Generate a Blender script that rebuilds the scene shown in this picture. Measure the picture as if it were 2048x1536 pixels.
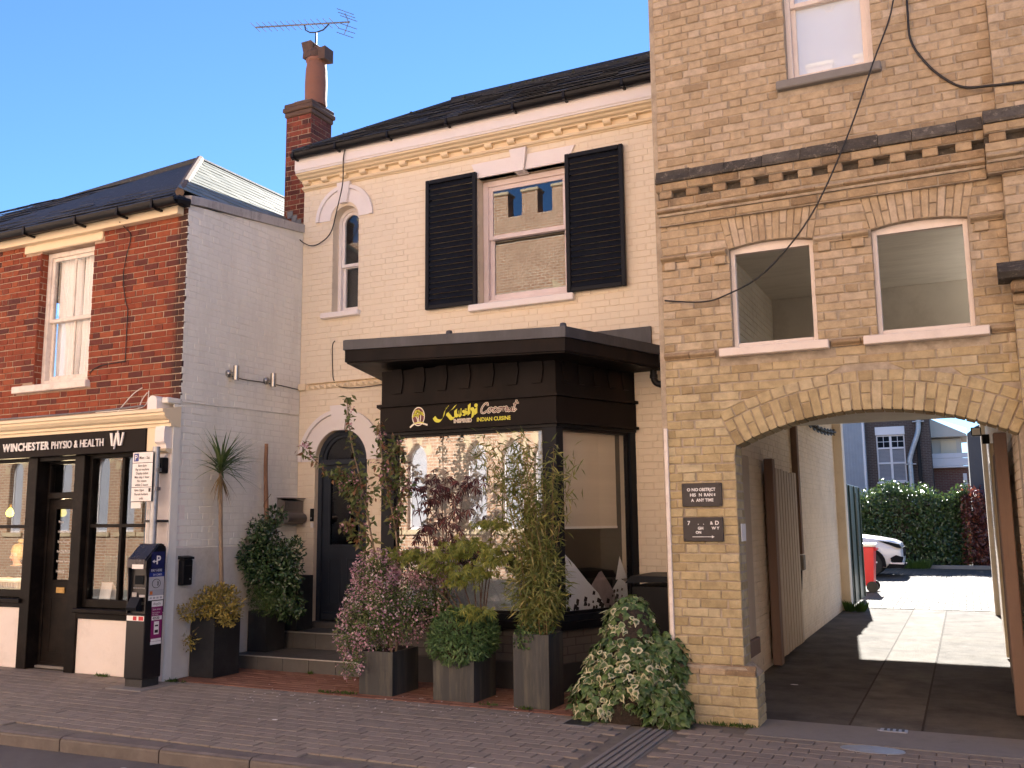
import bpy, bmesh, math, random
from math import sin, cos, pi, radians, atan2, sqrt, hypot
from mathutils import Vector, Matrix

for _o in list(bpy.data.objects):
    bpy.data.objects.remove(_o, do_unlink=True)
SC = bpy.context.scene
COL = SC.collection
RND = random.Random(11)

# ------------------------------------------------------------------ camera
F_PX = 1857.0                       # focal length in pixels of a 2048 wide picture
YAW, PITCH, ROLL = radians(25.73), radians(8.336), radians(-0.5775)
EYE = Vector((0, 0, 1.65))
_f = Vector((-sin(YAW) * cos(PITCH), cos(YAW) * cos(PITCH), sin(PITCH)))
_r0 = Vector((cos(YAW), sin(YAW), 0)); _u0 = _r0.cross(_f)
CR = _r0 * cos(ROLL) + _u0 * sin(ROLL); CU = CR.cross(_f); CF = _f
cam_data = bpy.data.cameras.new('camera'); cam = bpy.data.objects.new('camera', cam_data); COL.objects.link(cam)
cam_data.sensor_width = 36.0; cam_data.lens = F_PX / 2048 * 36; cam_data.clip_start = 0.05; cam_data.clip_end = 3000
cam.matrix_world = Matrix(((CR.x, CU.x, -CF.x, EYE.x), (CR.y, CU.y, -CF.y, EYE.y), (CR.z, CU.z, -CF.z, EYE.z), (0, 0, 0, 1)))
SC.camera = cam

# ------------------------------------------------------------------ sky, sun, exposure
SUN_EL, SUN_AZ = radians(29.0), radians(-6.5)      # azimuth from +Y towards +X
W = bpy.data.worlds.new('World'); SC.world = W; W.use_nodes = True
_n = W.node_tree.nodes; _bg = _n['Background']
_sky = _n.new('ShaderNodeTexSky'); _sky.sky_type = 'NISHITA'; _sky.sun_disc = False
_sky.sun_elevation = SUN_EL; _sky.sun_rotation = SUN_AZ
_sky.altitude = 2500; _sky.air_density = 1.25; _sky.dust_density = 0.0; _sky.ozone_density = 9.0
W.node_tree.links.new(_sky.outputs[0], _bg.inputs[0]); _bg.inputs[1].default_value = 0.052
sun_data = bpy.data.lights.new('sun', 'SUN'); sun_data.energy = 5.0; sun_data.angle = radians(0.5); sun_data.color = (1, 0.95, 0.88)
sun = bpy.data.objects.new('sun', sun_data); COL.objects.link(sun)
sdir = Vector((sin(SUN_AZ) * cos(SUN_EL), cos(SUN_AZ) * cos(SUN_EL), sin(SUN_EL)))
sun.location = sdir * 60; sun.rotation_euler = (-sdir).to_track_quat('-Z', 'Y').to_euler()
SC.view_settings.view_transform = 'Standard'; SC.view_settings.look = 'None'
SC.view_settings.exposure = 2.38; SC.view_settings.gamma = 1.0; SC.view_settings.use_curve_mapping = False
SC.render.engine = 'CYCLES'
SC.cycles.use_denoising = True
SC.cycles.max_bounces = 10; SC.cycles.diffuse_bounces = 5; SC.cycles.glossy_bounces = 4
SC.cycles.transmission_bounces = 6; SC.cycles.transparent_max_bounces = 16
SC.cycles.caustics_reflective = True; SC.cycles.blur_glossy = 0.5; SC.cycles.sample_clamp_indirect = 6.0

# ------------------------------------------------------------------ helpers
def to_px(p):
    v = Vector(p) - EYE; d = v.dot(CF)
    if d < 0.1: return None
    return (1024 + F_PX * v.dot(CR) / d, 768 - F_PX * v.dot(CU) / d, d)

WL = {}                                             # world translation of every empty
def thing(name, label, cat, loc=(0, 0, 0), group=None, parent=None):
    o = bpy.data.objects.new(name, None); COL.objects.link(o); o.empty_display_size = .1
    o.location = loc; WL[o] = Vector(loc)
    if label: o['label'] = label
    if cat: o['category'] = cat
    if group: o['group'] = group
    if parent is not None:
        o.parent = parent; o.location = Vector(loc) - WL.get(parent, Vector())
    return o
def tag(o, label=None, cat=None, group=None, kind=None):
    for k, v in (('label', label), ('category', cat), ('group', group), ('kind', kind)):
        if v: o[k] = v
    return o
def attach(o, parent):
    if parent is not None:
        o.parent = parent; o.matrix_parent_inverse = Matrix.Translation(-WL.get(parent, Vector()))

class MB:
    """collects faces in world coordinates; build() links them as one mesh object"""
    def __init__(s): s.v = []; s.f = []; s.c = []
    def add(s, vs, fs, cols=None):
        n = len(s.v); s.v += [tuple(v) for v in vs]; s.f += [tuple(i + n for i in f) for f in fs]
        if cols: s.c += cols
        return s
    def box(s, x0, x1, y0, y1, z0, z1, b=0.0):
        if x0 > x1: x0, x1 = x1, x0
        if y0 > y1: y0, y1 = y1, y0
        if z0 > z1: z0, z1 = z1, z0
        b = min(b, (x1 - x0) * .45, (y1 - y0) * .45, (z1 - z0) * .45)
        if b <= 0:
            vs = [(x, y, z) for z in (z0, z1) for y in (y0, y1) for x in (x0, x1)]
            return s.add(vs, [(0, 2, 3, 1), (4, 5, 7, 6), (0, 1, 5, 4), (2, 6, 7, 3), (0, 4, 6, 2), (1, 3, 7, 5)])
        X, Y, Z = (x0, x1), (y0, y1), (z0, z1); vs = []; ix = {}
        for i in (0, 1):
            for j in (0, 1):
                for k in (0, 1):
                    p = (X[i], Y[j], Z[k]); q = (X[i] + (b, -b)[i], Y[j] + (b, -b)[j], Z[k] + (b, -b)[k])
                    for ax in range(3):
                        w = list(q); w[ax] = p[ax]; ix[i, j, k, ax] = len(vs); vs.append(tuple(w))
        fs = []
        for ax in range(3):
            a1, a2 = [a for a in range(3) if a != ax]
            for sd in (0, 1):
                def g(c, d, q=ax):
                    t = [0, 0, 0]; t[ax] = sd; t[a1] = c; t[a2] = d; return ix[t[0], t[1], t[2], q]
                f = [g(0, 0), g(1, 0), g(1, 1), g(0, 1)]
                fs.append(f)
        for ax in range(3):                          # edge chamfers run along ax
            a1, a2 = [a for a in range(3) if a != ax]
            for c in (0, 1):
                for d in (0, 1):
                    def h(e, q):
                        t = [0, 0, 0]; t[ax] = e; t[a1] = c; t[a2] = d; return ix[t[0], t[1], t[2], q]
                    fs.append([h(0, a1), h(1, a1), h(1, a2), h(0, a2)])
        for i in (0, 1):
            for j in (0, 1):
                for k in (0, 1): fs.append([ix[i, j, k, 0], ix[i, j, k, 1], ix[i, j, k, 2]])
        return s.add(vs, fs)
    def prism(s, poly, mapf, a0, a1):
        """poly: 2D outline; mapf(p, a) -> 3D; extruded from a0 to a1"""
        n = len(poly); vs = [mapf(p, a0) for p in poly] + [mapf(p, a1) for p in poly]
        fs = [tuple(range(n)), tuple(range(2 * n - 1, n - 1, -1))] + [(i, (i + 1) % n, n + (i + 1) % n, n + i) for i in range(n)]
        return s.add(vs, fs)
    def tube(s, pts, r, n=8, r1=None, cap=True):
        pts = [Vector(p) for p in pts]; rings = []; m = len(pts)
        t0 = (pts[1] - pts[0]).normalized(); up = Vector((0, 0, 1)) if abs(t0.z) < .9 else Vector((1, 0, 0))
        a = t0.cross(up).normalized()
        base = len(s.v)
        for i, p in enumerate(pts):
            t = ((pts[min(i + 1, m - 1)] - pts[max(i - 1, 0)])).normalized()
            a = (a - t * a.dot(t)).normalized(); b = t.cross(a)
            if isinstance(r, (list, tuple)): rr = r[i]
            else: rr = r if r1 is None else r + (r1 - r) * i / (m - 1)
            for k in range(n):
                q = 2 * pi * k / n; s.v.append(tuple(p + (a * cos(q) + b * sin(q)) * rr))
        for i in range(m - 1):
            for k in range(n):
                k2 = (k + 1) % n
                s.f.append((base + i * n + k, base + i * n + k2, base + (i + 1) * n + k2, base + (i + 1) * n + k))
        if cap:
            s.f.append(tuple(base + k for k in range(n - 1, -1, -1))); s.f.append(tuple(base + (m - 1) * n + k for k in range(n)))
        return s
    def lathe(s, prof, c, n=16, axis='z'):
        base = len(s.v); m = len(prof); c = Vector(c)
        for r, h in prof:
            for k in range(n):
                q = 2 * pi * k / n
                if axis == 'z': p = (r * cos(q), r * sin(q), h)
                elif axis == 'y': p = (r * cos(q), h, r * sin(q))
                else: p = (h, r * cos(q), r * sin(q))
                s.v.append(tuple(c + Vector(p)))
        for i in range(m - 1):
            for k in range(n):
                k2 = (k + 1) % n
                s.f.append((base + i * n + k, base + i * n + k2, base + (i + 1) * n + k2, base + (i + 1) * n + k))
        if prof[0][0] > 1e-6: s.f.append(tuple(base + k for k in range(n - 1, -1, -1)))
        if prof[-1][0] > 1e-6: s.f.append(tuple(base + (m - 1) * n + k for k in range(n)))
        return s
    def quad(s, a, b, c, d): return s.add([a, b, c, d], [(0, 1, 2, 3)])
    def sweep(s, prof, path, closed=False):
        """prof: list of (out, up); path: list of (point, outward unit, up unit)"""
        base = len(s.v); n = len(prof); m = len(path)
        for p, o, u in path:
            for a, b in prof: s.v.append(tuple(Vector(p) + Vector(o) * a + Vector(u) * b))
        for i in range(m if closed else m - 1):
            j = (i + 1) % m
            for k in range(n - 1): s.f.append((base + i * n + k, base + i * n + k + 1, base + j * n + k + 1, base + j * n + k))
        if not closed:
            s.f.append(tuple(base + k for k in range(n))); s.f.append(tuple(base + (m - 1) * n + k for k in range(n - 1, -1, -1)))
        return s
    def build(s, name, mat, parent=None, smooth=False, kind=None, fix=True, solid=None):
        me = bpy.data.meshes.new(name); me.from_pydata(s.v, [], s.f)
        if fix:
            bm = bmesh.new(); bm.from_mesh(me); bmesh.ops.recalc_face_normals(bm, faces=bm.faces); bm.to_mesh(me); bm.free()
        if s.c:
            at = me.attributes.new('tint', 'FLOAT', 'POINT')
            at.data.foreach_set('value', s.c)
        if smooth: me.polygons.foreach_set('use_smooth', [True] * len(me.polygons))
        me.materials.append(mat)
        o = bpy.data.objects.new(name, me); COL.objects.link(o); attach(o, parent)
        if kind: o['kind'] = kind
        if smooth == 'auto':
            me.polygons.foreach_set('use_smooth', [True] * len(me.polygons))
            me.set_sharp_from_angle(angle=radians(40))
        return o

def panel(mb, outer, holes, mapf, a0, a1):
    """flat slab with holes: outline and holes are 2D loops; front at a0, back at a1"""
    bm = bmesh.new(); loops = []
    for lp in [outer] + list(holes):
        vs = [bm.verts.new((p[0], 0, p[1])) for p in lp]
        es = [bm.edges.new((vs[i], vs[(i + 1) % len(vs)])) for i in range(len(vs))]; loops.append((vs, es))
    bmesh.ops.triangle_fill(bm, use_beauty=True, use_dissolve=False, edges=[e for _, es in loops for e in es])
    bm.verts.ensure_lookup_table(); bm.verts.index_update()
    P = [(v.co.x, v.co.z) for v in bm.verts]; T = [[v.index for v in f.verts] for f in bm.faces]
    n = len(P)
    mb.add([mapf(p, a0) for p in P] + [mapf(p, a1) for p in P], T + [[i + n for i in t] for t in T] +
           [(vs[i].index, vs[(i + 1) % len(vs)].index, vs[(i + 1) % len(vs)].index + n, vs[i].index + n) for vs, _ in loops for i in range(len(vs))])
    bm.free(); return mb
XZ = lambda p, a: (p[0], a, p[1])                   # wall facing the street: a is Y
YZ = lambda p, a: (a, p[0], p[1])                   # side wall: a is X
XY = lambda p, a: (p[0], p[1], a)
def rect(x0, x1, z0, z1): return [(x0, z0), (x1, z0), (x1, z1), (x0, z1)]
def arc_pts(cx, cz, r, a0, a1, n): return [(cx + r * cos(a0 + (a1 - a0) * i / n), cz + r * sin(a0 + (a1 - a0) * i / n)) for i in range(n + 1)]
def catmull(pts, k=6):
    pts = [Vector(p) for p in pts]; out = []
    for i in range(len(pts) - 1):
        p0, p1, p2, p3 = pts[max(i - 1, 0)], pts[i], pts[i + 1], pts[min(i + 2, len(pts) - 1)]
        for j in range(k):
            t = j / k
            out.append(0.5 * ((2 * p1) + (p2 - p0) * t + (2 * p0 - 5 * p1 + 4 * p2 - p3) * t * t + (3 * p1 - p0 - 3 * p2 + p3) * t ** 3))
    return out + [pts[-1]]

# ------------------------------------------------------------------ materials
class NT:
    def __init__(s, name):
        s.m = bpy.data.materials.new(name); s.m.use_nodes = True; s.t = s.m.node_tree; s.t.nodes.clear()
        s.out = s.n('ShaderNodeOutputMaterial')
    def n(s, typ, **kw):
        o = s.t.nodes.new(typ)
        for k, v in kw.items(): setattr(o, k, v)
        return o
    def l(s, a, b): s.t.links.new(a, b)
    def pos(s):
        if not hasattr(s, '_p'): s._p = s.n('ShaderNodeNewGeometry')
        return s._p.outputs['Position']
    def noise(s, scale, detail=4, rough=.6, vec=None, out='Fac', stretch=None):
        v = vec or s.pos()
        if stretch:
            m = s.n('ShaderNodeMapping'); m.inputs['Scale'].default_value = stretch; s.l(v, m.inputs[0]); v = m.outputs[0]
        t = s.n('ShaderNodeTexNoise'); t.inputs['Scale'].default_value = scale; t.inputs['Detail'].default_value = detail
        t.inputs['Roughness'].default_value = rough; s.l(v, t.inputs['Vector']); return t.outputs[out]
    def ramp(s, fac, stops, interp='LINEAR'):
        r = s.n('ShaderNodeValToRGB'); r.color_ramp.interpolation = interp; e = r.color_ramp.elements
        while len(e) < len(stops): e.new(0.5)
        for i, (p, c) in enumerate(stops):
            e[i].position = p; e[i].color = (c, c, c, 1) if isinstance(c, (int, float)) else (*c, 1)
        s.l(fac, r.inputs[0]); return r.outputs[0]
    def mix(s, fac, a, b, mode='MIX'):
        m = s.n('ShaderNodeMix', data_type='RGBA', blend_type=mode)
        for sock, v in ((m.inputs[0], fac), (m.inputs[6], a), (m.inputs[7], b)):
            if hasattr(v, 'is_linked'): s.l(v, sock)
            elif isinstance(v, (int, float)): sock.default_value = v if sock == m.inputs[0] else (v, v, v, 1)
            else: sock.default_value = (*v, 1)
        return m.outputs[2]
    def math(s, op, a, b=None, clamp=False):
        m = s.n('ShaderNodeMath', operation=op, use_clamp=clamp)
        for i, v in enumerate((a, b)):
            if v is None: continue
            if hasattr(v, 'is_linked'): s.l(v, m.inputs[i])
            else: m.inputs[i].default_value = v
        return m.outputs[0]
    def rand(s):
        oi = s.n('ShaderNodeObjectInfo'); s.pos()
        return s.math('FRACT', s.math('ADD', oi.outputs['Random'], s._p.outputs['Random Per Island']))
    def axis(s, k):
        x = s.n('ShaderNodeSeparateXYZ'); s.l(s.pos(), x.inputs[0]); return x.outputs[k]
    def band(s, v, a, b):                            # 0 at a, 1 at b
        m = s.n('ShaderNodeMapRange'); m.inputs[1].default_value = a; m.inputs[2].default_value = b; s.l(v, m.inputs[0]); return m.outputs[0]
    def bump(s, h, strength, dist=.01):
        b = s.n('ShaderNodeBump'); b.inputs['Strength'].default_value = strength; b.inputs['Distance'].default_value = dist
        s.l(h, b.inputs['Height']); return b.outputs[0]
    def bsdf(s, col, rough=.6, normal=None, metal=0.0, spec=.5, **kw):
        b = s.n('ShaderNodeBsdfPrincipled')
        if hasattr(col, 'is_linked'): s.l(col, b.inputs['Base Color'])
        else: b.inputs['Base Color'].default_value = (*col, 1)
        if hasattr(rough, 'is_linked'): s.l(rough, b.inputs['Roughness'])
        else: b.inputs['Roughness'].default_value = rough
        b.inputs['Metallic'].default_value = metal; b.inputs['Specular IOR Level'].default_value = spec
        if normal: s.l(normal, b.inputs['Normal'])
        for k, v in kw.items(): b.inputs[k.replace('_', ' ')].default_value = v
        s.l(b.outputs[0], s.out.inputs[0]); return s.m
def sc(c, k): return tuple(min(1, x * k) for x in c)

def plain(name, col, rough=.5, var=.12, scale=6, bump=.15, bscale=60, spec=.5, metal=0, grime=None, gscale=2.5, stretch=None, bdist=.004):
    t = NT(name); n = t.noise(scale, 5, .65, stretch=stretch)
    c = t.mix(t.ramp(n, [(.3, 0.0), (.7, 1.0)]), sc(col, 1 - var), sc(col, 1 + var))
    if grime:
        g = t.ramp(t.noise(gscale, 8, .75, stretch=stretch), [(.48, 0.0), (.72, 1.0)]); c = t.mix(t.math('MULTIPLY', g, grime[1]), c, grime[0])
    nb = t.noise(bscale, 4, .6)
    r = t.math('ADD', t.math('MULTIPLY', t.noise(scale * 2.3, 3), .18), rough - .09, True)
    return t.bsdf(c, r, t.bump(nb, bump, bdist), metal, spec)

def brickmat(name, stops, mottle=.25, soot=None, bump=.5, rough=.88, extra=None, zshift=None):
    """stops: colour of one brick by chance; soot: (colour, noise scale, low, high, amount)"""
    t = NT(name); r = t.rand(); c = t.ramp(r, stops)
    if zshift:                                       # (z0, z1, multiply colour): weathering of the upper or lower storeys
        c = t.mix(t.band(t.math('ADD', t.axis(2), t.math('MULTIPLY', t.noise(1.2, 3), .8)), zshift[0], zshift[1]), c, t.mix(1.0, c, zshift[2], 'MULTIPLY'))
    n = t.noise(14, 6, .7); c = t.mix(t.ramp(n, [(.3, 1.0), (.72, 0.0)]), c, t.mix(1.0, c, (1 - mottle,) * 3, 'MULTIPLY'))
    n2 = t.noise(70, 3, .6); c = t.mix(t.math('MULTIPLY', t.ramp(n2, [(.55, 0.0), (.75, 1.0)]), .35), c, sc(stops[-1][1], 1.25))
    if soot:
        for (sc_, ns, lo, hi, am) in soot:
            g = t.ramp(t.noise(ns, 7, .72), [(lo, 0.0), (hi, 1.0)]); c = t.mix(t.math('MULTIPLY', g, am), c, sc_)
    if extra: c = extra(t, c)
    h = t.math('ADD', t.math('MULTIPLY', t.noise(26, 5, .7), .7), t.math('MULTIPLY', t.noise(130, 3, .6), .3))
    return t.bsdf(c, rough, t.bump(h, bump, .008), 0, .3)

def glassmat(name, tint=(1, 1, 1), boost=1.6, base=.06, rough=.0, dirt=0.0, wob=.0):
    t = NT(name)
    fr = t.n('ShaderNodeFresnel'); fr.inputs[0].default_value = 1.5
    t.pos(); k = t.math('MULTIPLY', t.math('ADD', t.math('MULTIPLY', fr.outputs[0], boost), base, True), t.math('SUBTRACT', 1.0, t._p.outputs['Backfacing']))    # the inner face of the pane adds no second mirror image
    tr = t.n('ShaderNodeBsdfTransparent'); tr.inputs[0].default_value = (*tint, 1)
    gl = t.n('ShaderNodeBsdfGlossy'); gl.inputs['Roughness'].default_value = rough
    if wob:
        b = t.bump(t.noise(1.3, 2, .5), wob, .02); t.l(b, gl.inputs['Normal'])
    mx = t.n('ShaderNodeMixShader'); t.l(k, mx.inputs[0]); t.l(tr.outputs[0], mx.inputs[1]); t.l(gl.outputs[0], mx.inputs[2]); o = mx.outputs[0]
    if dirt:
        df = t.n('ShaderNodeBsdfDiffuse'); df.inputs[0].default_value = (.6, .57, .52, 1); m2 = t.n('ShaderNodeMixShader')
        t.l(t.math('MULTIPLY', t.noise(3, 5, .7), dirt), m2.inputs[0]); t.l(o, m2.inputs[1]); t.l(df.outputs[0], m2.inputs[2]); o = m2.outputs[0]
    t.l(o, t.out.inputs[0]); return t.m
def emit(name, col, k):
    t = NT(name); e = t.n('ShaderNodeEmission'); e.inputs[0].default_value = (*col, 1); e.inputs[1].default_value = k; t.l(e.outputs[0], t.out.inputs[0]); return t.m
def leafmat(name, stops, rough=.45, trans=.35, edge=None, spec=.5):
    t = NT(name); c = t.ramp(t.rand(), stops)
    c = t.mix(t.ramp(t.noise(30, 3), [(.3, 0.0), (.7, .35)]), c, sc(stops[0][1], .7))
    if edge:
        a = t.n('ShaderNodeAttribute', attribute_name='tint'); c = t.mix(t.ramp(a.outputs['Fac'], [(.35, 0.0), (.75, 1.0)]), c, edge)
    b = t.n('ShaderNodeBsdfPrincipled'); t.l(c, b.inputs['Base Color']); b.inputs['Roughness'].default_value = rough; b.inputs['Specular IOR Level'].default_value = spec
    tl = t.n('ShaderNodeBsdfTranslucent'); t.l(c, tl.inputs[0])
    mx = t.n('ShaderNodeMixShader'); mx.inputs[0].default_value = trans; t.l(b.outputs[0], mx.inputs[1]); t.l(tl.outputs[0], mx.inputs[2])
    t.l(mx.outputs[0], t.out.inputs[0]); return t.m

M = {}
M['cream'] = plain('cream_paint', (.775, .68, .53), .62, .05, 2.2, .35, 30, grime=((.56, .46, .33), .30), gscale=2.2, stretch=(1.6, 1.6, .35))
M['cream_joint'] = plain('cream_paint_joint', (.72, .62, .475), .75, .08, 3, .2, 45)
M['grey_paint'] = plain('off_white_paint', (.80, .785, .72), .62, .06, 1.7, .4, 28, grime=((.50, .475, .42), .40), gscale=2.0, stretch=(1.5, 1.5, .4))
M['grey_joint'] = plain('off_white_paint_joint', (.72, .705, .645), .75, .08, 3, .2, 45)
M['render'] = plain('smooth_grey_render', (.58, .56, .52), .7, .1, 1.6, .3, 30, grime=((.22, .19, .15), .5), gscale=1.8)
M['trim'] = plain('white_trim_paint', (.80, .755, .74), .5, .05, 3, .15, 30, grime=((.5, .44, .4), .25), gscale=3)
M['trim_cream'] = plain('cream_trim_paint', (.80, .67, .47), .55, .06, 3, .2, 30, grime=((.5, .38, .25), .3), gscale=3)
M['old_white'] = plain('flaking_white_paint', (.78, .71, .64), .6, .08, 4, .4, 25, grime=((.34, .27, .21), .5), gscale=7)
M['stall'] = plain('white_masonry_paint', (.80, .73, .68), .7, .05, 1.5, .5, 35, grime=((.42, .36, .3), .35), gscale=2.2)
M['black'] = plain('black_gloss_paint', (.010, .010, .012), .4, .3, 4, .1, 40, spec=.15)
M['brown_black'] = plain('faded_black_paint', (.011, .009, .009), .5, .3, 2.5, .2, 40, spec=.08, grime=((.036, .023, .017), .5), gscale=2.2, stretch=(1, 1, .35))
M['sign_brown'] = plain('dark_brown_sign', (.012, .009, .0085), .45, .1, 2, .05, 40, spec=.08)
M['navy'] = plain('slate_blue_black_paint', (.011, .013, .018), .42, .15, 3, .1, 40, spec=.12)
M['door_navy'] = plain('slate_blue_door_paint', (.032, .040, .054), .4, .12, 3, .1, 40, spec=.2)
M['shop_black'] = plain('shopfront_black_paint', (.008, .0065, .006), .4, .25, 3, .12, 40, spec=.1, grime=((.06, .045, .035), .3))
M['lead'] = plain('lead_flashing', (.16, .16, .175), .5, .25, 3, .25, 18, grime=((.32, .32, .33), .5), gscale=5)
M['lead_dark'] = plain('dark_lead', (.040, .043, .054), .5, .3, 3, .3, 14, grime=((.11, .115, .13), .5), gscale=4, stretch=(1, 1, .3))
M['lead_pale'] = plain('weathered_pale_lead', (.42, .41, .41), .6, .2, 3, .35, 14, grime=((.09, .085, .08), .8), gscale=6, stretch=(1, 1, .35))
M['slate'] = brickmat('dark_slate', [(0, (.028, .031, .038)), (.5, (.048, .052, .062)), (1, (.09, .094, .10))], .3, [((.20, .20, .18), 7, .60, .72, .6), ((.26, .26, .24), 24, .60, .68, .7)], .5, .7)
M['slate_pale'] = brickmat('lichened_slate', [(0, (.17, .177, .135)), (.5, (.21, .214, .165)), (1, (.25, .252, .195))], .2, [((.07, .07, .06), 9, .60, .68, .85)], .35, .5)
M['hip'] = plain('mortared_hip_tile', (.17, .115, .08), .85, .25, 9, .8, 30, grime=((.2, .17, .13), .5), gscale=9)
M['moss'] = plain('mossy_ridge', (.055, .06, .04), .95, .4, 12, 1.0, 50, bdist=.02)
M['gutter'] = plain('black_plastic', (.010, .010, .012), .4, .3, 3, .05, 40, spec=.2)
M['alu'] = plain('grey_metal', (.30, .30, .31), .4, .12, 8, .1, 60, metal=.7)
M['steel'] = plain('brushed_steel', (.42, .40, .37), .3, .1, 30, .1, 90, metal=1, stretch=(1, 1, .1))
M['galv'] = plain('galvanised_steel', (.42, .43, .44), .45, .15, 10, .1, 60, metal=.6)
M['cable'] = plain('black_cable', (.012, .011, .011), .5, .2, 6, .0, 40)
M['cable_white'] = plain('white_cable', (.7, .66, .6), .5, .1, 6, .0, 40)
M['timber'] = plain('weathered_brown_timber', (.235, .155, .115), .8, .2, 3, .5, 30, grime=((.12, .08, .06), .5), gscale=3, stretch=(4, 4, .5))
M['timber_cream'] = plain('painted_timber', (.52, .42, .32), .7, .12, 3, .3, 30, grime=((.27, .21, .15), .5), gscale=3, stretch=(3, 3, .4))
M['glass'] = glassmat('window_glass', (.96, .97, .97), 1.8, .01, 0, .0, .0)
M['glass_shop'] = glassmat('clear_shop_glass', (.94, .95, .95), 2.0, .02, 0, .0, .0)
M['glass_bay'] = glassmat('shop_glass', (.85, .87, .86), 2.0, .20, 0, .02, .012)
M['glass_dark'] = glassmat('door_glass', (.35, .37, .4), 1.8, .03, 0, .0, .0)
M['blind'] = plain('woven_blind', (.66, .585, .49), .9, .08, 3, .06, 120, stretch=(.05, .05, 3))
M['blind_white'] = plain('white_blind', (.76, .69, .64), .85, .04, 2, .1, 60)  # pinkish tone chosen after the brick reflected in the panes
M['frost'] = plain('frosted_film', (.80, .83, .90), .8, .03, 1.5, .05, 50)
M['net'] = plain('net_curtain', (.88, .86, .87), .9, .05, 5, .3, 120, stretch=(6, 6, .3))
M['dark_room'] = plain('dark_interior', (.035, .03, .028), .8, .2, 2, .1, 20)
M['teal'] = plain('teal_panelling', (.025, .065, .075), .6, .1, 3, .1, 30)
M['brass'] = plain('brass', (.40, .26, .10), .35, .2, 8, .1, 60, metal=1)
M['white_print'] = plain('white_lettering', (.82, .80, .78), .5, .02, 3, .02, 40)
M['planter'] = plain('zinc_grey_fibre_cement', (.036, .038, .040), .55, .3, 3, .3, 25, grime=((.12, .115, .085), .75), gscale=5, stretch=(2.5, 2.5, .22))
M['planter_dark'] = plain('charcoal_planter', (.013, .015, .019), .5, .2, 3, .15, 30, grime=((.07, .07, .065), .4), gscale=3)
M['soil'] = plain('potting_soil', (.035, .024, .016), .95, .4, 30, 1.0, 60, bdist=.02)
M['step'] = plain('dark_slate_tile', (.085, .082, .08), .5, .2, 4, .15, 30, grime=((.15, .14, .125), .4), gscale=3)
M['nosing'] = plain('metal_step_nosing', (.45, .44, .42), .4, .1, 10, .05, 40, metal=.5)
M['asphalt'] = plain('dark_asphalt', (.10, .092, .09), .8, .25, 2.2, .8, 140, grime=((.105, .098, .09), .6), gscale=1.3, bdist=.004)
M['wet_asphalt'] = plain('worn_asphalt', (.115, .106, .095), .9, .35, 2.6, 1.0, 70, grime=((.165, .15, .125), .8), gscale=1.1, bdist=.010, spec=.08)
M['concrete'] = plain('grey_concrete', (.22, .205, .19), .75, .15, 4, .5, 60, grime=((.08, .075, .065), .5), gscale=4)
M['ground'] = plain('far_ground', (.12, .115, .105), .9, .15, .5, .2, 10)
M['iron'] = plain('cast_iron', (.05, .05, .052), .5, .25, 12, .6, 60, metal=.5)
M['white_wall'] = plain('whitewashed_plaster', (.68, .64, .58), .8, .06, 1.5, .3, 25, grime=((.42, .38, .33), .45), gscale=1.8)
M['sooty_ceiling'] = plain('peeling_ceiling_paint', (.72, .68, .62), .8, .06, 1.6, .3, 20, grime=((.45, .41, .36), .5), gscale=1.2, stretch=(1, 4, 1))
_c = [(0, (.40, .305, .16)), (.12, (.52, .41, .22)), (.4, (.58, .465, .26)), (.62, (.555, .44, .24)), (.85, (.64, .535, .33)), (1, (.48, .37, .20))]
M['yellow'] = brickmat('yellow_stock_brick', _c, .36, [((.22, .165, .105), 1.8, .55, .80, .6), ((.18, .13, .085), 24, .62, .72, .55), ((.70, .61, .45), 11, .62, .74, .45)], 1.0, .92, zshift=(2.9, 4.0, (1.0, .955, 1.12)))
M['yellow_soot'] = brickmat('sooty_yellow_brick', [(0, (.34, .235, .135)), (.5, (.47, .335, .195)), (1, (.56, .42, .26))], .4, [((.11, .085, .065), 4.5, .50, .72, .7)], .8, .9)
M['mossy_stone'] = brickmat('moss_blackened_coping', [(0, (.10, .088, .074)), (1, (.19, .165, .135))], .6, [((.36, .31, .24), 16, .55, .68, .8), ((.04, .036, .032), 7, .5, .65, .8)], 1.0, .95)
M['yellow_mortar'] = plain('old_lime_mortar', (.40, .33, .245), .95, .25, 14, .8, 60, grime=((.22, .175, .125), .65), gscale=3)
def _edge_soot(t, c):                                # black weathering down the corner of the red front
    m = t.band(t.math('ADD', t.axis(0), t.math('MULTIPLY', t.noise(9, 4), .16)), -7.86, -7.76)
    return t.mix(t.math('MULTIPLY', m, .82), c, (.035, .024, .022))
_c = [(0, (.11, .036, .031)), (.14, (.18, .047, .033)), (.35, (.29, .070, .034)), (.6, (.26, .058, .029)), (.85, (.34, .092, .042)), (1, (.22, .044, .026))]
M['red'] = brickmat('red_brick', _c, .3, [((.12, .045, .04), 3.2, .55, .75, .5)], .6, .88, extra=_edge_soot)
M['red_mortar'] = plain('pale_lime_mortar', (.40, .29, .21), .95, .2, 8, .6, 60, grime=((.16, .11, .09), .6), gscale=2.5)
M['chim'] = brickmat('chimney_brick', [(0, (.08, .03, .028)), (.3, (.22, .055, .036)), (.6, (.34, .085, .045)), (.8, (.13, .045, .04)), (1, (.30, .07, .04))], .35, [((.03, .024, .022), 2.6, .5, .7, .8)], .6, .9)
M['terracotta'] = plain('terracotta_pot', (.28, .12, .07), .8, .2, 5, .4, 30, grime=((.10, .06, .045), .6), gscale=5)
M['terra_dark'] = plain('sooty_terracotta', (.12, .068, .045), .85, .25, 6, .5, 30, grime=((.05, .035, .03), .6), gscale=6)
M['bay_brick'] = plain('grey_painted_brick', (.135, .122, .112), .6, .12, 3, .3, 40)
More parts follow.
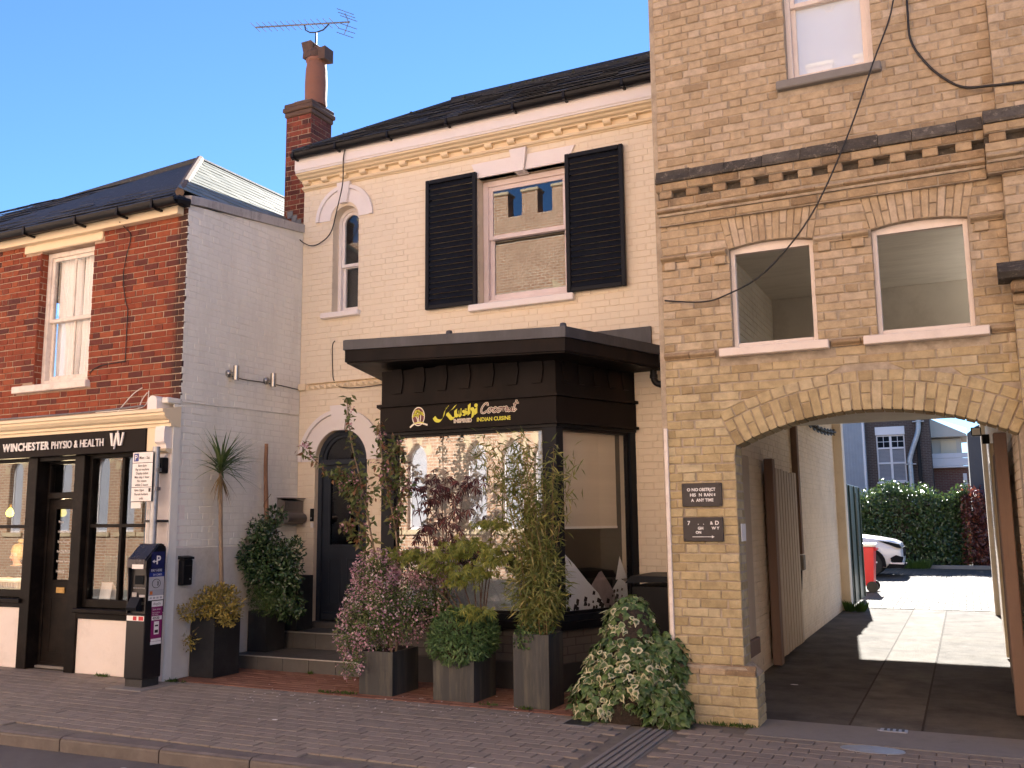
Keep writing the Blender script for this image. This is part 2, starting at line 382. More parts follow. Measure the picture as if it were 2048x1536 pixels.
M['bay_joint'] = plain('grey_painted_joint', (.085, .076, .07), .7, .1, 3, .3, 40)
M['bay_plinth'] = plain('dark_render_plinth', (.045, .042, .042), .6, .2, 3, .3, 30)
M['pave'] = brickmat('grey_block_paver', [(0, (.235, .20, .170)), (.5, (.26, .222, .190)), (1, (.285, .245, .21))], .25, [((.12, .10, .085), 34, .66, .70, .5), ((.175, .158, .125), 1.1, .52, .76, .55), ((.34, .305, .265), 2.7, .60, .82, .35)], .5, .85)
M['pave_red'] = brickmat('red_block_paver', [(0, (.20, .095, .066)), (.5, (.24, .118, .082)), (1, (.28, .148, .104))], .3, [((.09, .06, .04), 2.2, .5, .75, .6)], .5, .88)
M['pave_joint'] = plain('paver_joint_dirt', (.155, .135, .115), .95, .25, 8, .8, 60, grime=((.14, .14, .085), .6), gscale=1.6)
M['yard'] = brickmat('buff_block_paver', [(0, (.070, .060, .048)), (.5, (.092, .080, .064)), (1, (.115, .10, .08))], .2, [((.09, .075, .058), 1.5, .55, .8, .5)], .4, .85)
M['kerb'] = plain('granite_kerb', (.14, .12, .11), .7, .2, 6, .6, 60, grime=((.075, .065, .055), .6), gscale=4)
M['white_strip'] = plain('white_paint_edge', (.80, .72, .64), .7, .08, 10, .4, 30, grime=((.4, .32, .26), .4), gscale=12)
# ------------------------------------------------------------------ brickwork
def inset_quad(q, c):
    n = len(q); cx = sum(p[0] for p in q) / n; cy = sum(p[1] for p in q) / n
    w = max(p[0] for p in q) - min(p[0] for p in q); h = max(p[1] for p in q) - min(p[1] for p in q)
    fx = max(.3, 1 - 2 * c / max(w, 1e-4)); fy = max(.3, 1 - 2 * c / max(h, 1e-4))
    return [(cx + (p[0] - cx) * fx, cy + (p[1] - cy) * fy) for p in q]
def piece_geo(q, proud, depth, cham):
    """one brick from its outline q in (u, v): front pillowed by a chamfer, open at the back; returns verts (u, v, n), faces"""
    n = len(q); f = inset_quad(q, cham)
    vs = [(*p, proud) for p in f] + [(*p, proud - cham * .8) for p in q] + [(*p, -depth) for p in q]
    fs = [tuple(range(n))]
    for i in range(n):
        j = (i + 1) % n
        fs.append((n + i, n + j, j, i)); fs.append((2 * n + i, 2 * n + j, n + j, n + i))
    return vs, fs
_shared = {}
def lay(host, mat, org, ud, vd, quads, proud=.008, depth=.03, cham=.003, limit=300, name='brick', rest='bricks', jit=.0015, tilt=.004, rag=0.0):
    """quads (outlines in u, v): the largest in the picture become objects of their own under host, the rest one mesh"""
    org, ud, vd = Vector(org), Vector(ud).normalized(), Vector(vd).normalized(); nd = ud.cross(vd)
    B = Matrix(((ud.x, vd.x, nd.x), (ud.y, vd.y, nd.y), (ud.z, vd.z, nd.z)))
    scored = []
    if rag: quads = [[(a + RND.uniform(-rag, rag), b + RND.uniform(-rag * .7, rag * .7)) for a, b in q] for q in quads]
    for q in quads:
        n = len(q); c = (sum(p[0] for p in q) / n, sum(p[1] for p in q) / n); w = org + ud * c[0] + vd * c[1]; px = to_px(w)
        a = abs(sum(q[i][0] * q[(i + 1) % n][1] - q[(i + 1) % n][0] * q[i][1] for i in range(n))) / 2
        ok = px and -30 < px[0] < 2078 and -30 < px[1] < 1566
        s = a / px[2] ** 2 * abs(nd.dot((EYE - w).normalized())) if ok else 0
        scored.append((s, q, c, w))
    order = sorted(range(len(scored)), key=lambda i: -scored[i][0]); single = set(i for i in order[:limit] if scored[i][0] > 0)
    off = WL.get(host, Vector()); mb = MB()
    for i, (s, q, c, w) in enumerate(scored):
        dn = RND.uniform(-jit, jit)
        if i in single:
            loc = [(p[0] - c[0], p[1] - c[1]) for p in q]
            key = (mat.name, name, proud, depth, tuple((round(a, 3), round(b, 3)) for a, b in loc))
            me = _shared.get(key)
            if me is None:
                vs, fs = piece_geo(loc, proud, depth, cham); me = bpy.data.meshes.new(name); me.from_pydata(vs, [], fs); me.materials.append(mat); _shared[key] = me
            o = bpy.data.objects.new(name, me); COL.objects.link(o); o.parent = host
            R = Matrix.Rotation(RND.uniform(-tilt, tilt), 3, 'Z') @ Matrix.Rotation(RND.uniform(-tilt, tilt), 3, 'X')
            o.matrix_basis = Matrix.Translation(w + nd * dn - off) @ (B @ R).to_4x4()
        else:
            vs, fs = piece_geo(q, proud + dn, depth, cham); mb.add([org + ud * a + vd * b + nd * c_ for a, b, c_ in vs], fs)
    if mb.v: return mb.build(rest, mat, host, kind='stuff', fix=False)

def h_rect(a, b, z0, z1): return lambda z: (a, b) if z0 < z < z1 else None
def h_arch(cx, half, z0, zs, r=None):
    """opening with jambs cx +- half from z0 to the springing zs and a round head of radius r (default half)"""
    r = r or half
    def h(z):
        if z0 < z <= zs: return (cx - half, cx + half)
        if zs < z < zs + r:
            d = sqrt(max(0, r * r - (z - zs) ** 2)); return (cx - d, cx + d)
    return h
def courses(z0, z1, u0, u1, holes=(), course=.0739, S=.2155, H=.1025, joint=.010, off=0.0, bond='flemish', wob=.004, row0=0):
    """outlines of bricks laid in courses between z0 and z1, cut round the holes"""
    F = lambda v, z: v(z) if callable(v) else v
    out = []; rows = max(1, int(round((z1 - z0) / course))); ch = (z1 - z0) / rows
    for r in range(rows):
        zj = RND.uniform(-.002, .002); zb = z0 + r * ch + joint / 2 + zj; zt = z0 + (r + 1) * ch - joint / 2 + zj + RND.uniform(-.001, .001); R_ = r + row0
        segs = [(F(u0, zb), F(u1, zb), F(u0, zt), F(u1, zt))]
        for h in holes:
            a, b = h(zb), h(zt)
            if a is None and b is None: continue
            if a is None: a = b
            if b is None: m = (a[0] + a[1]) / 2; b = (min(a[0] + .12, m), max(a[1] - .12, m))
            nx = []
            for (p, q, p2, q2) in segs:
                if a[0] > p + .02: nx.append((p, min(q, a[0]), p2, min(q2, b[0])))
                if a[1] < q - .02: nx.append((max(p, a[1]), q, max(p2, b[1]), q2))
                if not (a[0] > p + .02) and not (a[1] < q - .02) and (a[1] < p or a[0] > q): nx.append((p, q, p2, q2))
            segs = [s for s in nx if s[1] - s[0] > .02]
        if bond == 'flemish': pat = [S, H]; P = S + H + 2 * joint; sh = (P / 2) * (R_ % 2)
        elif bond == 'header': pat = [H]; P = H + joint; sh = (P / 2) * (R_ % 2)
        else: pat = [S]; P = S + joint; sh = (P / 2) * (R_ % 2)
        for (p, q, p2, q2) in segs:
            lo = min(p, p2); hi = max(q, q2); u = math.floor((lo - off - sh) / P) * P + off + sh; k = 0
            while u < hi:
                L = pat[k % len(pat)]; k += 1; a, b = u + RND.uniform(-wob, wob), u + L + RND.uniform(-wob, wob); u += L + joint
                a_, b_, a2, b2 = max(a, p), min(b, q), max(a, p2), min(b, q2)
                if q - b_ < .045 and b_ > a: b_, b2 = q, q2
                elif q - b_ < .045: continue
                if b_ - a_ < .03 or b2 - a2 < .012: continue
                out.append([(round(a_, 3), zb), (round(b_, 3), zb), (round(b2, 3), zt), (round(a2, 3), zt)])
    return out
def slates(parent, mat, org, ud, vd, vmax, ulim, g=.17, w=.24, name='slates', seed=3, lift=.016):
    org, ud, vd = Vector(org), Vector(ud).normalized(), Vector(vd).normalized(); nd = ud.cross(vd); R = random.Random(seed); mb = MB()
    if nd.z < 0: nd = -nd
    for r in range(int(vmax / g) + 1):
        v0 = r * g; v1 = min(vmax, v0 + g * 1.25); a, b = ulim(v0); a2, b2 = ulim(min(v1, vmax)); u = a - (w / 2 if r % 2 else 0)
        while u < b:
            p, q = max(u + .002, a), min(u + w - .002, b); p2, q2 = max(u + .002, a2), min(u + w - .002, b2); u += w
            if q - p < .01 or q2 < p2: continue
            h = lift + R.uniform(-.003, .004) * lift / .013; dv = R.uniform(-.006, .006); t = .007
            P = lambda uu, vv, n: org + ud * uu + vd * vv + nd * n
            vs = [P(p, v0 + dv, h), P(q, v0 + dv, h + R.uniform(-.002, .002)), P(q2, v1, .001), P(p2, v1, .001), P(p, v0 + dv, h - t), P(q, v0 + dv, h - t)]
            mb.add(vs, [(0, 1, 2, 3), (4, 5, 1, 0), (4, 0, 3), (5, 2, 1)])
    return mb.build(name, mat, parent, kind='stuff', fix=False)

# ------------------------------------------------------------------ ground, road, pavement
def structure(o, label=None): o['kind'] = 'structure'; return o
structure(MB().add([(-600, -600, -.14), (600, -600, -.14), (600, 900, -.14), (-600, 900, -.14)], [(0, 1, 2, 3)]).build('ground', M['ground']))
KX0, KY0, KS = -7.17, 5.27, .045                    # kerb line
ky = lambda x: KY0 + (x - KX0) * KS
structure(MB().add([(-40, -.4, -.11), (25, -.4, -.11), (25, ky(25) + .05, -.11), (-40, ky(-40) + .05, -.11)], [(0, 1, 2, 3)]).build('road', M['asphalt']))
mbk = MB(); mbk.add([(-40, ky(-40), -.012), (25, ky(25), -.012), (25, 8.6, -.012), (-40, 8.6, -.012)], [(0, 1, 2, 3)])
pavement = structure(mbk.build('pavement', M['pave_joint']))
PY1 = 7.62
q = []
row = 0; y = 5.30
while y < PY1 - .02:
    y1 = min(y + .128, PY1 - .002); x = -12.6 - (.105 if row % 2 else 0)
    while x < 3.6:
        x1 = x + .205
        if y > ky(x) + .16 and y > ky(x1) + .16 and not (-2.46 < x1 and x < -2.17 and y > 5.5) and not (x1 > -1.66 and y1 > 7.5):
            q.append([(x, y), (x1 - .007, y), (x1 - .007, y1 - .007), (x, y1 - .007)])
        x = x1
    y += .128; row += 1
# blocks run on past the pillar up to the dark threshold of the passage
lay(pavement, M['pave'], (0, 0, -.006), (1, 0, 0), (0, 1, 0), q, .006, .02, .004, 300, 'paver', 'pavers', .002, .006)
kerb = structure(MB().add([(-13, ky(-13), -.125), (6, ky(6), -.125), (6, ky(6) + .15, -.125), (-13, ky(-13) + .15, -.125)], [(0, 1, 2, 3)]).build('kerb', M['concrete']))
x = -13.0; i = 0
while x < 3.2:
    L = .93 + RND.uniform(-.12, .1); a, b = x + .006, x + L - .006; m = MB(); w = .14
    prof = [(0, -.13), (0, -.03), (.008, -.012), (.03, -.001), (w, .002), (w, -.13)]
    m.add([(a, ky(a) + p, z) for p, z in prof] + [(b, ky(b) + p, z) for p, z in prof],
          [tuple(range(6)), tuple(range(11, 5, -1))] + [(k, (k + 1) % 6, 6 + (k + 1) % 6, 6 + k) for k in range(6)])
    m.build('kerb_stone', M['kerb'], kerb); x += L
# slot drain across the pavement
dr = thing('channel_drain', 'ribbed concrete channel drain crossing the pavement beside the ivy', 'drain', (-2.3, 6.5, 0))
MB().box(-2.455, -2.175, 5.6, 7.40, -.05, -.010).build('bed', M['concrete'], dr)
for k in range(5): MB().box(-2.45 + k * .056, -2.45 + k * .056 + .034, 5.6, 7.40, -.01, .004, .004).build('rib', M['concrete'], dr)
# red block forecourt in front of the cream house
fore = structure(MB().add([(-7.75, 7.62, -.010), (-2.27, 7.62, -.010), (-2.27, 9.66, -.010), (-7.75, 9.66, -.010)], [(0, 1, 2, 3)]).build('forecourt', M['pave_joint']))
q = []; row = 0; y = 7.625
while y < 8.62:
    x = -7.74 - (.1 if row % 2 else 0)
    while x < -2.3:
        a, b = max(x, -7.74), min(x + .2, -2.29)
        if b - a > .03: q.append([(a, y), (b - .006, y), (b - .006, y + .1 - .006), (a, y + .1 - .006)])
        x += .2
    y += .1; row += 1
lay(fore, M['pave_red'], (0, 0, -.005), (1, 0, 0), (0, 1, 0), q, .007, .02, .004, 300, 'red_paver', 'red_pavers', .002, .006)
# passage: dark threshold strip, asphalt lane, block paved yard
structure(MB().box(-1.66, 6, 7.50, 8.12, -.1, .001).build('passage_threshold', M['concrete']))
structure(MB().box(-2.3, 1.2, 8.12, 18.4, -.1, -.004).build('passage_lane', M['wet_asphalt']))
M['lane_mid'] = plain('pale_worn_asphalt', (.15, .138, .12), .9, .3, 3.0, 1.0, 60, grime=((.085, .078, .07), .7), gscale=1.6, bdist=.010, spec=.08)
structure(MB().box(-.952, -.425, 8.121, 18.38, -.09, .0).build('lane_middle_strip', M['lane_mid']))
for x_ in (-.955, -.422): structure(MB().add([(x_ - .008, 8.125, .003), (x_ + .008, 8.125, .003), (x_ + .011, 18.3, .003), (x_ - .009, 18.3, .003)], [(0, 1, 2, 3)]).build('lane_joint', M['soil']))
yard = structure(MB().add([(-14, 18.4, -.012), (12, 18.4, -.012), (12, 33.2, -.012), (-14, 33.2, -.012)], [(0, 1, 2, 3)]).build('yard', M['pave_joint']))
q = []; row = 0; y = 18.45
while y < 32.5:
    x = -5.5 - (.12 if row % 2 else 0)
    while x < 1.8:
        q.append([(x, y), (x + .228, y), (x + .228, y + .153), (x, y + .153)]); x += .24
    y += .165; row += 1
lay(yard, M['yard'], (0, 0, -.006), (1, 0, 0), (0, 1, 0), q, .006, .01, .004, 300, 'buff_paver', 'buff_pavers', .002, .004)
structure(MB().box(-14, 12, 32.55, 32.75, -.05, .11, .01).build('yard_kerb', M['concrete']))
structure(MB().box(-14, 12, 32.75, 60, -.05, .09).build('yard_bed', M['soil']))
# opposite pavement
structure(MB().box(-40, 25, -2.0, -.4, -.14, 0, .01).build('opposite_pavement', M['concrete']))
# covers in the pavement
cv = thing('access_cover', 'small dark square access cover in the pavement beside the ivy', 'cover', (-2.97, 7.36, 0))
MB().box(-3.10, -2.84, 7.25, 7.47, -.01, .004, .002).build('frame', M['concrete'], cv); MB().box(-3.075, -2.865, 7.27, 7.45, -.01, .007, .002).build('lid', M['iron'], cv)
cv = thing('manhole_cover', 'oval grey manhole cover in the pavement before the archway', 'cover', (-.72, 7.36, 0))
MB().lathe([(.22, -.01), (.22, .004), (.0, .006)], (0, 0, 0), 28).build('lid', M['galv'], cv).matrix_parent_inverse = Matrix.Identity(4)
cv.scale = (1, .5, 1)
cv = thing('gully_grate', 'pale slotted gully grate on the passage threshold', 'grate', (-.62, 8.05, 0))
MB().box(-.72, -.52, 8.0, 8.1, -.01, .008, .003).build('frame', M['galv'], cv)
for k in range(4): MB().box(-.69 + k * .042, -.67 + k * .042, 8.02, 8.08, 0, .012).build('bar', M['iron'], cv)
# ------------------------------------------------------------------ shared joinery
def part(name, loc, parent): return thing(name, None, None, loc, parent=parent)
def frame_mb(x0, x1, z0, z1, y0, y1, w, b=.004, wb=None, wt=None):
    """four members butted round an opening"""
    wb, wt = wb or w, wt or w
    return (MB().box(x0, x0 + w, y0, y1, z0, z1, b).box(x1 - w, x1, y0, y1, z0, z1, b)
            .box(x0 + w, x1 - w, y0 + .002, y1 - .002, z0, z0 + wb, b).box(x0 + w, x1 - w, y0 + .002, y1 - .002, z1 - wt, z1, b))
def sash_window(parent, x0, x1, z0, z1, Y, mat, glass, fw=.055, sw=.045, rail=None, mulls=(), inner=None, name='window'):
    w = part(name, ((x0 + x1) / 2, Y, z0), parent)
    frame_mb(x0, x1, z0, z1, Y, Y + .11, fw).build('frame', mat, w)
    a, b, c, d = x0 + fw, x1 - fw, z0 + fw * .8, z1 - fw
    rail = rail or (c + d) / 2
    for nm, zz0, zz1, yy in (('upper_sash', rail - sw * .5, d, Y + .022), ('lower_sash', c, rail + sw * .5, Y + .062)):
        m = frame_mb(a, b, zz0, zz1, yy, yy + .038, sw, .004, sw if nm[0] == 'u' else sw * 1.6, sw)
        for mx in mulls: m.box(mx - .011, mx + .011, yy + .006, yy + .032, zz0 + sw, zz1 - sw, .003)
        m.build(nm, mat, w)
        ed = [a + sw] + list(mulls) + [b - sw]
        for k in range(len(ed) - 1):
            MB().box(ed[k], ed[k + 1], yy + .016, yy + .020, zz0 + sw * .8, zz1 - sw * .8).build('pane', glass, w)
    return w
def curtain(parent, x0, x1, z0, z1, Y, mat, folds=9, amp=.02, name='curtain', seed=1):
    R = random.Random(seed); n = folds * 6; mb = MB(); ph = [R.uniform(-.4, .4) for _ in range(n + 1)]
    rows = 6
    for j in range(rows + 1):
        for i in range(n + 1):
            t = i / n; k = .55 + .45 * (1 - j / rows)
            mb.v.append((x0 + (x1 - x0) * t + .01 * sin(j + i * .5), Y + amp * k * sin(2 * pi * folds * t + ph[i] + .25 * j), z0 + (z1 - z0) * j / rows))
    for j in range(rows):
        for i in range(n): mb.f.append((j * (n + 1) + i, j * (n + 1) + i + 1, (j + 1) * (n + 1) + i + 1, (j + 1) * (n + 1) + i))
    return mb.build(name, mat, parent, smooth=True, fix=False)
_txt = {}
def text_geo(body, size=1.0, bold=0.0, shear=0.0, extrude=0.0, space=1.0, align='LEFT', sx=1.0):
    """flat or raised lettering as (verts, faces) in its own XY plane"""
    cu = bpy.data.curves.new('lettering', 'FONT'); cu.body = body; cu.size = size; cu.offset = bold; cu.shear = shear; cu.extrude = extrude
    cu.space_character = space; cu.align_x = align; cu.resolution_u = 3
    o = bpy.data.objects.new('lettering', cu); COL.objects.link(o); dg = bpy.context.evaluated_depsgraph_get(); dg.update()
    me = bpy.data.meshes.new_from_object(o.evaluated_get(dg)); vs = [(v.co.x * sx, v.co.y, v.co.z) for v in me.vertices]; fs = [tuple(p.vertices) for p in me.polygons]
    bpy.data.objects.remove(o, do_unlink=True); bpy.data.curves.remove(cu); bpy.data.meshes.remove(me); return vs, fs
def put_text(body, mat, parent, org, ud, vd, size, name='lettering', kind=None, **kw):
    vs, fs = text_geo(body, size, **kw); org, ud, vd = Vector(org), Vector(ud).normalized(), Vector(vd).normalized(); nd = ud.cross(vd)
    m = MB().add([org + ud * a + vd * b + nd * c for a, b, c in vs], fs); return m.build(name, mat, parent, fix=False, kind=kind)
def put_letters(body, mat, parent, org, ud, vd, size, name='letter', gap=0.0, **kw):
    """every letter a mesh of its own; returns the length"""
    x = 0.0; org = Vector(org)
    sp = kw.get('sx', 1.0)
    for ch in body:
        if ch == ' ': x += size * .30 * sp; continue
        vs, fs = text_geo(ch, size, **kw); w = max(v[0] for v in vs); lo = min(v[0] for v in vs)
        u = Vector(ud).normalized(); v_ = Vector(vd).normalized(); nd = u.cross(v_)
        MB().add([org + u * (a - lo + x) + v_ * b + nd * c for a, b, c in vs], fs).build(name, mat, parent, fix=False); x += (w - lo) + size * .085 * sp + gap
    return x
def wire(name, pts, r, mat, parent=None, k=5): return MB().tube(catmull(pts, k), r, 6).build(name, mat, parent, smooth=True)

# ------------------------------------------------------------------ red brick shop (left)
YA, XA = 7.60, -7.75
A = thing('red_brick_shop', 'red brick shop house with slate roof, white painted side wall and black shopfront', 'building', (-9.4, 8.0, 0))
mb = MB(); panel(mb, rect(-13, XA - .03, 2.90, 5.30), [rect(-10.19, -9.25, 3.34, 5.03)], XZ, YA + .008, YA + .24)
wallA = mb.build('front_wall', M['red_mortar'], A)
lay(wallA, M['red'], (0, YA, 0), (1, 0, 0), (0, 0, 1), courses(2.94, 5.30, -12.9, XA - .003, [h_rect(-10.19, -9.25, 3.34, 5.03), h_rect(-10.5, -9.2, 3.25, 3.335), h_rect(-10.485, -9.095, 5.03, 5.2)], off=.05), .0, .03, .004, 300, rag=.0025)
# reveal bricks at the window's left side (seen from the right)
lay(wallA, M['red'], (-10.19, 0, 0), (0, 1, 0), (0, 0, 1), courses(3.36, 5.02, YA + .004, YA + .11, [], bond='header', S=.2), .004, .02, .003, 60, 'reveal_brick', 'reveal_bricks')
# painted side wall
mb = MB(); panel(mb, [(YA + .01, 0), (9.9, 0), (9.9, 5.53), (YA + .01, 5.26)], [], YZ, XA - .0035, XA - .24)
sideA = mb.build('side_wall', M['grey_joint'], A)
tag(sideA, 'off-white painted brick side wall')
lay(sideA, M['grey_paint'], (XA, 0, 0), (0, 1, 0), (0, 0, 1), courses(1.40, 5.36, YA + .006, 9.655, [lambda z: (YA - 1, 7.6 + (z - 5.25) * 8) if z > 5.25 else None], off=.1, joint=.008), .0, .03, .0035, 300, jit=.003, tilt=.008, rag=.003)
MB().box(XA - .02, XA + .012, YA + .004, 9.65, 0, 1.385, .006).build('render_dado', M['render'], A)
# body behind, so that no daylight comes through the house
MB().box(-13, XA - .25, YA + 3.4, 13, 0, 5.2).box(-13, XA - .25, YA + .3, 13, 5.20, 5.28).build('rear_body', M['dark_room'], A)
MB().box(XA - .3, XA - .241, 9.9, 13, 0, 5.4).build('rear_side_wall', M['grey_paint'], A)
# roof
APX = Vector((-9.1, 9.1, 6.56)); e0 = Vector((-13.2, 7.43, 5.29)); e1 = Vector((-7.74, 7.43, 5.29)); tl = Vector((-13.2, 9.1, 6.36))
rf = MB().add([e0, e1, APX, tl], [(0, 1, 2, 3)]).add([e1, (-7.79, 13, 5.42), (-9.1, 13, 6.56), APX], [(0, 1, 2, 3)]).add([tl, APX, (-9.1, 13, 6.56), (-13.2, 13, 6.4)], [(0, 1, 2, 3)]).build('roof', M['slate'], A)
vd = Vector((0, 1.67, 1.20)).normalized(); vm = (APX - Vector((APX.x, 7.43, 5.29))).length - .02
slates(rf, M['slate'], (-13.2, 7.43, 5.292), (1, 0, 0), vd, vm - .13, lambda v: (0, 5.46 - v / vm * 1.36), .19, .28, 'front_slates', 3, .022)
vd2 = Vector((-1.31, 0, 1.17)).normalized()
slates(rf, M['slate_pale'], (-7.79, 7.46, 5.425), (0, 1, 0), vd2, 1.72, lambda v: (v / 1.76 * 1.64, 5.0), .135, .25, 'end_slates', 5, .007)
hipd = (APX - e1)
MB().tube([e1 + hipd * .06 + Vector((0, 0, .03)), e1 + hipd * .5 + Vector((0, 0, .035)), APX + Vector((0, 0, .03))], .05, 8).build('hip_tiles', M['hip'], rf)
MB().tube([tl + Vector((0, 0, .01)), APX + Vector((0, 0, .02))], .045, 7).build('ridge_tiles', M['slate'], rf)
MB().tube([APX + Vector((0, 0, .02)), (-9.1, 13, 6.58)], .04, 7).build('end_ridge', M['slate'], rf)
# lead covered coping along the side wall
mb = MB()
prof = [(-7.98, -.07), (-7.725, -.07), (-7.722, .03), (-7.76, .045), (-7.96, .075)]
st = [(7.62, 5.335), (7.8, 5.365), (8.3, 5.42), (8.9, 5.49), (9.5, 5.555), (9.655, 5.575)]
base = 0
for j, (yy, zz) in enumerate(st):
    for (xx, dz) in prof: mb.v.append((xx, yy, zz + dz + RND.uniform(-.006, .006)))
for j in range(len(st) - 1):
    for k in range(5): mb.f.append((j * 5 + k, j * 5 + (k + 1) % 5, (j + 1) * 5 + (k + 1) % 5, (j + 1) * 5 + k))
mb.f += [(0, 1, 2, 3, 4), tuple(range(len(mb.v) - 1, len(mb.v) - 6, -1))]
mb.build('lead_coping', M['lead_pale'], A)
# eaves
MB().box(-13, -7.81, 7.50, 7.598, 5.135, 5.235, .006).build('fascia_board', M['trim_cream'], A)
MB().box(-13, -7.78, 7.46, 7.62, 5.237, 5.30).build('soffit', M['dark_room'], A)
g = MB(); n = 9
for xx in (-13, -7.72):
    for k in range(n): a = pi + pi * k / (n - 1); g.v.append((xx, 7.40 + .062 * cos(a), 5.275 + .075 * sin(a)))
    for k in range(n): a = 2 * pi - pi * k / (n - 1); g.v.append((xx, 7.40 + .054 * cos(a), 5.278 + .066 * sin(a)))
N = 2 * n
g.f = [(k, (k + 1) % N, N + (k + 1) % N, N + k) for k in range(N)] + [tuple(range(N)), tuple(range(2 * N - 1, N - 1, -1))]
gut = g.build('gutter', M['gutter'], A, smooth='auto')
for xx in (-12.0, -11.1, -10.2, -9.3, -8.6, -8.05):
    MB().box(xx - .016, xx + .016, 7.33, 7.50, 5.185, 5.21, .003).box(xx - .016, xx + .016, 7.33, 7.345, 5.20, 5.285).build('bracket', M['gutter'], gut)
MB().tube([(-7.95, 7.40, 5.26), (-7.74, 7.44, 5.26), (-7.70, 7.56, 5.26)], .05, 8).build('gutter_outlet', M['gutter'], gut)
# first floor window
MB().box(-10.485, -9.095, YA - .022, YA + .10, 5.035, 5.183, .008).build('lintel', M['trim_cream'], A)
wA = sash_window(A, -10.185, -9.255, 3.345, 5.025, YA + .10, M['old_white'], M['glass'], .06, .045, 4.16, (-9.72,))
MB().box(-10.5, -9.2, YA - .065, YA + .12, 3.252, 3.338, .008).build('sill', M['old_white'], wA)
curtain(wA, -10.12, -9.70, 3.38, 4.98, YA + .235, M['net'], 6, .028, seed=2)
curtain(wA, -9.67, -9.31, 3.38, 4.98, YA + .225, M['net'], 5, .028, seed=4)
MB().box(-10.6, -8.9, YA + .75, YA + .80, 3.1, 5.2).build('room_wall', M['dark_room'], wA)
# ---- shopfront
S_ = part('shopfront', (-9.4, 7.5, 0), A)
def long_mould(prof, x0, x1): return MB().prism([(y, z) for y, z in prof], lambda p, a: (a, p[0], p[1]), x0, x1)
long_mould([(7.60, 2.70), (7.46, 2.70), (7.46, 2.735), (7.43, 2.74), (7.43, 2.765), (7.39, 2.785), (7.36, 2.82), (7.36, 2.845), (7.335, 2.85), (7.335, 2.885), (7.60, 2.93)], -13, -7.727).build('cornice', M['trim_cream'], S_)
MB().prism([(-7.965, 2.87)] + [(-7.895 + .07 * cos(pi - pi * k / 10), 2.965 + .07 * sin(pi - pi * k / 10)) for k in range(11)] + [(-7.825, 2.87)], XZ, 7.34, 7.599).build('end_block', M['trim'], S_)
MB().box(-7.822, -7.73, 7.40, 7.599, 2.952, 3.015, .01).build('end_block_return', M['grey_paint'], S_)
MB().box(-8.085, -7.752, 7.50, 7.74, .0, 2.44, .006).build('pilaster', M['stall'], S_)
MB().box(-7.7515, -7.735, 7.505, 7.62, .0, 2.95, .004).build('pilaster_return', M['grey_paint'], S_)
MB().box(-8.088, -7.90, 7.47, 7.60, 2.44, 2.70, .004).build('fascia_end_panel', M['trim_cream'], S_)
MB().prism([(7.60, 2.70), (7.41, 2.70), (7.40, 2.66), (7.40, 2.53), (7.43, 2.50), (7.44, 2.46), (7.60, 2.46)], lambda p, a: (a, p[0], p[1]), -7.895, -7.757).build('console_bracket', M['trim'], S_)
MB().prism([(7.60, 2.456), (7.41, 2.456), (7.42, 2.43), (7.46, 2.41), (7.60, 2.41)], lambda p, a: (a, p[0], p[1]), -7.905, -7.745).build('console_foot', M['trim_cream'], S_)
MB().prism([(-7.885, 2.405), (-7.775, 2.405), (-7.83, 2.32)], XZ, 7.46, 7.56).build('console_drop', M['trim'], S_)
MB().box(-13, -8.09, 7.455, 7.60, 2.445, 2.698, .006).build('sign_board', M['sign_brown'], S_)
sb = part('sign_lettering', (-9.6, 7.45, 2.5), S_)
L1 = put_letters('WINCHESTER', M['white_print'], sb, (-10.445, 7.444, 2.527), (1, 0, 0), (0, 0, 1), .132, bold=.003, extrude=.006, sx=.92, gap=.003)
put_letters('PHYSIO & HEALTH', M['white_print'], sb, (-10.445 + L1 + .03, 7.444, 2.527), (1, 0, 0), (0, 0, 1), .124, bold=.0004, extrude=.006, sx=.79, gap=.003)
for dx in (0, .105):                                 # the slanted double-stroke emblem
    MB().prism([(-8.63 + dx, 2.665), (-8.595 + dx, 2.665), (-8.575 + dx, 2.52), (-8.60 + dx, 2.52)], XZ, 7.436, 7.45).build('emblem_stroke', M['white_print'], sb)
    MB().prism([(-8.57 + dx, 2.52), (-8.55 + dx, 2.52), (-8.515 + dx, 2.665), (-8.54 + dx, 2.665)], XZ, 7.436, 7.45).build('emblem_stroke', M['white_print'], sb)
MB().prism([(-8.56, 2.485), (-8.55, 2.485), (-8.50, 2.69), (-8.51, 2.69)], XZ, 7.434, 7.449).build('emblem_stroke', M['white_print'], sb)
# right window
wn = part('shop_window', (-8.65, 7.6, .7), S_)
frame_mb(-9.125, -8.09, .72, 2.443, 7.60, 7.70, .05, .005, .09, .04).box(-8.605, -8.565, 7.61, 7.69, .81, 2.40, .004).box(-9.075, -8.14, 7.612, 7.688, 1.612, 1.652, .004).build('frame', M['shop_black'], wn)
for a, b in ((-9.075, -8.605), (-8.565, -8.14)):
    for c, d in ((.81, 1.612), (1.652, 2.403)): MB().box(a, b, 7.645, 7.651, c, d).build('pane', M['glass_shop'], wn)
MB().box(-9.16, -8.09, 7.50, 7.70, .665, .715, .008).box(-9.14, -8.09, 7.54, 7.70, .60, .664, .006).build('sill', M['shop_black'], wn)
MB().box(-9.13, -8.09, 7.56, 7.72, 0, .60, .006).build('stall_riser', M['stall'], S_)
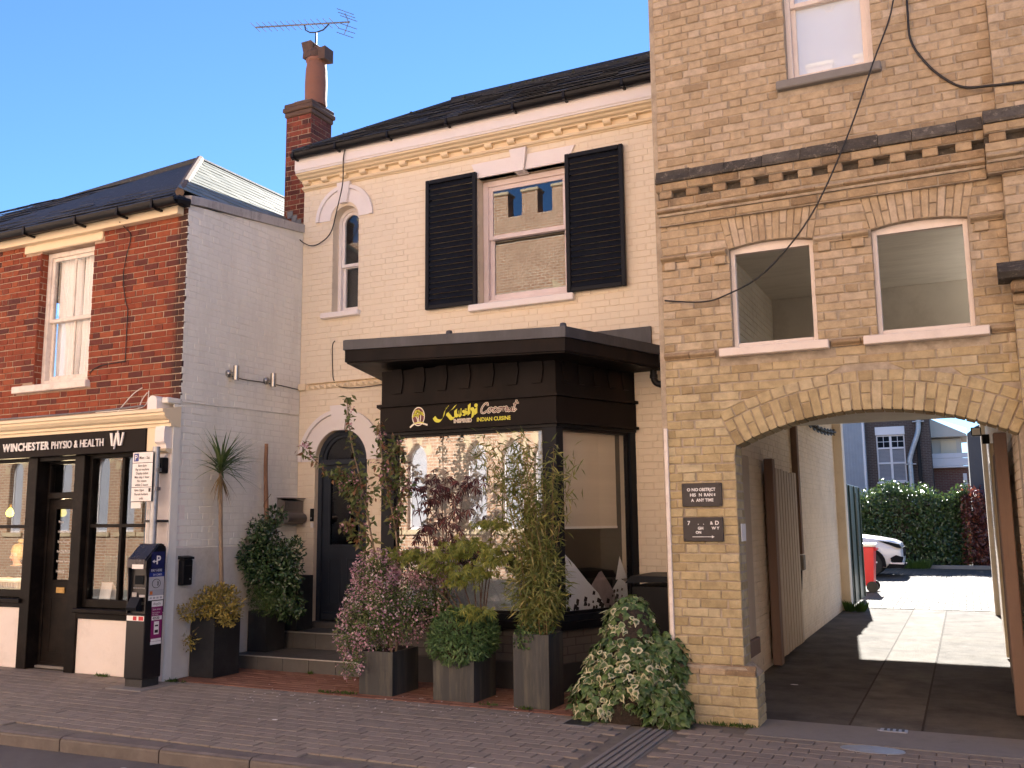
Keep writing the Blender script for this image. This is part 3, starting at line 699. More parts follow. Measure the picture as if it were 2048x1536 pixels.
# left window
wn = part('shop_window', (-10.7, 7.6, .8), S_)
frame_mb(-12.6, -10.10, .80, 2.443, 7.60, 7.70, .05, .005, .09, .04).box(-11.10, -11.06, 7.61, 7.69, .89, 2.40, .004).box(-12.55, -10.15, 7.612, 7.688, 1.612, 1.652, .004).build('frame', M['shop_black'], wn)
for a, b in ((-12.55, -11.10), (-11.06, -10.15)):
    for c, d in ((.89, 1.612), (1.652, 2.403)): MB().box(a, b, 7.645, 7.651, c, d).build('pane', M['glass_shop'], wn)
MB().box(-12.6, -10.06, 7.50, 7.70, .745, .795, .008).box(-12.6, -10.08, 7.54, 7.70, .69, .744, .006).build('sill', M['shop_black'], wn)
MB().box(-12.6, -10.10, 7.56, 7.72, 0, .69, .006).build('stall_riser', M['stall'], S_)
# door recess
MB().box(-10.095, -9.93, 7.535, 7.90, 0, 2.443, .006).build('door_post', M['shop_black'], S_)
MB().box(-9.29, -9.13, 7.535, 7.90, 0, 2.443, .006).build('door_post', M['shop_black'], S_)
MB().box(-9.93, -9.29, 7.56, 7.90, 2.40, 2.443).build('recess_head', M['shop_black'], S_)
dA = part('door', (-9.6, 7.71, 0), S_)
frame_mb(-9.925, -9.295, .03, 2.40, 7.69, 7.76, .035, .004).box(-9.89, -9.33, 7.66, 7.76, 1.955, 2.03, .006).build('frame', M['shop_black'], dA)
MB().box(-9.888, -9.332, 7.72, 7.726, 2.03, 2.365).build('transom_light', M['glass_shop'], dA)
panel(MB(), rect(-9.885, -9.335, .05, 1.95), [rect(-9.765, -9.455, 1.00, 1.84)], XZ, 7.705, 7.745).build('leaf', M['shop_black'], dA)
frame_mb(-9.775, -9.445, .99, 1.85, 7.695, 7.706, .018, .003).build('glazing_bead', M['shop_black'], dA)
frame_mb(-9.775, -9.445, .18, .80, 7.698, 7.706, .02, .003).build('lower_panel', M['shop_black'], dA)
MB().box(-9.765, -9.455, 7.72, 7.726, 1.00, 1.84).build('pane', M['glass_dark'], dA)
MB().box(-9.68, -9.54, 7.692, 7.706, .855, .925, .004).box(-9.665, -9.555, 7.688, 7.694, .875, .90, .002).build('letter_plate', M['brass'], dA)
MB().box(-9.93, -9.29, 7.66, 7.95, 0, .03, .004).build('threshold', M['concrete'], dA)
for k, tx in enumerate(('Physio', "Women's Health", 'Sports Massage', 'Reformer Pilates', 'Personal Training', 'Shockwave')):
    put_text(tx, M['white_print'], dA, (-9.735, 7.7185, 1.67 - k * .115), (1, 0, 0), (0, 0, 1), .038, 'door_lettering', sx=.85)
# inside the shop
rm = part('shop_interior', (-10.5, 9, 0), A)
MB().box(-13, -8, 7.95, 11, -.02, .02).build('floor', M['timber'], rm)
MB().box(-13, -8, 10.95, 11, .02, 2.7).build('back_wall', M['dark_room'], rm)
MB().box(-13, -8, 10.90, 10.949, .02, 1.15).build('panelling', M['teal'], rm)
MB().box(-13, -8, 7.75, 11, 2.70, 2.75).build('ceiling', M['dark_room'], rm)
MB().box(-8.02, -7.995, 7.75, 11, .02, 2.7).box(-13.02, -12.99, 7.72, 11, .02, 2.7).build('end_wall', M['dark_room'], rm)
MB().box(-13.0, -12.6, 7.55, 7.75, 0, 2.443).build('party_pier', M['shop_black'], S_)
for k in range(38): MB().box(-13 + k * .13, -12.985 + k * .13, 10.885, 10.8995, .02, 1.15).build('batten', M['teal'], rm)
M['bulb'] = emit('warm_bulb', (1, .74, .10), 1.3)
for (lx, lz, which) in ((-11.83, 1.82, 'over the reception desk'), (-10.78, 1.81, 'seen through the shop door')):
    lp = thing('pendant_lamp', 'warm glowing pendant bulb ' + which, 'lamp', (lx, 8.6, lz), 'pendant bulbs in the shop')
    MB().tube([(lx, 8.6, 2.7), (lx, 8.6, lz + .12)], .006, 6).build('cord', M['cable'], lp)
    MB().lathe([(.012, .12), (.02, .10), (.02, .065)], (lx, 8.6, lz), 10).build('lamp_holder', M['brass'], lp)
    MB().lathe([(.015, .065), (.04, .03), (.052, -.01), (.04, -.045), (.0, -.062)], (lx, 8.6, lz), 12).build('bulb', M['bulb'], lp, smooth=True)
    pl_ = bpy.data.lights.new('bulb_light', 'POINT'); pl_.energy = 14; pl_.color = (1, .74, .42); pl_.shadow_soft_size = .06; po = bpy.data.objects.new('bulb_light', pl_); COL.objects.link(po); po.parent = lp; po.location = (0, -.0, -.13)
dk = thing('reception_desk', 'white ribbed reception desk behind the left shop window', 'desk', (-12.3, 8.9, 0))
MB().box(-12.95, -11.86, 8.80, 9.2, .86, .90, .006).build('top', M['white_print'], dk)
m = MB().box(-12.9, -11.9, 8.86, 9.15, .02, .858)
m.build('carcass', M['blind_white'], dk)
for k in range(20): MB().box(-12.9 + k * .05, -12.872 + k * .05, 8.84, 8.859, .02, .855, .004).build('rib', M['white_print'], dk)
lf = thing('leaflet_card', 'white folded card standing in the right shop window', 'card', (-8.98, 7.76, .72))
MB().add([(-9.03, 7.74, .725), (-8.86, 7.74, .725), (-8.92, 7.84, .985), (-9.10, 7.84, .985)], [(0, 1, 2, 3)]).add([(-9.03, 7.742, .725), (-8.86, 7.742, .725), (-8.92, 7.842, .985), (-9.10, 7.842, .985)], [(3, 2, 1, 0)]).build('front_leaf', M['white_print'], lf, fix=False)
MB().add([(-8.99, 7.92, .725), (-8.84, 7.92, .725), (-8.92, 7.845, .985), (-9.10, 7.845, .985)], [(0, 1, 2, 3)]).build('back_leaf', M['white_print'], lf, fix=False)
# wires on the red front
wire('wall_cable', [(-8.72, 7.49, 5.17), (-8.70, 7.585, 5.10), (-8.63, 7.588, 5.0), (-8.70, 7.588, 4.72), (-8.72, 7.588, 4.5), (-8.66, 7.588, 4.22), (-8.62, 7.588, 4.14)], .0055, M['cable']); c1 = bpy.context.scene.objects['wall_cable']
tag(c1, 'thin black cable snaking down from the gutter over the red brick', 'cable')
wc = wire('wall_cable', [(-8.62, 7.588, 4.14), (-8.62, 7.588, 3.75), (-8.62, 7.588, 3.52), (-8.66, 7.588, 3.51), (-8.95, 7.588, 3.50), (-9.10, 7.585, 3.47), (-9.2, 7.59, 3.42)], .0055, M['cable'])
tag(wc, 'thin black cable dropping straight and turning towards the sash window', 'cable')
for k, pts in enumerate(([(-8.32, 7.585, 3.18), (-8.42, 7.56, 3.12), (-8.52, 7.50, 2.98), (-8.54, 7.45, 2.90)], [(-8.24, 7.588, 3.12), (-8.29, 7.57, 3.05), (-8.27, 7.50, 2.93)], [(-8.22, 7.588, 3.14), (-8.22, 7.57, 3.0), (-8.25, 7.49, 2.93), (-8.5, 7.46, 2.92), (-8.9, 7.46, 2.92)])):
    tag(wire('loose_cable', pts, .006, M['cable_white']), ['longest white cable looping down onto the shop cornice', 'short white cable hooked above the shop cornice', 'white cable running down and along the shop cornice'][k], 'cable')
tag(wire('loose_cable', [(-12.9, 7.43, 2.925), (-11.5, 7.45, 2.93), (-10.2, 7.43, 2.925), (-9.0, 7.46, 2.93), (-8.15, 7.45, 2.95)], .011, M['lead']), 'thick grey cable lying along the top of the shop cornice', 'cable')
# ------------------------------------------------------------------ cream painted house (middle)
YB = 9.66
B = thing('cream_house', 'cream painted brick house with black shutters, arched door and black bay shopfront', 'building', (-5.0, 9.9, 0))
AWc, AWh, AWz0, AWs = -7.055, .205, 4.345, 5.57      # arched window
DWc, DWh, DWs = -7.075, .40, 2.42                     # door
MW = (-5.09, -3.90, 4.215, 5.80)                      # main window
def arch_loop(cx, h, z0, zs, n=14): return [(cx - h, z0), (cx + h, z0)] + arc_pts(cx, zs, h, 0, pi, n)
mb = MB()
panel(mb, rect(XA - .0, -2.28, .0, 6.30), [arch_loop(AWc, AWh, AWz0, AWs), arch_loop(DWc, DWh, .30, DWs), rect(*MW), rect(-6.0, -3.36, .70, 2.9)], XZ, YB + .0035, YB + .24)
wallB = mb.build('front_wall', M['cream_joint'], B)
sur = lambda c, r, zs: (lambda z: ((c - sqrt(r * r - (z - zs) ** 2)), (c + sqrt(r * r - (z - zs) ** 2))) if zs - .01 < z < zs + r - .01 else None)
def lintel_hole(z):
    if 5.80 < z < 6.0: t = (z - 5.80) / .2; return (-5.09 - .085 * t, -3.9 + .1 * t)
hB = [h_arch(AWc, AWh, AWz0, AWs), h_arch(DWc, DWh, .30, DWs), h_rect(*MW), lintel_hole, sur(AWc - .02, .455, 5.60), sur(DWc, .655, DWs),
      h_rect(-6.12, -3.20, 0, 3.40), h_rect(-7.745, -6.1, 3.352, 3.432)]
lay(wallB, M['cream'], (0, YB, 0), (1, 0, 0), (0, 0, 1), courses(.34, 6.075, XA + .003, -2.29, hB, off=.03, joint=.008), .0, .03, .0035, 300, jit=.003, tilt=.008, rag=.003)
MB().box(-7.74, -2.3, YB + .3, 13.2, 3.2, 6.3).box(-7.74, -6.2, YB + .5, 13.2, 0, 3.2).box(-3.1, -2.34, YB + .3, 13.2, 0, 3.2).box(-6.2, -3.1, 12.6, 13.2, 0, 3.2).build('rear_body', M['dark_room'], B)
MB().box(-7.752, -7.741, 9.9, 13.2, 5.0, 6.4).build('gable_wall', M['chim'], B)
# cornice
co = part('cornice', (-5, 9.5, 6.1), B)
def lm(prof, x0, x1, nm, mat, par, **k): return MB().prism(prof, lambda p, a: (a, p[0], p[1]), x0, x1).build(nm, mat, par, **k)
lm([(9.70, 6.44), (9.43, 6.44), (9.43, 6.29), (9.445, 6.275), (9.445, 6.262), (9.70, 6.262)], -7.735, -2.29, 'eaves_fascia', M['trim'], co)
lm([(9.70, 6.261), (9.46, 6.261), (9.47, 6.242), (9.51, 6.232), (9.53, 6.212), (9.575, 6.202), (9.58, 6.19), (9.70, 6.19)], -7.745, -2.29, 'cove_moulding', M['trim_cream'], co)
lm([(9.70, 6.189), (9.64, 6.189), (9.64, 6.131), (9.70, 6.131)], -7.748, -2.29, 'bed_board', M['trim_cream'], co)
lm([(9.70, 6.13), (9.645, 6.13), (9.61, 6.122), (9.60, 6.106), (9.61, 6.09), (9.64, 6.085), (9.645, 6.075), (9.70, 6.075)], -7.748, -2.29, 'lower_roll', M['trim_cream'], co)
for k in range(17):
    xx = -7.72 + k * .3065
    lm([(9.64, 6.1895), (9.578, 6.1895), (9.575, 6.165), (9.585, 6.15), (9.60, 6.142), (9.64, 6.136)], xx, xx + .095, 'bracket', M['trim_cream'], co)
# eaves gutter
g = MB(); n = 9
for xx in (-7.73, -2.285):
    for k in range(n): a = pi + pi * k / (n - 1); g.v.append((xx, 9.375 + .062 * cos(a), 6.492 + .07 * sin(a)))
    for k in range(n): a = 2 * pi - pi * k / (n - 1); g.v.append((xx, 9.375 + .054 * cos(a), 6.495 + .06 * sin(a)))
N = 2 * n
g.f = [(k, (k + 1) % N, N + (k + 1) % N, N + k) for k in range(N)] + [tuple(range(N)), tuple(range(2 * N - 1, N - 1, -1))]
gut = g.build('gutter', M['gutter'], B, smooth='auto')
for xx in (-7.68, -7.0, -6.2, -5.35, -4.45, -3.8, -3.1, -2.5): MB().box(xx - .015, xx + .015, 9.305, 9.43, 6.412, 6.432, .003).box(xx - .015, xx + .015, 9.305, 9.318, 6.417, 6.502).build('bracket', M['gutter'], gut)
# roof
r0, r1, rz = Vector((-7.72, 9.36, 6.51)), Vector((-2.28, 9.36, 6.51)), 7.81
ra, rb = Vector((-6.43, 11.4, rz)), Vector((-2.28, 11.4, rz))
rf = MB().add([r0, r1, rb, ra, (-7.72, 13.4, 6.51), (-2.28, 13.4, 6.51)], [(0, 1, 2, 3), (0, 3, 4), (3, 2, 5, 4), (1, 5, 2)]).build('roof', M['slate'], B)
vd = (rb - r1).normalized(); vm = (rb - r1).length
slates(rf, M['slate'], r0 + Vector((0, 0, .002)), (1, 0, 0), vd, vm - .1, lambda v: (v / vm * 1.29, 5.44), .20, .28, 'slates', 8, .02)
# mossy clumps along ridge and hip
mm = MB(); R = random.Random(5)
for p, q, n in ((ra, rb, 120), (r0, ra, 30)):
    for k in range(n):
        c = p.lerp(q, R.random()); s = R.uniform(.010, .028); c = c + Vector((0, R.uniform(-.05, .02), R.uniform(.0, .03)))
        mm.lathe([(0.0, -s), (s * 1.2, -s * .3), (s, s * .4), (0, s * .8)], c, 6)
mm.build('moss', M['moss'], rf, kind='stuff')
MB().tube([ra + Vector((0, 0, .015)), rb + Vector((0, 0, .015))], .06, 7).tube([r0 + Vector((0, 0, .02)), ra + Vector((0, 0, .015))], .03, 6).build('ridge_tiles', M['slate'], rf)
# ---- chimney
ch = part('chimney', (-8.1, 10.15, 5.4), B)
CX0, CX1, CY0, CY1 = -8.33, -7.895, 9.95, 10.42
core = MB().box(CX0 + .008, CX1 - .008, CY0 + .008, CY1 - .008, 5.2, 7.36).build('core', M['red_mortar'], ch)
lay(core, M['chim'], (0, CY0, 0), (1, 0, 0), (0, 0, 1), courses(5.40, 7.36, CX0, CX1, []), .0, .007, .003, 150)
lay(core, M['chim'], (CX1, 0, 0), (0, 1, 0), (0, 0, 1), courses(5.40, 7.36, CY0, CY1, [], row0=1), .0, .007, .003, 150)
MB().box(CX0, CX0 + .007, CY0, CY1, 5.2, 7.36).box(CX0, CX1, CY1 - .007, CY1, 5.2, 7.36).build('rear_faces', M['chim'], ch)
for (z0, z1, e) in ((7.362, 7.432, .022), (7.434, 7.50, .045), (7.502, 7.56, .03)):
    MB().box(CX0 - e, CX1 + e, CY0 - e, CY1 + e, z0, z1, .012).build('corbel_course', M['yellow_soot'] if False else M['terra_dark'], ch)
MB().prism([(CX0, 7.56), (CX1, 7.56), (CX1 - .12, 7.60), (CX0 + .12, 7.60)], XZ, CY0 + .03, CY1 - .03).build('flaunching', M['concrete'], ch)
pot = MB(); cx, cy = -8.0, 10.18
prof = [(.155, 7.57), (.16, 7.60), (.155, 7.66), (.158, 7.9), (.15, 8.12), (.135, 8.22), (.15, 8.24), (.15, 8.27), (.14, 8.28)]
pot.lathe([(r, z) for r, z in prof], (cx, cy, 0), 20); pot.build('chimney_pot', M['terracotta'], ch, smooth='auto')
# horned cowl on the pot
cw = MB(); cw.lathe([(.145, 8.285), (.15, 8.36), (.12, 8.42), (.0, 8.46)], (cx, cy, 0), 12)
cw.prism([(cx - .19, 8.54), (cx - .02, 8.54), (cx + .02, 8.50), (cx + .01, 8.29), (cx - .16, 8.29), (cx - .15, 8.38)], XZ, cy - .12, cy + .12)
cw.prism([(cx + .02, 8.46), (cx + .15, 8.40), (cx + .22, 8.41), (cx + .22, 8.22), (cx + .12, 8.23), (cx + .02, 8.30)], XZ, cy - .10, cy + .10)
cw.build('cowl', M['terra_dark'], ch)
# stepped lead flashing where the chimney meets the roof
for k in range(5): MB().box(CX0 + .07 + k * .075, CX0 + .16 + k * .075, CY0 - .012, CY0 - .002, 5.86 - k * .07, 5.96 - k * .07).build('step_flashing', M['lead'], ch)
# ---- arched first floor window
w = part('arched_window', (AWc, YB, AWz0), B)
def arch_band(c, zs, r0, r1, y0, y1, n=22, a0=0, a1=pi):
    o = arc_pts(c, zs, r1, a0, a1, n) + arc_pts(c, zs, r0, a1, a0, n); return MB().prism(o, XZ, y0, y1)
yf = YB + .13
mb = arch_band(AWc, AWs, AWh - .045, AWh, yf, yf + .08).box(AWc - AWh, AWc - AWh + .045, yf, yf + .08, AWz0, AWs).box(AWc + AWh - .045, AWc + AWh, yf, yf + .08, AWz0, AWs)
mb.build('frame', M['timber_pink'] if 'timber_pink' in M else M['trim'], w)
h2 = AWh - .047
arch_band(AWc, AWs, h2 - .04, h2, yf + .015, yf + .05).box(AWc - h2, AWc - h2 + .04, yf + .015, yf + .05, 5.02, AWs).box(AWc + h2 - .04, AWc + h2, yf + .015, yf + .05, 5.02, AWs).box(AWc - h2, AWc + h2, yf + .013, yf + .052, 4.98, 5.02).build('upper_sash', M['trim'], w)
MB().box(AWc - h2, AWc - h2 + .04, yf + .052, yf + .09, 4.44, 5.0).box(AWc + h2 - .04, AWc + h2, yf + .052, yf + .09, 4.44, 5.0).box(AWc - h2, AWc + h2, yf + .053, yf + .091, 4.36, 4.44).box(AWc - h2 + .04, AWc + h2 - .04, yf + .053, yf + .091, 4.97, 5.0).build('lower_sash', M['trim'], w)
MB().prism(arch_loop(AWc, h2 - .03, 5.0, AWs, 16), XZ, yf + .03, yf + .034).build('pane', M['glass'], w)
MB().box(AWc - h2 + .03, AWc + h2 - .03, yf + .068, yf + .072, 4.40, 5.0).build('pane', M['glass'], w)
MB().box(AWc - .3, AWc + .3, yf + .2, yf + .21, 4.3, 5.9).build('blind', M['blind_white'], w)
MB().box(-7.395, -6.805, YB - .07, YB + .15, 4.27, 4.342, .008).build('sill', M['trim'], w)
hc = AWc - .02
arch_band(hc, 5.60, AWh + .022, .40, YB - .010, YB + .05).build('surround', M['trim'], w)
arch_band(hc, 5.60, .402, .452, YB - .035, YB + .05).build('surround_rim', M['trim'], w)
MB().prism([(hc - .055, 5.805), (hc + .055, 5.805), (hc + .105, 6.085), (hc - .105, 6.085)], XZ, YB - .05, YB + .05).build('keystone', M['trim'], w)
# ---- main first floor window
M['glass_main'] = glassmat('old_sash_glass', (.9, .9, .9), 1.6, .10, 0, .0, .02)
M['pinkish'] = plain('pinkish_white_paint', (.72, .62, .60), .5, .05, 3, .15, 30, grime=((.45, .36, .33), .3), gscale=4)
w = sash_window(B, -5.085, -3.905, 4.218, 5.785, YB + .12, M['pinkish'], M['glass_main'], .07, .055, 5.07, ())
MB().box(-5.2, -3.84, YB - .075, YB + .13, 4.13, 4.212, .008).build('sill', M['trim'], w)
MB().box(-5.0, -3.98, YB + .30, YB + .31, 4.2, 5.8).build('blind', M['blind_white'], w)  # pale sheet that brightens and tints the panes like reflected brick
wl = part('window_head', (-4.5, YB, 5.8), B)
MB().prism([(-5.09, 5.80), (-4.585, 5.80), (-4.62, 5.985), (-5.172, 5.985)], XZ, YB - .022, YB + .10).build('head_block', M['trim'], wl)
MB().prism([(-4.445, 5.80), (-3.90, 5.80), (-3.80, 5.985), (-4.41, 5.985)], XZ, YB - .022, YB + .10).build('head_block', M['trim'], wl)
MB().prism([(-4.58, 5.782), (-4.45, 5.782), (-4.415, 6.065), (-4.635, 6.065)], XZ, YB - .06, YB + .10).build('keystone', M['trim'], wl)
# ---- louvred shutters
for sx0, sx1 in ((-5.80, -5.085), (-3.915, -3.205)):
    s = part('shutter', ((sx0 + sx1) / 2, YB, 4.2), B)
    y0, y1 = YB - .075, YB - .03
    frame_mb(sx0, sx1, 4.215, 5.868, y0, y1, .052, .006).build('frame', M['navy'], s)
    nsl = 22; pitch = (5.868 - 4.215 - .104) / nsl
    for k in range(nsl):
        z = 4.267 + k * pitch; m = MB()
        prof = [(y0 + .004, z + .002), (y0 + .010, z - .003), (y1 - .004, z + pitch * .95), (y1 - .010, z + pitch * .98)]
        m.prism([(p, q) for p, q in prof], lambda p, a: (a, p[0], p[1]), sx0 + .05, sx1 - .05); m.build('slat', M['navy'], s)
    for z in (4.5, 5.6): MB().box(sx0 + .03, sx0 + .06, y1, YB - .001, z, z + .05).box(sx1 - .06, sx1 - .03, y1, YB - .001, z, z + .05).build('fixing', M['navy'], s)
# ---- string course of small pyramids left of the bay
sc_ = part('string_course', (-7, YB, 3.4), B)
MB().box(-7.748, -6.10, YB - .012, YB + .03, 3.355, 3.425, .003).box(-7.60, -6.10, YB - .045, YB + .03, 3.426, 3.438, .003).build('band', M['trim_cream'], sc_)
MB().box(-7.748, -7.63, YB - .045, YB - .0125, 3.352, 3.436, .005).build('end_stop', M['trim_cream'], sc_)
xx = -7.60
while xx < -6.2:
    MB().add([(xx, YB - .0125, 3.36), (xx + .085, YB - .0125, 3.36), (xx + .085, YB - .0125, 3.422), (xx, YB - .0125, 3.422), (xx + .0425, YB - .045, 3.391)], [(0, 1, 4), (1, 2, 4), (2, 3, 4), (3, 0, 4)]).build('pyramid', M['trim_cream'], sc_); xx += .092
# ---- door
d = part('door', (DWc, YB, .4), B)
arch_band(DWc, DWs, DWh + .002, .60, YB - .012, YB + .05, 26).build('surround', M['trim'], d)
arch_band(DWc, DWs, .602, .652, YB - .045, YB + .05, 26).build('surround_rim', M['trim'], d)
MB().prism([(DWc - .085, DWs + DWh - .02), (DWc + .085, DWs + DWh - .02), (DWc + .14, DWs + .70), (DWc - .14, DWs + .70)], XZ, YB - .06, YB + .05).build('keystone', M['trim'], d)
yd = YB + .07
arch_band(DWc, DWs, DWh - .06, DWh - .001, yd, yd + .1, 22).box(DWc - DWh, DWc - DWh + .06, yd, yd + .1, .42, DWs).box(DWc + DWh - .06, DWc + DWh, yd, yd + .1, .42, DWs).box(DWc - DWh + .06, DWc + DWh - .06, yd - .01, yd + .1, 2.37, 2.44, .006).build('frame', M['door_navy'], d)
MB().prism([(DWc - .339, DWs + .02)] + [(DWc + .339, DWs + .02)] + arc_pts(DWc, DWs, .339, .06, pi - .06, 18), XZ, yd + .04, yd + .045).build('fanlight', M['glass_dark'], d)
arch_band(DWc, DWs, .300, .339, yd + .02, yd + .06, 20, .06, pi - .06).build('fanlight_bead', M['door_navy'], d)
panel(MB(), rect(DWc - .337, DWc + .337, .43, 2.368), [rect(DWc - .225, DWc + .225, 1.36, 2.22)], XZ, yd + .03, yd + .075).build('leaf', M['door_navy'], d)
MB().box(DWc - .225, DWc + .225, yd + .045, yd + .05, 1.36, 2.22).build('pane', M['glass_dark'], d)
frame_mb(DWc - .24, DWc + .24, 1.345, 2.235, yd + .018, yd + .031, .022, .003).build('glazing_bead', M['door_navy'], d)
for sx in (-1, 1): frame_mb(DWc + sx * .135 - .09, DWc + sx * .135 + .09, .62, 1.20, yd + .02, yd + .031, .02, .004).build('lower_panel', M['door_navy'], d)
MB().box(DWc - .30, DWc + .30, yd - .005, yd + .031, .44, .53, .006).build('kick_board', M['door_navy'], d)
MB().box(DWc - DWh, DWc + DWh, YB - .02, YB + .24, .345, .42, .006).build('sill', M['step'], d)
MB().box(DWc - DWh, DWc + DWh, yd + .2, yd + .22, .3, 2.85).build('hall_wall', M['dark_room'], d)
bl = thing('video_doorbell', 'small black doorbell with a white plate on the door jamb', 'doorbell', (-7.50, YB, 1.65))
MB().box(-7.52, -7.47, YB - .03, YB - .001, 1.66, 1.82, .006).build('body', M['black'], bl); MB().lathe([(.014, -.034), (.0, -.036)], (-7.495, YB, 1.70), 12, 'y').build('button', M['alu'], bl)
MB().box(-7.515, -7.475, YB - .02, YB - .001, 1.58, 1.645, .003).build('plate', M['white_print'], bl)
# ---- entrance steps
st = thing('entrance_steps', 'two dark tiled entrance steps up to the arched door', 'steps', (-6.7, 9.0, 0))
MB().box(-7.73, -5.55, 8.56, 9.655, -.01, .142).build('lower_core', M['step'], st); MB().box(-7.73, -6.05, 9.22, 9.655, .1425, .335).build('upper_core', M['step'], st)
for k in range(6): MB().box(-7.73 + k * .363, -7.73 + (k + 1) * .363 - .005, 8.545, 8.559, .0, .140, .002).build('riser_tile', M['step'], st)
for k in range(6): MB().box(-7.73 + k * .363, -7.73 + (k + 1) * .363 - .005, 8.535, 9.21, .1425, .155, .002).build('tread_tile', M['step'], st)
for k in range(5): MB().box(-7.73 + k * .336, -7.73 + (k + 1) * .336 - .005, 9.205, 9.219, .156, .332, .002).build('riser_tile', M['step'], st)
for k in range(5): MB().box(-7.73 + k * .336, -7.73 + (k + 1) * .336 - .005, 9.195, 9.64, .3355, .348, .002).build('tread_tile', M['step'], st)
MB().box(-7.73, -5.56, 8.528, 8.534, .143, .156).build('nosing', M['nosing'], st); MB().box(-7.73, -6.06, 9.188, 9.194, .336, .349).build('nosing', M['nosing'], st)
# ---- bay shopfront
bay = part('bay_shopfront', (-4.7, 8.6, 0), B)
BP = [Vector((-6.18, 9.66)), Vector((-5.715, 8.55)), Vector((-3.635, 8.55)), Vector((-3.17, 9.66))]      # outline in plan
def off_path(d):
    """the bay outline moved outwards by d (negative is inwards)"""
    ds = [(BP[i + 1] - BP[i]).normalized() for i in range(3)]; ns = [Vector((e.y, -e.x)) for e in ds]; out = [BP[0] + ns[0] * d]
    for i in (1, 2):
        bis = (ns[i - 1] + ns[i]).normalized(); out.append(BP[i] + bis * (d / bis.dot(ns[i])))
    return out + [BP[3] + ns[2] * d]
def ring(d0, d1, z0, z1, name, mat, par=bay, dz=None, left=(0, 0)):
    a, b = off_path(d1), off_path(d0); m = MB(); dz = dz or (lambda x: 0)
    for pth in (a, b): pth[0] = pth[0] + Vector((left[0], 0)); pth[1] = pth[1] + Vector((left[1], 0))
    for i in range(4):
        for p in (a[i], b[i]):
            for z in (z0, z1): m.v.append((p.x, min(p.y, 9.66) if i in (0, 3) else p.y, z + dz(p.x)))
    for i in range(3):
        A0, B0 = i * 4, i * 4 + 4
        m.f += [(A0, B0, B0 + 1, A0 + 1), (A0 + 2, A0 + 3, B0 + 3, B0 + 2), (A0, A0 + 2, B0 + 2, B0), (A0 + 1, B0 + 1, B0 + 3, A0 + 3)]
    m.f += [(0, 1, 3, 2), (12, 14, 15, 13)]
    return m.build(name, mat, par)
ring(-.2, -.004, -.01, .60, 'base_core', M['bay_joint'])
ring(-.1, .012, 0, .26, 'plinth', M['bay_plinth'])
for i in range(3):
    p, q_ = BP[i], BP[i + 1]; u = (q_ - p); L = u.length; u3 = Vector((u.x, u.y, 0)).normalized()
    bw = MB(); a3 = Vector((p.x, p.y, 0)); nn = Vector((u3.y, -u3.x, 0))
    bw.add([a3 - nn * .003 + Vector((0, 0, .26)), a3 + u3 * L - nn * .003 + Vector((0, 0, .26)), a3 + u3 * L - nn * .003 + Vector((0, 0, .585)), a3 - nn * .003 + Vector((0, 0, .585))], [(0, 1, 2, 3)])
    lay(bw.build('base_brickwork', M['bay_joint'], B), M['bay_brick'], a3, u3, (0, 0, 1), courses(.262, .585, .002, L - .002, [], bond='stretcher'), .0, .01, .004, 80)
ring(-.1, .06, .585, .66, 'sill', M['black']); ring(-.1, .03, .661, .72, 'bottom_rail', M['navy'])
def bar3(p, q_, w, z0, z1, y0, y1, name, mat, par):
    """upright or rail on a bay face from p to q in plan, from y0 to y1 inwards"""
    p, q_ = Vector((p[0], p[1], 0)), Vector((q_[0], q_[1], 0)); u = (q_ - p).normalized(); nn = Vector((-u.y, u.x, 0)); m = MB()
    P = [p + nn * y0, q_ + nn * y0, q_ + nn * y1, p + nn * y1]; m.add([v + Vector((0, 0, z)) for z in (z0, z1) for v in P], [(0, 3, 2, 1), (4, 5, 6, 7), (0, 1, 5, 4), (1, 2, 6, 5), (2, 3, 7, 6), (3, 0, 4, 7)])
    return m.build(name, mat, par)
def on(i, t0, t1): p, q_ = BP[i], BP[i + 1]; u = (q_ - p).normalized(); L = (q_ - p).length; f = lambda t: p + u * (t if t >= 0 else L + t); return f(t0), f(t1)
Z0, Z1 = .72, 2.575
for i in range(3):
    a, b = (.09, -.09) if i != 1 else (.165, -.135)
    pa, pb = on(i, a, b)
    e0, e1 = on(i, .0, a); bar3(e0, e1, 0, Z0, Z1, .0, .09, 'mullion', M['navy'] if i else M['black'], bay)
    e0, e1 = on(i, b, 99) if False else (pb, BP[i + 1]); bar3(pb, BP[i + 1], 0, Z0, Z1, .0, .09, 'mullion', M['navy'], bay)
    for (s, e) in ((a, a + .03), (None, None)):
        if s is not None: x0, x1 = on(i, s, e)
        else: x1 = pb; x0 = on(i, b - .03, b)[0]
        bar3(x0, x1, 0, Z0, Z1, .025, .075, 'glazing_bar', M['black'], bay)
    x0, x1 = on(i, a + .03, b - .03)
    bar3(x0, x1, 0, Z0, Z0 + .03, .025, .075, 'glazing_bar', M['black'], bay); bar3(x0, x1, 0, Z1 - .03, Z1, .025, .075, 'glazing_bar', M['black'], bay)
    bar3(x0, x1, 0, Z0 + .03, Z1 - .03, .045, .051, 'pane', M['glass_bay' if i == 1 else 'glass_shop'], bay)
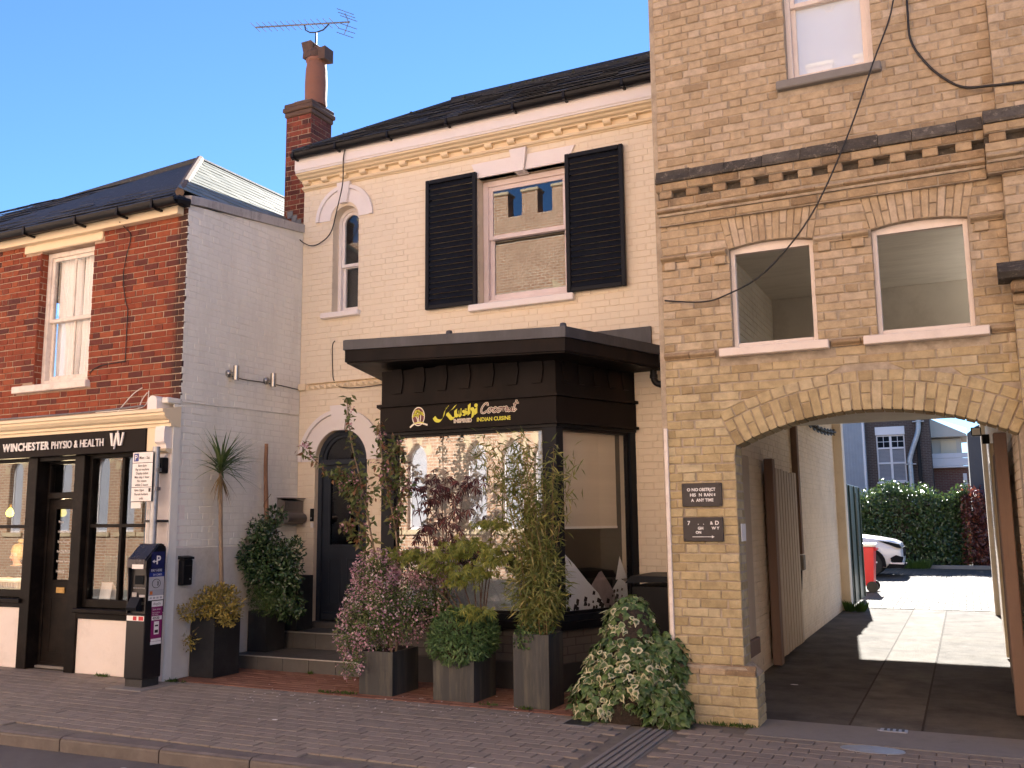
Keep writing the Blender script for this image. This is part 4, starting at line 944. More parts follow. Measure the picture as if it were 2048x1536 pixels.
# roller blinds and the frosted mountain film behind the glass
x0, x1 = on(1, .20, -.17); bar3(x0, x1, 0, 1.34, 2.54, .16, .164, 'roller_blind', M['blind_white'], bay)  # pale and drawn low to lift the brightness of the reflecting pane
x0, x1 = on(2, .13, -.21); bar3(x0, x1, 0, 1.58, 2.545, .115, .119, 'roller_blind', M['blind'], bay)
bar3(x0, x1, 0, 1.555, 1.58, .108, .126, 'blind_bar', M['white_print'], bay)
def film(i, poly, inset, name, mat):
    p = BP[i]; u = (BP[i + 1] - p).normalized(); nn = Vector((-u.y, u.x)); m = MB()
    f = lambda q_, a: (p.x + u.x * q_[0] + nn.x * a, p.y + u.y * q_[0] + nn.y * a, q_[1])
    return m.prism(poly, f, inset, inset + .0015).build(name, mat, bay)
M['film_dark'] = plain('dark_frosted_film', (.33, .27, .29), .8, .15, 14, .05, 50)  # own tone of the darker mountain in the film graphic
M['film_rock'] = plain('dark_film_rock', (.025, .02, .022), .8, .2, 14, .05, 50)
film(2, [(.12, .75), (.12, 1.33), (.28, 1.20), (.46, 1.03), (.62, .90), (.72, .75)], .056, 'mountain_film', M['frost'])
film(2, [(.42, .75), (.52, .98), (.64, 1.11), (.68, 1.12), (.80, .98), (.86, .90), (.94, .75)], .060, 'mountain_film', M['film_dark'])
film(2, [(.78, .75), (.84, .92), (.95, 1.04), (1.07, .98), (1.09, .75)], .064, 'mountain_film', M['frost'])
film(2, [(.90, 1.02), (.97, 1.26), (1.08, 1.03)], .068, 'mountain_film', M['frost'])
R = random.Random(9)
for (cx, cz, n, dx) in ((.55, .86, 16, .16), (.86, .86, 14, .12), (.24, .86, 12, .12)):
    for k in range(n):
        a, b = cx + R.uniform(-dx, dx), cz + R.uniform(-.10, .06); s = R.uniform(.012, .03)
        film(2, [(a - s, b - s * .8), (a + s * .6, b - s), (a + s, b + s * .5), (a - s * .4, b + s)], .0535, 'film_rock', M['film_rock'])
film(1, [(.20, .75), (.20, 1.05), (.45, 1.22), (.62, 1.10), (.85, 1.30), (1.05, 1.12), (1.3, 1.38), (1.55, 1.08), (1.85, 1.3), (1.9, .75)], .056, 'mountain_film', M['frost'])
# interior of the shop
pin = [(p.x, p.y) for p in off_path(-.12)]; pin = [(pin[0][0], 9.64)] + pin[1:3] + [(pin[3][0], 9.64)]
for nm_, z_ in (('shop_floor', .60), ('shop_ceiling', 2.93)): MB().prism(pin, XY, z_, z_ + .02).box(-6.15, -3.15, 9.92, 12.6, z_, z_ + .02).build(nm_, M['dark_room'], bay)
# fascia, mouldings, frieze
ring(-.1, .012, 2.575, 2.605, 'head_rail', M['black'])
ring(-.1, .055, 2.606, 2.635, 'lower_moulding', M['brown_black'])
ring(-.1, .018, 2.636, 2.885, 'sign_fascia', M['sign_brown'])
ring(-.1, .055, 2.886, 2.918, 'upper_moulding', M['brown_black'])
ring(-.1, .006, 2.919, 3.29, 'frieze', M['brown_black'])
for i, n, in ((1, 7), (2, 5)):
    L = (BP[i + 1] - BP[i]).length
    for k in range(n):
        c = (L * (k + .5) / n) * .94 + L * .03; hw = L / n * .235
        p = BP[i]; u = (BP[i + 1] - p).normalized(); nn = Vector((u.y, -u.x))
        f = lambda q_, a, p=p, u=u, nn=nn: (p.x + u.x * q_[0] + nn.x * a, p.y + u.y * q_[0] + nn.y * a, q_[1])
        MB().prism([(c - hw * .78, 3.03), (c + hw * .78, 3.03), (c + hw * 1.12, 3.17), (c + hw * .9, 3.30), (c - hw * .9, 3.30), (c - hw * 1.12, 3.17)], f, .006, .024).build('frieze_panel', M['brown_black'], bay)
# sloping canopy with lead top; falls towards the right
tilt_ = lambda x: -(x + 4.6) * .039
def off2(d, dl=0): return off_path(d)
CL = (.24, .115)
ring(-.15, .43, 3.285, 3.30, 'canopy_soffit', M['brown_black'], bay, tilt_, CL)
ring(.30, .45, 3.301, 3.43, 'canopy_fascia', M['brown_black'], bay, tilt_, CL)
ring(.20, .47, 3.431, 3.535, 'lead_edge', M['lead_dark'], bay, tilt_, CL)
a, b = off_path(.47), off_path(-1.0)
mb = MB().add([(p.x + (CL[k_] if k_ < 2 else 0), min(p.y, 9.655), 3.536 + tilt_(p.x)) for k_, p in enumerate(off_path(.46))] + [(-3.4, 9.655, 3.66), (-6.0, 9.655, 3.72)], [(0, 1, 2, 3, 4, 5)])
mb.build('lead_roof', M['lead_dark'], bay)
MB().box(-6.34, -2.95, 9.63, 9.657, 3.45, 3.735, .003).build('lead_flashing', M['lead_dark'], bay)
for xx in (-4.62, -3.36): MB().lathe([(.0, 3.58), (.03, 3.57), (.04, 3.53), (.045, 3.50)], (xx, 8.12, tilt_(xx)), 8).build('lead_roll', M['lead_dark'], bay)
# small scroll bracket at the left corner
MB().tube([(-5.68 + .055 * cos(k * .5), 8.515, 2.50 + .055 * sin(k * .5)) for k in range(13)], .016, 7).build('scroll_bracket', M['black'], bay, smooth=True)
# downpipe
dp = thing('downpipe', 'black hopper and bent rainwater pipe at the right end of the bay canopy', 'downpipe', (-2.85, 9.45, 3.1))
MB().prism([(-2.98, 3.40), (-2.74, 3.40), (-2.76, 3.33), (-2.84, 3.22), (-2.93, 3.22)], XZ, 9.38, 9.55).build('hopper', M['gutter'], dp)
MB().tube(catmull([(-2.885, 9.47, 3.24), (-2.885, 9.47, 3.14), (-2.86, 9.47, 3.08), (-2.78, 9.47, 3.05), (-2.60, 9.47, 3.02)], 4), .036, 10).build('pipe', M['gutter'], dp, smooth=True)
MB().tube([(-2.885, 9.47, 3.17), (-2.885, 9.47, 3.13)], .043, 10).build('collar', M['gutter'], dp)
# ------------------------------------------------------------------ yellow brick building with the archway (right)
YC = 7.80
Cb = thing('yellow_brick_building', 'yellow stock brick building with a carriage archway and open upper windows', 'building', (-.6, 8.2, 0))
CXL, CXR = -2.27, .44
AX, AZ, AR, AHALF = -.64, .16, 2.33, radians(26.5)
R1, R2 = AR + .225, AR + .312
WIN = [(-1.674, -.979, 3.072, 3.94, .038), (-.525, .18, 3.072, 3.945, .038)]
def seg_arch(x0, x1, zs, rise, n=10):
    w = (x1 - x0) / 2; r = (w * w + rise * rise) / (2 * rise); cz = zs + rise - r; a = math.asin(w / r); c = (x0 + x1) / 2
    return [(c + r * sin(a - 2 * a * k / n), cz + r * cos(a - 2 * a * k / n)) for k in range(n + 1)]      # right to left
passage_loop = [(-1.70, -.05), (.40, -.05), (.40, 2.24)] + [(AX + (AR + .012) * sin(AHALF - 2 * AHALF * k / 20), AZ + (AR + .012) * cos(AHALF - 2 * AHALF * k / 20)) for k in range(21)] + [(-1.70, 2.24)]
win_loops = [[(a, z0), (b, z0)] + seg_arch(a, b, zs, rs) for a, b, z0, zs, rs in WIN]
UW = (-1.115, -.415, 5.36, 7.05)
mb = MB(); out = [(CXL + .002, -.05), (-1.70, -.05), (-1.70, 2.24)] + passage_loop[3:-1][::-1] + [(.40, 2.24), (.40, -.05), (3.0, -.05), (3.0, 8.6), (CXL + .002, 8.6)]
panel(mb, out, win_loops + [rect(*UW)], XZ, YC + .009, YC + .27)
wallC = mb.build('front_wall', M['yellow_mortar'], Cb)
def arch_hole(z):
    zs = AZ + AR * cos(AHALF); ze = AZ + R2 * cos(AHALF); e = .008
    if z <= zs: return (-1.70, 9)
    if z < ze:
        t = (z - zs) / (ze - zs); h = (AR + (R2 - AR) * t) * sin(AHALF) + e; return (AX - h, 9 if AX + h > .40 else AX + h)
    if z < AZ + R2: h = sqrt(R2 ** 2 - (z - AZ) ** 2) + e; return (AX - h, AX + h)
def win_hole(a, b, z0, zs, rs):
    def h(z):
        if z0 - .001 < z < zs: return (a, b)
        if zs <= z < 4.245: t = (z - zs) / .31; return (a - .062 * t - .006, b + .062 * t + .006)
    return h
wh = [win_hole(*w) for w in WIN]
sills = [h_rect(-1.79, -.89, 2.99, 3.075), h_rect(-.62, .268, 2.99, 3.075)]
q = []
q += courses(.46, 3.005, CXL, .438, [arch_hole] + sills, wob=.008)
q += courses(3.085, 3.885, CXL, .438, wh, off=.04, wob=.008, row0=1); q += courses(3.955, 4.25, CXL, .438, wh, off=.1, wob=.008)
q += courses(4.70, 8.58, CXL, .438, [h_rect(*UW), h_rect(-1.2, -.355, 5.262, 5.345)], off=.02, wob=.008)
q += courses(0, 8.58, 1.305, 2.99, [], wob=.008)
lay(wallC, M['yellow'], (0, YC, 0), (1, 0, 0), (0, 0, 1), q, .0, .03, .006, 300, jit=.004, tilt=.012, rag=.0045)
# inner faces of the pillar and the plinth
lay(wallC, M['yellow'], (-1.70, 0, 0), (0, 1, 0), (0, 0, 1), courses(.46, 2.24, YC + .003, YC + .27, [], bond='stretcher', S=.16), .002, .02, .005, 80, 'reveal_brick', 'reveal_bricks')
pl = MB(); pl.prism([(CXL - .002, -.05), (-1.605, -.05), (-1.605, .39), (-1.69, .455), (CXL - .002, .455)], XZ, YC - .038, YC + .30)
plo = pl.build('plinth_core', M['yellow_mortar'], Cb)
lay(plo, M['yellow'], (0, YC - .046, 0), (1, 0, 0), (0, 0, 1), courses(-.02, .385, CXL, -1.60, [], wob=.01, off=.07), .0, .02, .007, 60, 'plinth_brick', 'plinth_bricks', .004, .012, rag=.006)
lay(plo, M['yellow'], (-1.598, 0, 0), (0, 1, 0), (0, 0, 1), courses(-.02, .385, YC - .04, YC + .29, [], bond='stretcher'), .0, .02, .007, 40, 'plinth_brick', 'plinth_bricks', .004, .012, rag=.006)
x = CXL
while x < -1.65:
    L = .216 if x < -1.85 else -1.60 - x; m = MB()
    m.prism([(YC + .01, .392), (YC - .052, .392), (YC - .05, .425), (YC - .004, .462), (YC + .01, .462)], lambda p, a: (a, p[0], p[1]), x + .004, x + L - .004)
    m.build('chamfer_brick', M['yellow_soot'], plo); x += L
MB().box(CXL - .03, CXL + .003, YC - .02, YC + .05, .02, 2.42, .004).build('painted_edge', M['white_strip'], Cb)
# arch rings
def ring_pieces(n, ra, rb, split, org_y, depth, name, mat):
    q = []
    for k in range(n):
        a0 = -AHALF + 2 * AHALF * k / n + .0022; a1 = -AHALF + 2 * AHALF * (k + 1) / n - .0022
        P = lambda r, a: (AX + r * sin(a), AZ + r * cos(a))
        cuts = [(ra, rb)] if (not split or k % 2) else [(ra, (ra + rb) / 2 + RND.uniform(-.02, .02))]
        if split and k % 2 == 0: cuts.append((cuts[0][1] + .009, rb))
        for (c, d) in cuts: q.append([P(c, a0), P(c, a1), P(d, a1), P(d, a0)])
    lay(wallC, mat, (0, org_y, 0), (1, 0, 0), (0, 0, 1), q, .0, depth, .005, 100, name, name + 's', .004, .004, rag=.003)
ring_pieces(29, AR, R1 - .006, True, YC - .002, .27, 'arch_voussoir', M['yellow'])
ring_pieces(21, R1 + .004, R2, False, YC - .001, .03, 'arch_ring_brick', M['yellow'])
# window arches
for (a, b, z0, zs, rs) in WIN:
    n = 13; q = []; lo = seg_arch(a - .004, b + .004, zs + .002, rs, n)[::-1]
    for k in range(n):
        t0, t1 = k / n, (k + 1) / n; x0, x1 = lo[k], lo[k + 1]; T = lambda t: (a - .066 + (b - a + .132) * t, 4.242)
        g = .004; p0 = (x0[0] + g, x0[1]); p1 = (x1[0] - g, x1[1]); p2 = (T(t1)[0] - g, 4.242); p3 = (T(t0)[0] + g, 4.242)
        if k % 2: q.append([p0, p1, p2, p3])
        else:
            s = .45 + RND.uniform(-.08, .08); L = lambda u, v, s: (u[0] + (v[0] - u[0]) * s, u[1] + (v[1] - u[1]) * s)
            q.append([p0, p1, L(p1, p2, s - .02), L(p0, p3, s - .02)]); q.append([L(p0, p3, s + .02), L(p1, p2, s + .02), p2, p3])
    lay(wallC, M['yellow'], (0, YC - .002, 0), (1, 0, 0), (0, 0, 1), q, .0, .12, .004, 60, 'window_voussoir', 'window_voussoirs', .003, .004, rag=.002)
# string courses: rounded bricks laid end to end
def roll_run(x0, x1, z0, z1, proud, mat, name, L=.225, y=YC, under=True, host=wallC):
    x = x0; h = z1 - z0
    while x < x1 - .02:
        e = min(x + L, x1); pr = proud + RND.uniform(-.003, .003)
        prof = [(y + .03, z1)] + [(y - pr * (.35 + .65 * sin(pi * t)), z1 - h * (.1 + .75 * t)) for t in (0, .2, .4, .6, .8, 1)] + [(y - pr * .25, z0 + h * .1), (y - pr * .25, z0), (y + .03, z0)]
        MB().prism(prof, lambda p, a: (a, p[0], p[1]), x + .003, e - .003).build(name, mat, host); x = e
for (x0, x1) in ((CXL, -1.69), (-.965, -.54), (.195, .438)): roll_run(x0, x1, 3.888, 3.952, .05, M['yellow'], 'string_brick')
for (x0, x1) in ((CXL, -1.80), (-.88, -.63), (.275, .438)): roll_run(x0, x1, 3.012, 3.078, .045, M['yellow_soot'], 'string_brick')
for xx in (-2.24, -2.02, -1.80, -.94, -.68, .22): MB().box(xx, xx + .10, YC - .028, YC + .01, 3.815, 3.884, .006).build('string_dentil', M['yellow'], wallC)
# main cornice band
def band(x0, x1, dy, rz=0):
    y = YC - dy
    lay(wallC, M['yellow_soot'], (0, y - .05, 0), (1, 0, 0), (0, 0, 1), courses(4.218, 4.292, x0, x1, [], course=.074, bond='stretcher'), .0, .08, .006, 30, 'band_brick', 'band_bricks', .004, .008, rag=.004)
    roll_run(x0, x1, 4.298, 4.372, .10, M['yellow_soot'], 'roll_brick', y=y)
    lay(wallC, M['yellow_soot'], (0, y - .075, 0), (1, 0, 0), (0, 0, 1), courses(4.374, 4.448, x0, x1, [], course=.074, bond='stretcher', off=.1), .0, .1, .006, 30, 'band_brick', 'band_bricks', .004, .008, rag=.004)
    MB().box(x0 + .004, x1 - .004, y - .040, y + .02, 4.216, 4.296).box(x0 + .004, x1 - .004, y - .064, y + .02, 4.2965, 4.4485).box(x0 + .004, x1 - .004, y - .088, y + .02, 4.5175, 4.594).build('band_core', M['yellow_mortar'], wallC)
    xx = x0 + .03; k = 0
    while xx < x1 - .05:
        MB().box(xx, min(xx + .115, x1), y - .088 + RND.uniform(-.004, .004), y + .02, 4.45, 4.516, .007).build('cornice_dentil', M['yellow_soot'], wallC); xx += .238
    MB().box(x0, x1, y - .012, y + .03, 4.449, 4.517).build('dentil_back', M['mossy_stone'], wallC)
    lay(wallC, M['yellow_soot'], (0, y - .098, 0), (1, 0, 0), (0, 0, 1), courses(4.518, 4.592, x0, x1, [], course=.074, bond='stretcher', off=.05), .0, .12, .006, 30, 'band_brick', 'band_bricks', .004, .008, rag=.004)
    xx = x0
    while xx < x1 - .02:
        e = min(xx + .3 + RND.uniform(-.05, .08), x1); j = RND.uniform(-.006, .006)
        MB().prism([(y + .03, 4.59), (y - .118 + j, 4.59), (y - .122 + j, 4.61), (y - .095 + j, 4.66), (y - .075, 4.702 + j), (y + .03, 4.712 + j)], lambda p, a: (a, p[0], p[1]), xx + .002, e - .002).build('weathering_slab', M['mossy_stone'], wallC); xx = e
band(CXL - .005, .335, 0); band(.336, 1.3, .10)
# right pilaster
mbp = MB().box(.4385, 1.3, YC - .092, YC + .02, -.05, 4.255).box(.4385, 1.3, YC - .092, YC + .02, 4.74, 8.6)
pil = mbp.build('pilaster', M['yellow_mortar'], Cb)
lay(pil, M['yellow'], (0, YC - .10, 0), (1, 0, 0), (0, 0, 1), courses(0, 4.255, .438, 1.3, [h_rect(.0, 1.3, 3.30, 3.52)], wob=.008, off=.03) + courses(4.70, 8.58, .438, 1.3, [], wob=.008), .0, .02, .006, 120, jit=.004, tilt=.012, rag=.0045)
lay(pil, M['yellow'], (.438, 0, 0), (0, -1, 0), (0, 0, 1), [[(-a[0], a[1]) for a in reversed(qq)] for qq in []] or courses(3.1, 4.255, -YC, -YC + .1, [], bond='header'), .0, .004, .004, 40, 'reveal_brick', 'reveal_bricks')
hd = part('pilaster_hood', (.6, 7.5, 3.4), Cb)
MB().prism([(YC - .09, 3.36), (YC - .30, 3.36), (YC - .33, 3.40), (YC - .31, 3.43), (YC - .20, 3.48), (YC - .09, 3.53)], lambda p, a: (a, p[0], p[1]), .345, 1.3).build('hood_stone', M['mossy_stone'], hd)
MB().box(.42, 1.3, YC - .24, YC - .095, 3.27, 3.358, .02).build('corbel', M['yellow_soot'], hd)
MB().box(.43, 1.3, YC - .17, YC - .095, 3.19, 3.268, .02).build('corbel', M['yellow_soot'], hd)
# windows of the room over the archway: open frames, no glass
M['c_frame'] = plain('grubby_white_frame', (.78, .68, .60), .55, .06, 3, .2, 30, grime=((.4, .33, .27), .35), gscale=6)
for (a, b, z0, zs, rs) in WIN:
    w = part('open_window', ((a + b) / 2, YC, z0), Cb); y0, y1 = YC + .06, YC + .12; fw = .038; m = MB()
    m.box(a, a + fw, y0, y1, z0 + .002, zs, .004).box(b - fw, b, y0, y1, z0 + .002, zs, .004).box(a + fw, b - fw, y0 + .002, y1 - .002, z0 + .002, z0 + .05, .004)
    up = seg_arch(a, b, zs, rs, 10); m.prism(up + [(a, zs - .035), (b, zs - .035)], XZ, y0 + .003, y1 - .003); m.build('frame', M['c_frame'], w)
    MB().box(a - .105, b + .085, YC - .075, YC + .16, 2.998, 3.068, .006).build('sill', M['c_frame'], w)
w = sash_window(Cb, UW[0], UW[1], 5.362, 7.04, YC + .10, M['c_frame'], M['glass'], .045, .04, 6.09, ())
MB().box(-1.198, -.358, YC - .06, YC + .12, 5.268, 5.345, .01).build('sill', M['mossy_stone'] if False else M['concrete'], w)
M['frosted'] = plain('frosted_pane', (.80, .85, .95), .5, .02, 2, .02, 40)
MB().box(-1.06, -.47, YC + .185, YC + .19, 5.37, 7.0).build('privacy_blind', M['frosted'], w)
MB().tube([(-.80, YC + .09, 6.10), (-.78, YC + .06, 6.06), (-.74, YC + .06, 6.06), (-.72, YC + .09, 6.10)], .014, 7).build('sash_lift', M['white_print'], w)
# ---- room over the archway
rm = part('upper_room', (-.8, 10, 3), Cb)
rf_ = MB().box(-2.30, 3.0, YC + .27, 12.2, 2.80, 2.95).build('floor', M['white_wall'], rm)  # floor kept pale to bounce sun up onto the ceiling
MB().box(-2.30, 3.0, YC + .27, 12.2, 4.42, 4.50).build('ceiling', M['sooty_ceiling'], rm)
panel(MB(), rect(-2.05, 2.8, 2.951, 4.419), [rect(.55, 2.72, 2.99, 4.38)], XZ, 12.0, 12.2).build('back_wall', M['white_wall'], rm)  # out-of-view opening at the right, added to let sun into the room
mb = MB().box(-2.30, -2.056, YC + .27, 12.2, 2.951, 4.419); lw = mb.build('left_wall', M['cream_joint'], rm)
lay(lw, M['white_wall'], (-2.05, 0, 0), (0, 1, 0), (0, 0, 1), courses(2.96, 4.41, YC + .28, 11.99, [], joint=.008), .0, .03, .004, 120)
MB().box(2.8, 3.0, YC + .27, 12.2, 2.951, 4.419).build('right_wall', M['white_wall'], rm)
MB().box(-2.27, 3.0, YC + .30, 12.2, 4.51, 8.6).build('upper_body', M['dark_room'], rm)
MB().box(-2.32, -2.271, YC + .02, 12.2, 0, 8.6).build('flank_wall', M['yellow_mortar'], Cb)
# ---- passage
ps = part('passage', (-.8, 13, 0), Cb)
mb = MB().box(-2.33, -2.086, YC + .28, 18.0, -.05, 3.5); pw = mb.build('left_wall', M['cream_joint'], ps)
M['passage_cream'] = plain('passage_cream_paint', (.78, .66, .52), .65, .07, 1.5, .3, 40, grime=((.42, .33, .24), .4), gscale=1.7)
lay(pw, M['passage_cream'], (-2.08, 0, 0), (0, 1, 0), (0, 0, 1), courses(.0, 3.48, YC + .29, 17.95, [], joint=.008, wob=.006), .0, .03, .005, 300)
mb = MB().box(.406, .66, YC + .28, 18.0, -.05, 3.5); pw2 = mb.build('right_wall', M['cream_joint'], ps)
lay(pw2, M['passage_cream'], (.40, 0, 0), (0, -1, 0), (0, 0, 1), courses(.0, 3.48, -17.95, -YC - .29, [], joint=.008, wob=.006), .0, .03, .005, 120)
MB().box(-2.33, .66, 12.201, 18.0, 3.50, 3.65).build('ceiling', M['white_wall'], ps)
MB().box(-2.6, .9, 17.8, 18.05, 3.43, 4.1, .01).build('rear_lintel', M['trim_cream'], ps)
MB().box(-2.35, -1.93, 17.75, 18.1, 0, 3.43, .01).build('rear_pier', M['passage_cream'], ps)
MB().box(.33, .7, 17.75, 18.1, 0, 3.43, .01).build('rear_pier', M['passage_cream'], ps)
MB().box(-14, -2.35, 17.8, 18.05, 0, 3.9).box(.7, 12, 17.8, 18.05, 0, 3.9).build('rear_wall', M['yellow_mortar'], ps)
# gate leaves folded against the walls
def gate(name, label, x, y0, y1, h, n, side):
    g = thing(name, label, 'gate', (x, (y0 + y1) / 2, 0), 'timber gates folded back in the passage')
    MB().box(x - .05, x + .05, y0 - .16, y0 - .005, .02, h + .10, .008).build('post', M['timber'], g)
    for z in (.35, h - .35): MB().box(x - .045 * side, x - .012 * side, y0, y1, z, z + .10, .004).build('rail', M['timber'], g)
    w = (y1 - y0) / n
    for k in range(n): MB().box(x - .011 * side, x + .02 * side, y0 + k * w + .006, y0 + (k + 1) * w - .045, .06 + RND.uniform(0, .02), h + RND.uniform(-.012, .012), .004).build('board', M['timber_cream'] if side > 0 else M['timber'], g)
gate('timber_gate', 'timber gate of vertical boards folded against the left passage wall', -2.0, 11.05, 12.75, 2.22, 9, 1)
gate('timber_gate', 'brown timber gate leaf standing at the right edge of the archway', .31, 9.1, 10.7, 2.25, 8, -1)
bd = thing('lining_board', 'tan painted board standing on the left passage wall behind the pillar', 'board', (-2.03, 9.6, .45))
MB().box(-2.075, -1.985, 9.25, 9.75, .46, 2.28, .008).build('board', M['timber_cream'], bd); MB().box(-2.078, -1.96, 9.22, 9.80, .30, .459, .008).build('foot_block', M['timber'], bd)
jb = thing('jamb_panel', 'cream painted timber panel on the right passage wall', 'panel', (.33, 14, 0))
MB().box(.34, .395, 12.6, 14.4, .1, 2.35, .008).build('panel', M['timber_cream'], jb); MB().box(.31, .395, 12.45, 12.59, .02, 2.5, .008).build('stile', M['trim_cream'], jb)
cd = thing('cable_trunking', 'tall brown cable trunking on the left passage wall ending in a socket box', 'trunking', (-2.06, 13.3, 1))
MB().box(-2.079, -2.0, 13.05, 13.2, 1.16, 2.90, .006).build('trunking', M['timber'], cd); MB().box(-2.079, -2.02, 13.03, 13.22, 2.91, 3.30, .006).build('dark_top', M['cable'], cd)
MB().box(-2.079, -1.98, 12.98, 13.16, .95, 1.15, .01).build('socket_box', M['concrete'], cd); MB().tube(catmull([(-2.03, 13.1, .95), (-2.05, 13.15, .75), (-2.06, 13.08, .5), (-2.06, 13.12, .2)], 4), .012, 6).build('tail', M['cable'], cd)
chn = thing('hanging_chain', 'rusty chain looped along the left passage wall', 'chain', (-2.0, 15.5, 3))
for k in range(22):
    t = k / 21; p = Vector((-2.045, 13.3 + 4.4 * t, 3.14 + .03 * t - .10 * sin(pi * t))); al = k % 2; m = MB(); R_ = .13; r_ = .05
    m.tube([p + Vector(((0 if al else r_ * sin(a)), R_ * cos(a), (r_ * sin(a) if al else 0))) for a in [2 * pi * j / 10 for j in range(11)]], .014, 5); m.build('link', M['iron'], chn)
fl = thing('floodlight', 'small black floodlight high on the right passage wall', 'floodlight', (.3, 15.5, 2.85))
MB().box(.16, .30, 15.42, 15.52, 2.82, 2.95, .01).build('housing', M['black'], fl); MB().box(.175, .285, 15.415, 15.42, 2.835, 2.935).build('lens', M['white_print'], fl); MB().box(.30, .4, 15.45, 15.49, 2.70, 2.84, .006).build('bracket', M['black'], fl)
nt = thing('white_notice', 'small blank white notice on the inner face of the archway pillar', 'notice', (-1.69, 7.98, 1.52))
MB().box(-1.697, -1.688, 7.89, 8.05, 1.455, 1.60, .001).build('card', M['white_print'], nt)
# ---- cast signs on the pillar
M['sign_plate'] = plain('dark_cast_plate', (.028, .022, .022), .5, .25, 10, .3, 60)
def plate(z0, z1, label):
    s = thing('pillar_sign', label, 'sign', (-1.985, YC - .01, z0)); MB().box(-2.157, -1.817, YC - .022, YC - .002, z0, z1, .003).build('plate', M['sign_plate'], s)
    for xx in (-2.14, -1.834):
        for zz in (z0 + .017, z1 - .017): MB().lathe([(.007, -.026), (.0, -.028)], (xx, YC, zz), 8, 'y').lathe([(.007, -.0225), (.007, -.026)], (xx, YC, zz), 8, 'y').build('screw', M['cable'], s)
    return s
s1 = plate(1.747, 1.943, 'upper dark sign plate on the brick pillar with worn white lettering')
s2 = plate(1.457, 1.657, 'lower dark sign plate on the brick pillar with a white arrow')
def T(body, s, x, z, size, **k): put_text(body, M['white_print'], s, (x, YC - .0235, z), (1, 0, 0), (0, 0, 1), size, 'sign_lettering', bold=.0012, **k)
T('O NO', s1, -2.112, 1.876, .036); T('OBSTRJCT', s1, -2.008, 1.876, .036, sx=.83); T('HIS', s1, -2.088, 1.832, .036); T('N', s1, -2.012, 1.832, .036); T('RAN', s1, -1.968, 1.832, .036); T('E', s1, -1.884, 1.835, .026)
T('A', s1, -2.078, 1.788, .034); T('ANY TIME', s1, -2.034, 1.788, .036, sx=.9)
T('7', s2, -2.118, 1.595, .046); T('.', s2, -2.03, 1.598, .04); T('.', s2, -1.985, 1.598, .04); T('&', s2, -1.925, 1.597, .036); T('D', s2, -1.885, 1.595, .046); T('GH', s2, -2.03, 1.556, .032); T('W Y', s2, -1.912, 1.556, .032); T('ON', s2, -2.05, 1.522, .030)
MB().box(-2.078, -1.912, YC - .0245, YC - .0225, 1.493, 1.498).prism([(-1.914, 1.484), (-1.892, 1.4955), (-1.914, 1.507)], XZ, YC - .0245, YC - .0225).build('arrow', M['white_print'], s2)
# ---- cables across the brick front
tag(wire('overhead_cable', [(-.20, 7.68, 6.5), (-.226, 7.69, 5.81), (-.419, 7.69, 5.29), (-.669, 7.66, 4.65), (-.976, 7.66, 4.07), (-1.36, 7.69, 3.67), (-1.70, 7.72, 3.52), (-1.915, 7.74, 3.49), (-2.25, 7.79, 3.55)], .007, M['cable']), 'black cable hanging slack across the brick front past the small window', 'cable')
tag(wire('wall_cable', [(-.13, 7.78, 6.6), (-.13, 7.785, 5.79), (-.124, 7.785, 5.48), (-.028, 7.785, 5.26), (.104, 7.785, 5.09), (.239, 7.785, 4.99), (.45, 7.69, 4.92), (.9, 7.69, 4.88)], .010, M['cable']), 'thick black cable curving beside the upper window towards the pilaster', 'cable')
# ------------------------------------------------------------------ yard behind the passage
R = random.Random(21)
def leaf(mb, p, d, n, L, w, fold=.25, tints=None, curl=0.0):
    """a leaf of four triangles from p along d, facing n"""
    d = d.normalized(); s = d.cross(n)
    if s.length < 1e-4: s = Vector((1, 0, 0))
    s.normalize(); n = s.cross(d)
    m = p + d * (L * .45)
    mb.add([p, m + s * w * .5 + n * (fold * w * .4), p + d * L - n * (curl * L), m - s * w * .5 + n * (fold * w * .4), m], [(0, 4, 1), (4, 2, 1), (0, 3, 4), (4, 3, 2)], tints)
def rdir(R, up=0.0):
    while True:
        v = Vector((R.uniform(-1, 1), R.uniform(-1, 1), R.uniform(-1, 1)))
        if .05 < v.length < 1: v.normalize(); v.z += up; return v.normalized()
def hedge(name, label, x0, x1, y0, y1, z1, mat, n, seed, bump=.18, L=.13):
    R = random.Random(seed); t = thing(name, label, 'hedge', ((x0 + x1) / 2, (y0 + y1) / 2, 0))
    MB().box(x0 + .2, x1 - .2, y0 + .3, y1 - .2, .05, z1 - .35).build('dark_core', M['soil'], t)
    mb = MB()
    for k in range(n):
        f = R.random(); x = R.uniform(x0, x1); w = .16 * sin(x * 2.3) + .1 * sin(x * 5.1 + 1)
        if f < .68: p = Vector((x, y0 + R.uniform(-.05, .25) + w * .4 + bump * sin(x * 3.7 + 2), R.uniform(.1, z1 + w * .5))); nn = Vector((0, -1, .4))
        else: p = Vector((x, R.uniform(y0, y1), z1 + w + R.uniform(-.15, .08) + (R.random() ** 6) * .3)); nn = Vector((0, -.2, 1))
        d = rdir(R, .1); leaf(mb, p, d, (nn + rdir(R) * .8), L * R.uniform(.7, 1.3), L * .5)
    mb.build('foliage', mat, t, kind='stuff', fix=False); return t
M['hedge'] = leafmat('laurel_leaf', [(0, (0.029, 0.055, 0.016)), (0.5, (0.058, 0.098, 0.023)), (1, (0.111, 0.156, 0.039))], .28, .3, spec=.7)
M['hedge_red'] = leafmat('red_photinia_leaf', [(0, (0.072, 0.026, 0.018)), (0.5, (0.156, 0.036, 0.026)), (1, (0.24, 0.072, 0.036))], .3, .3, spec=.7)
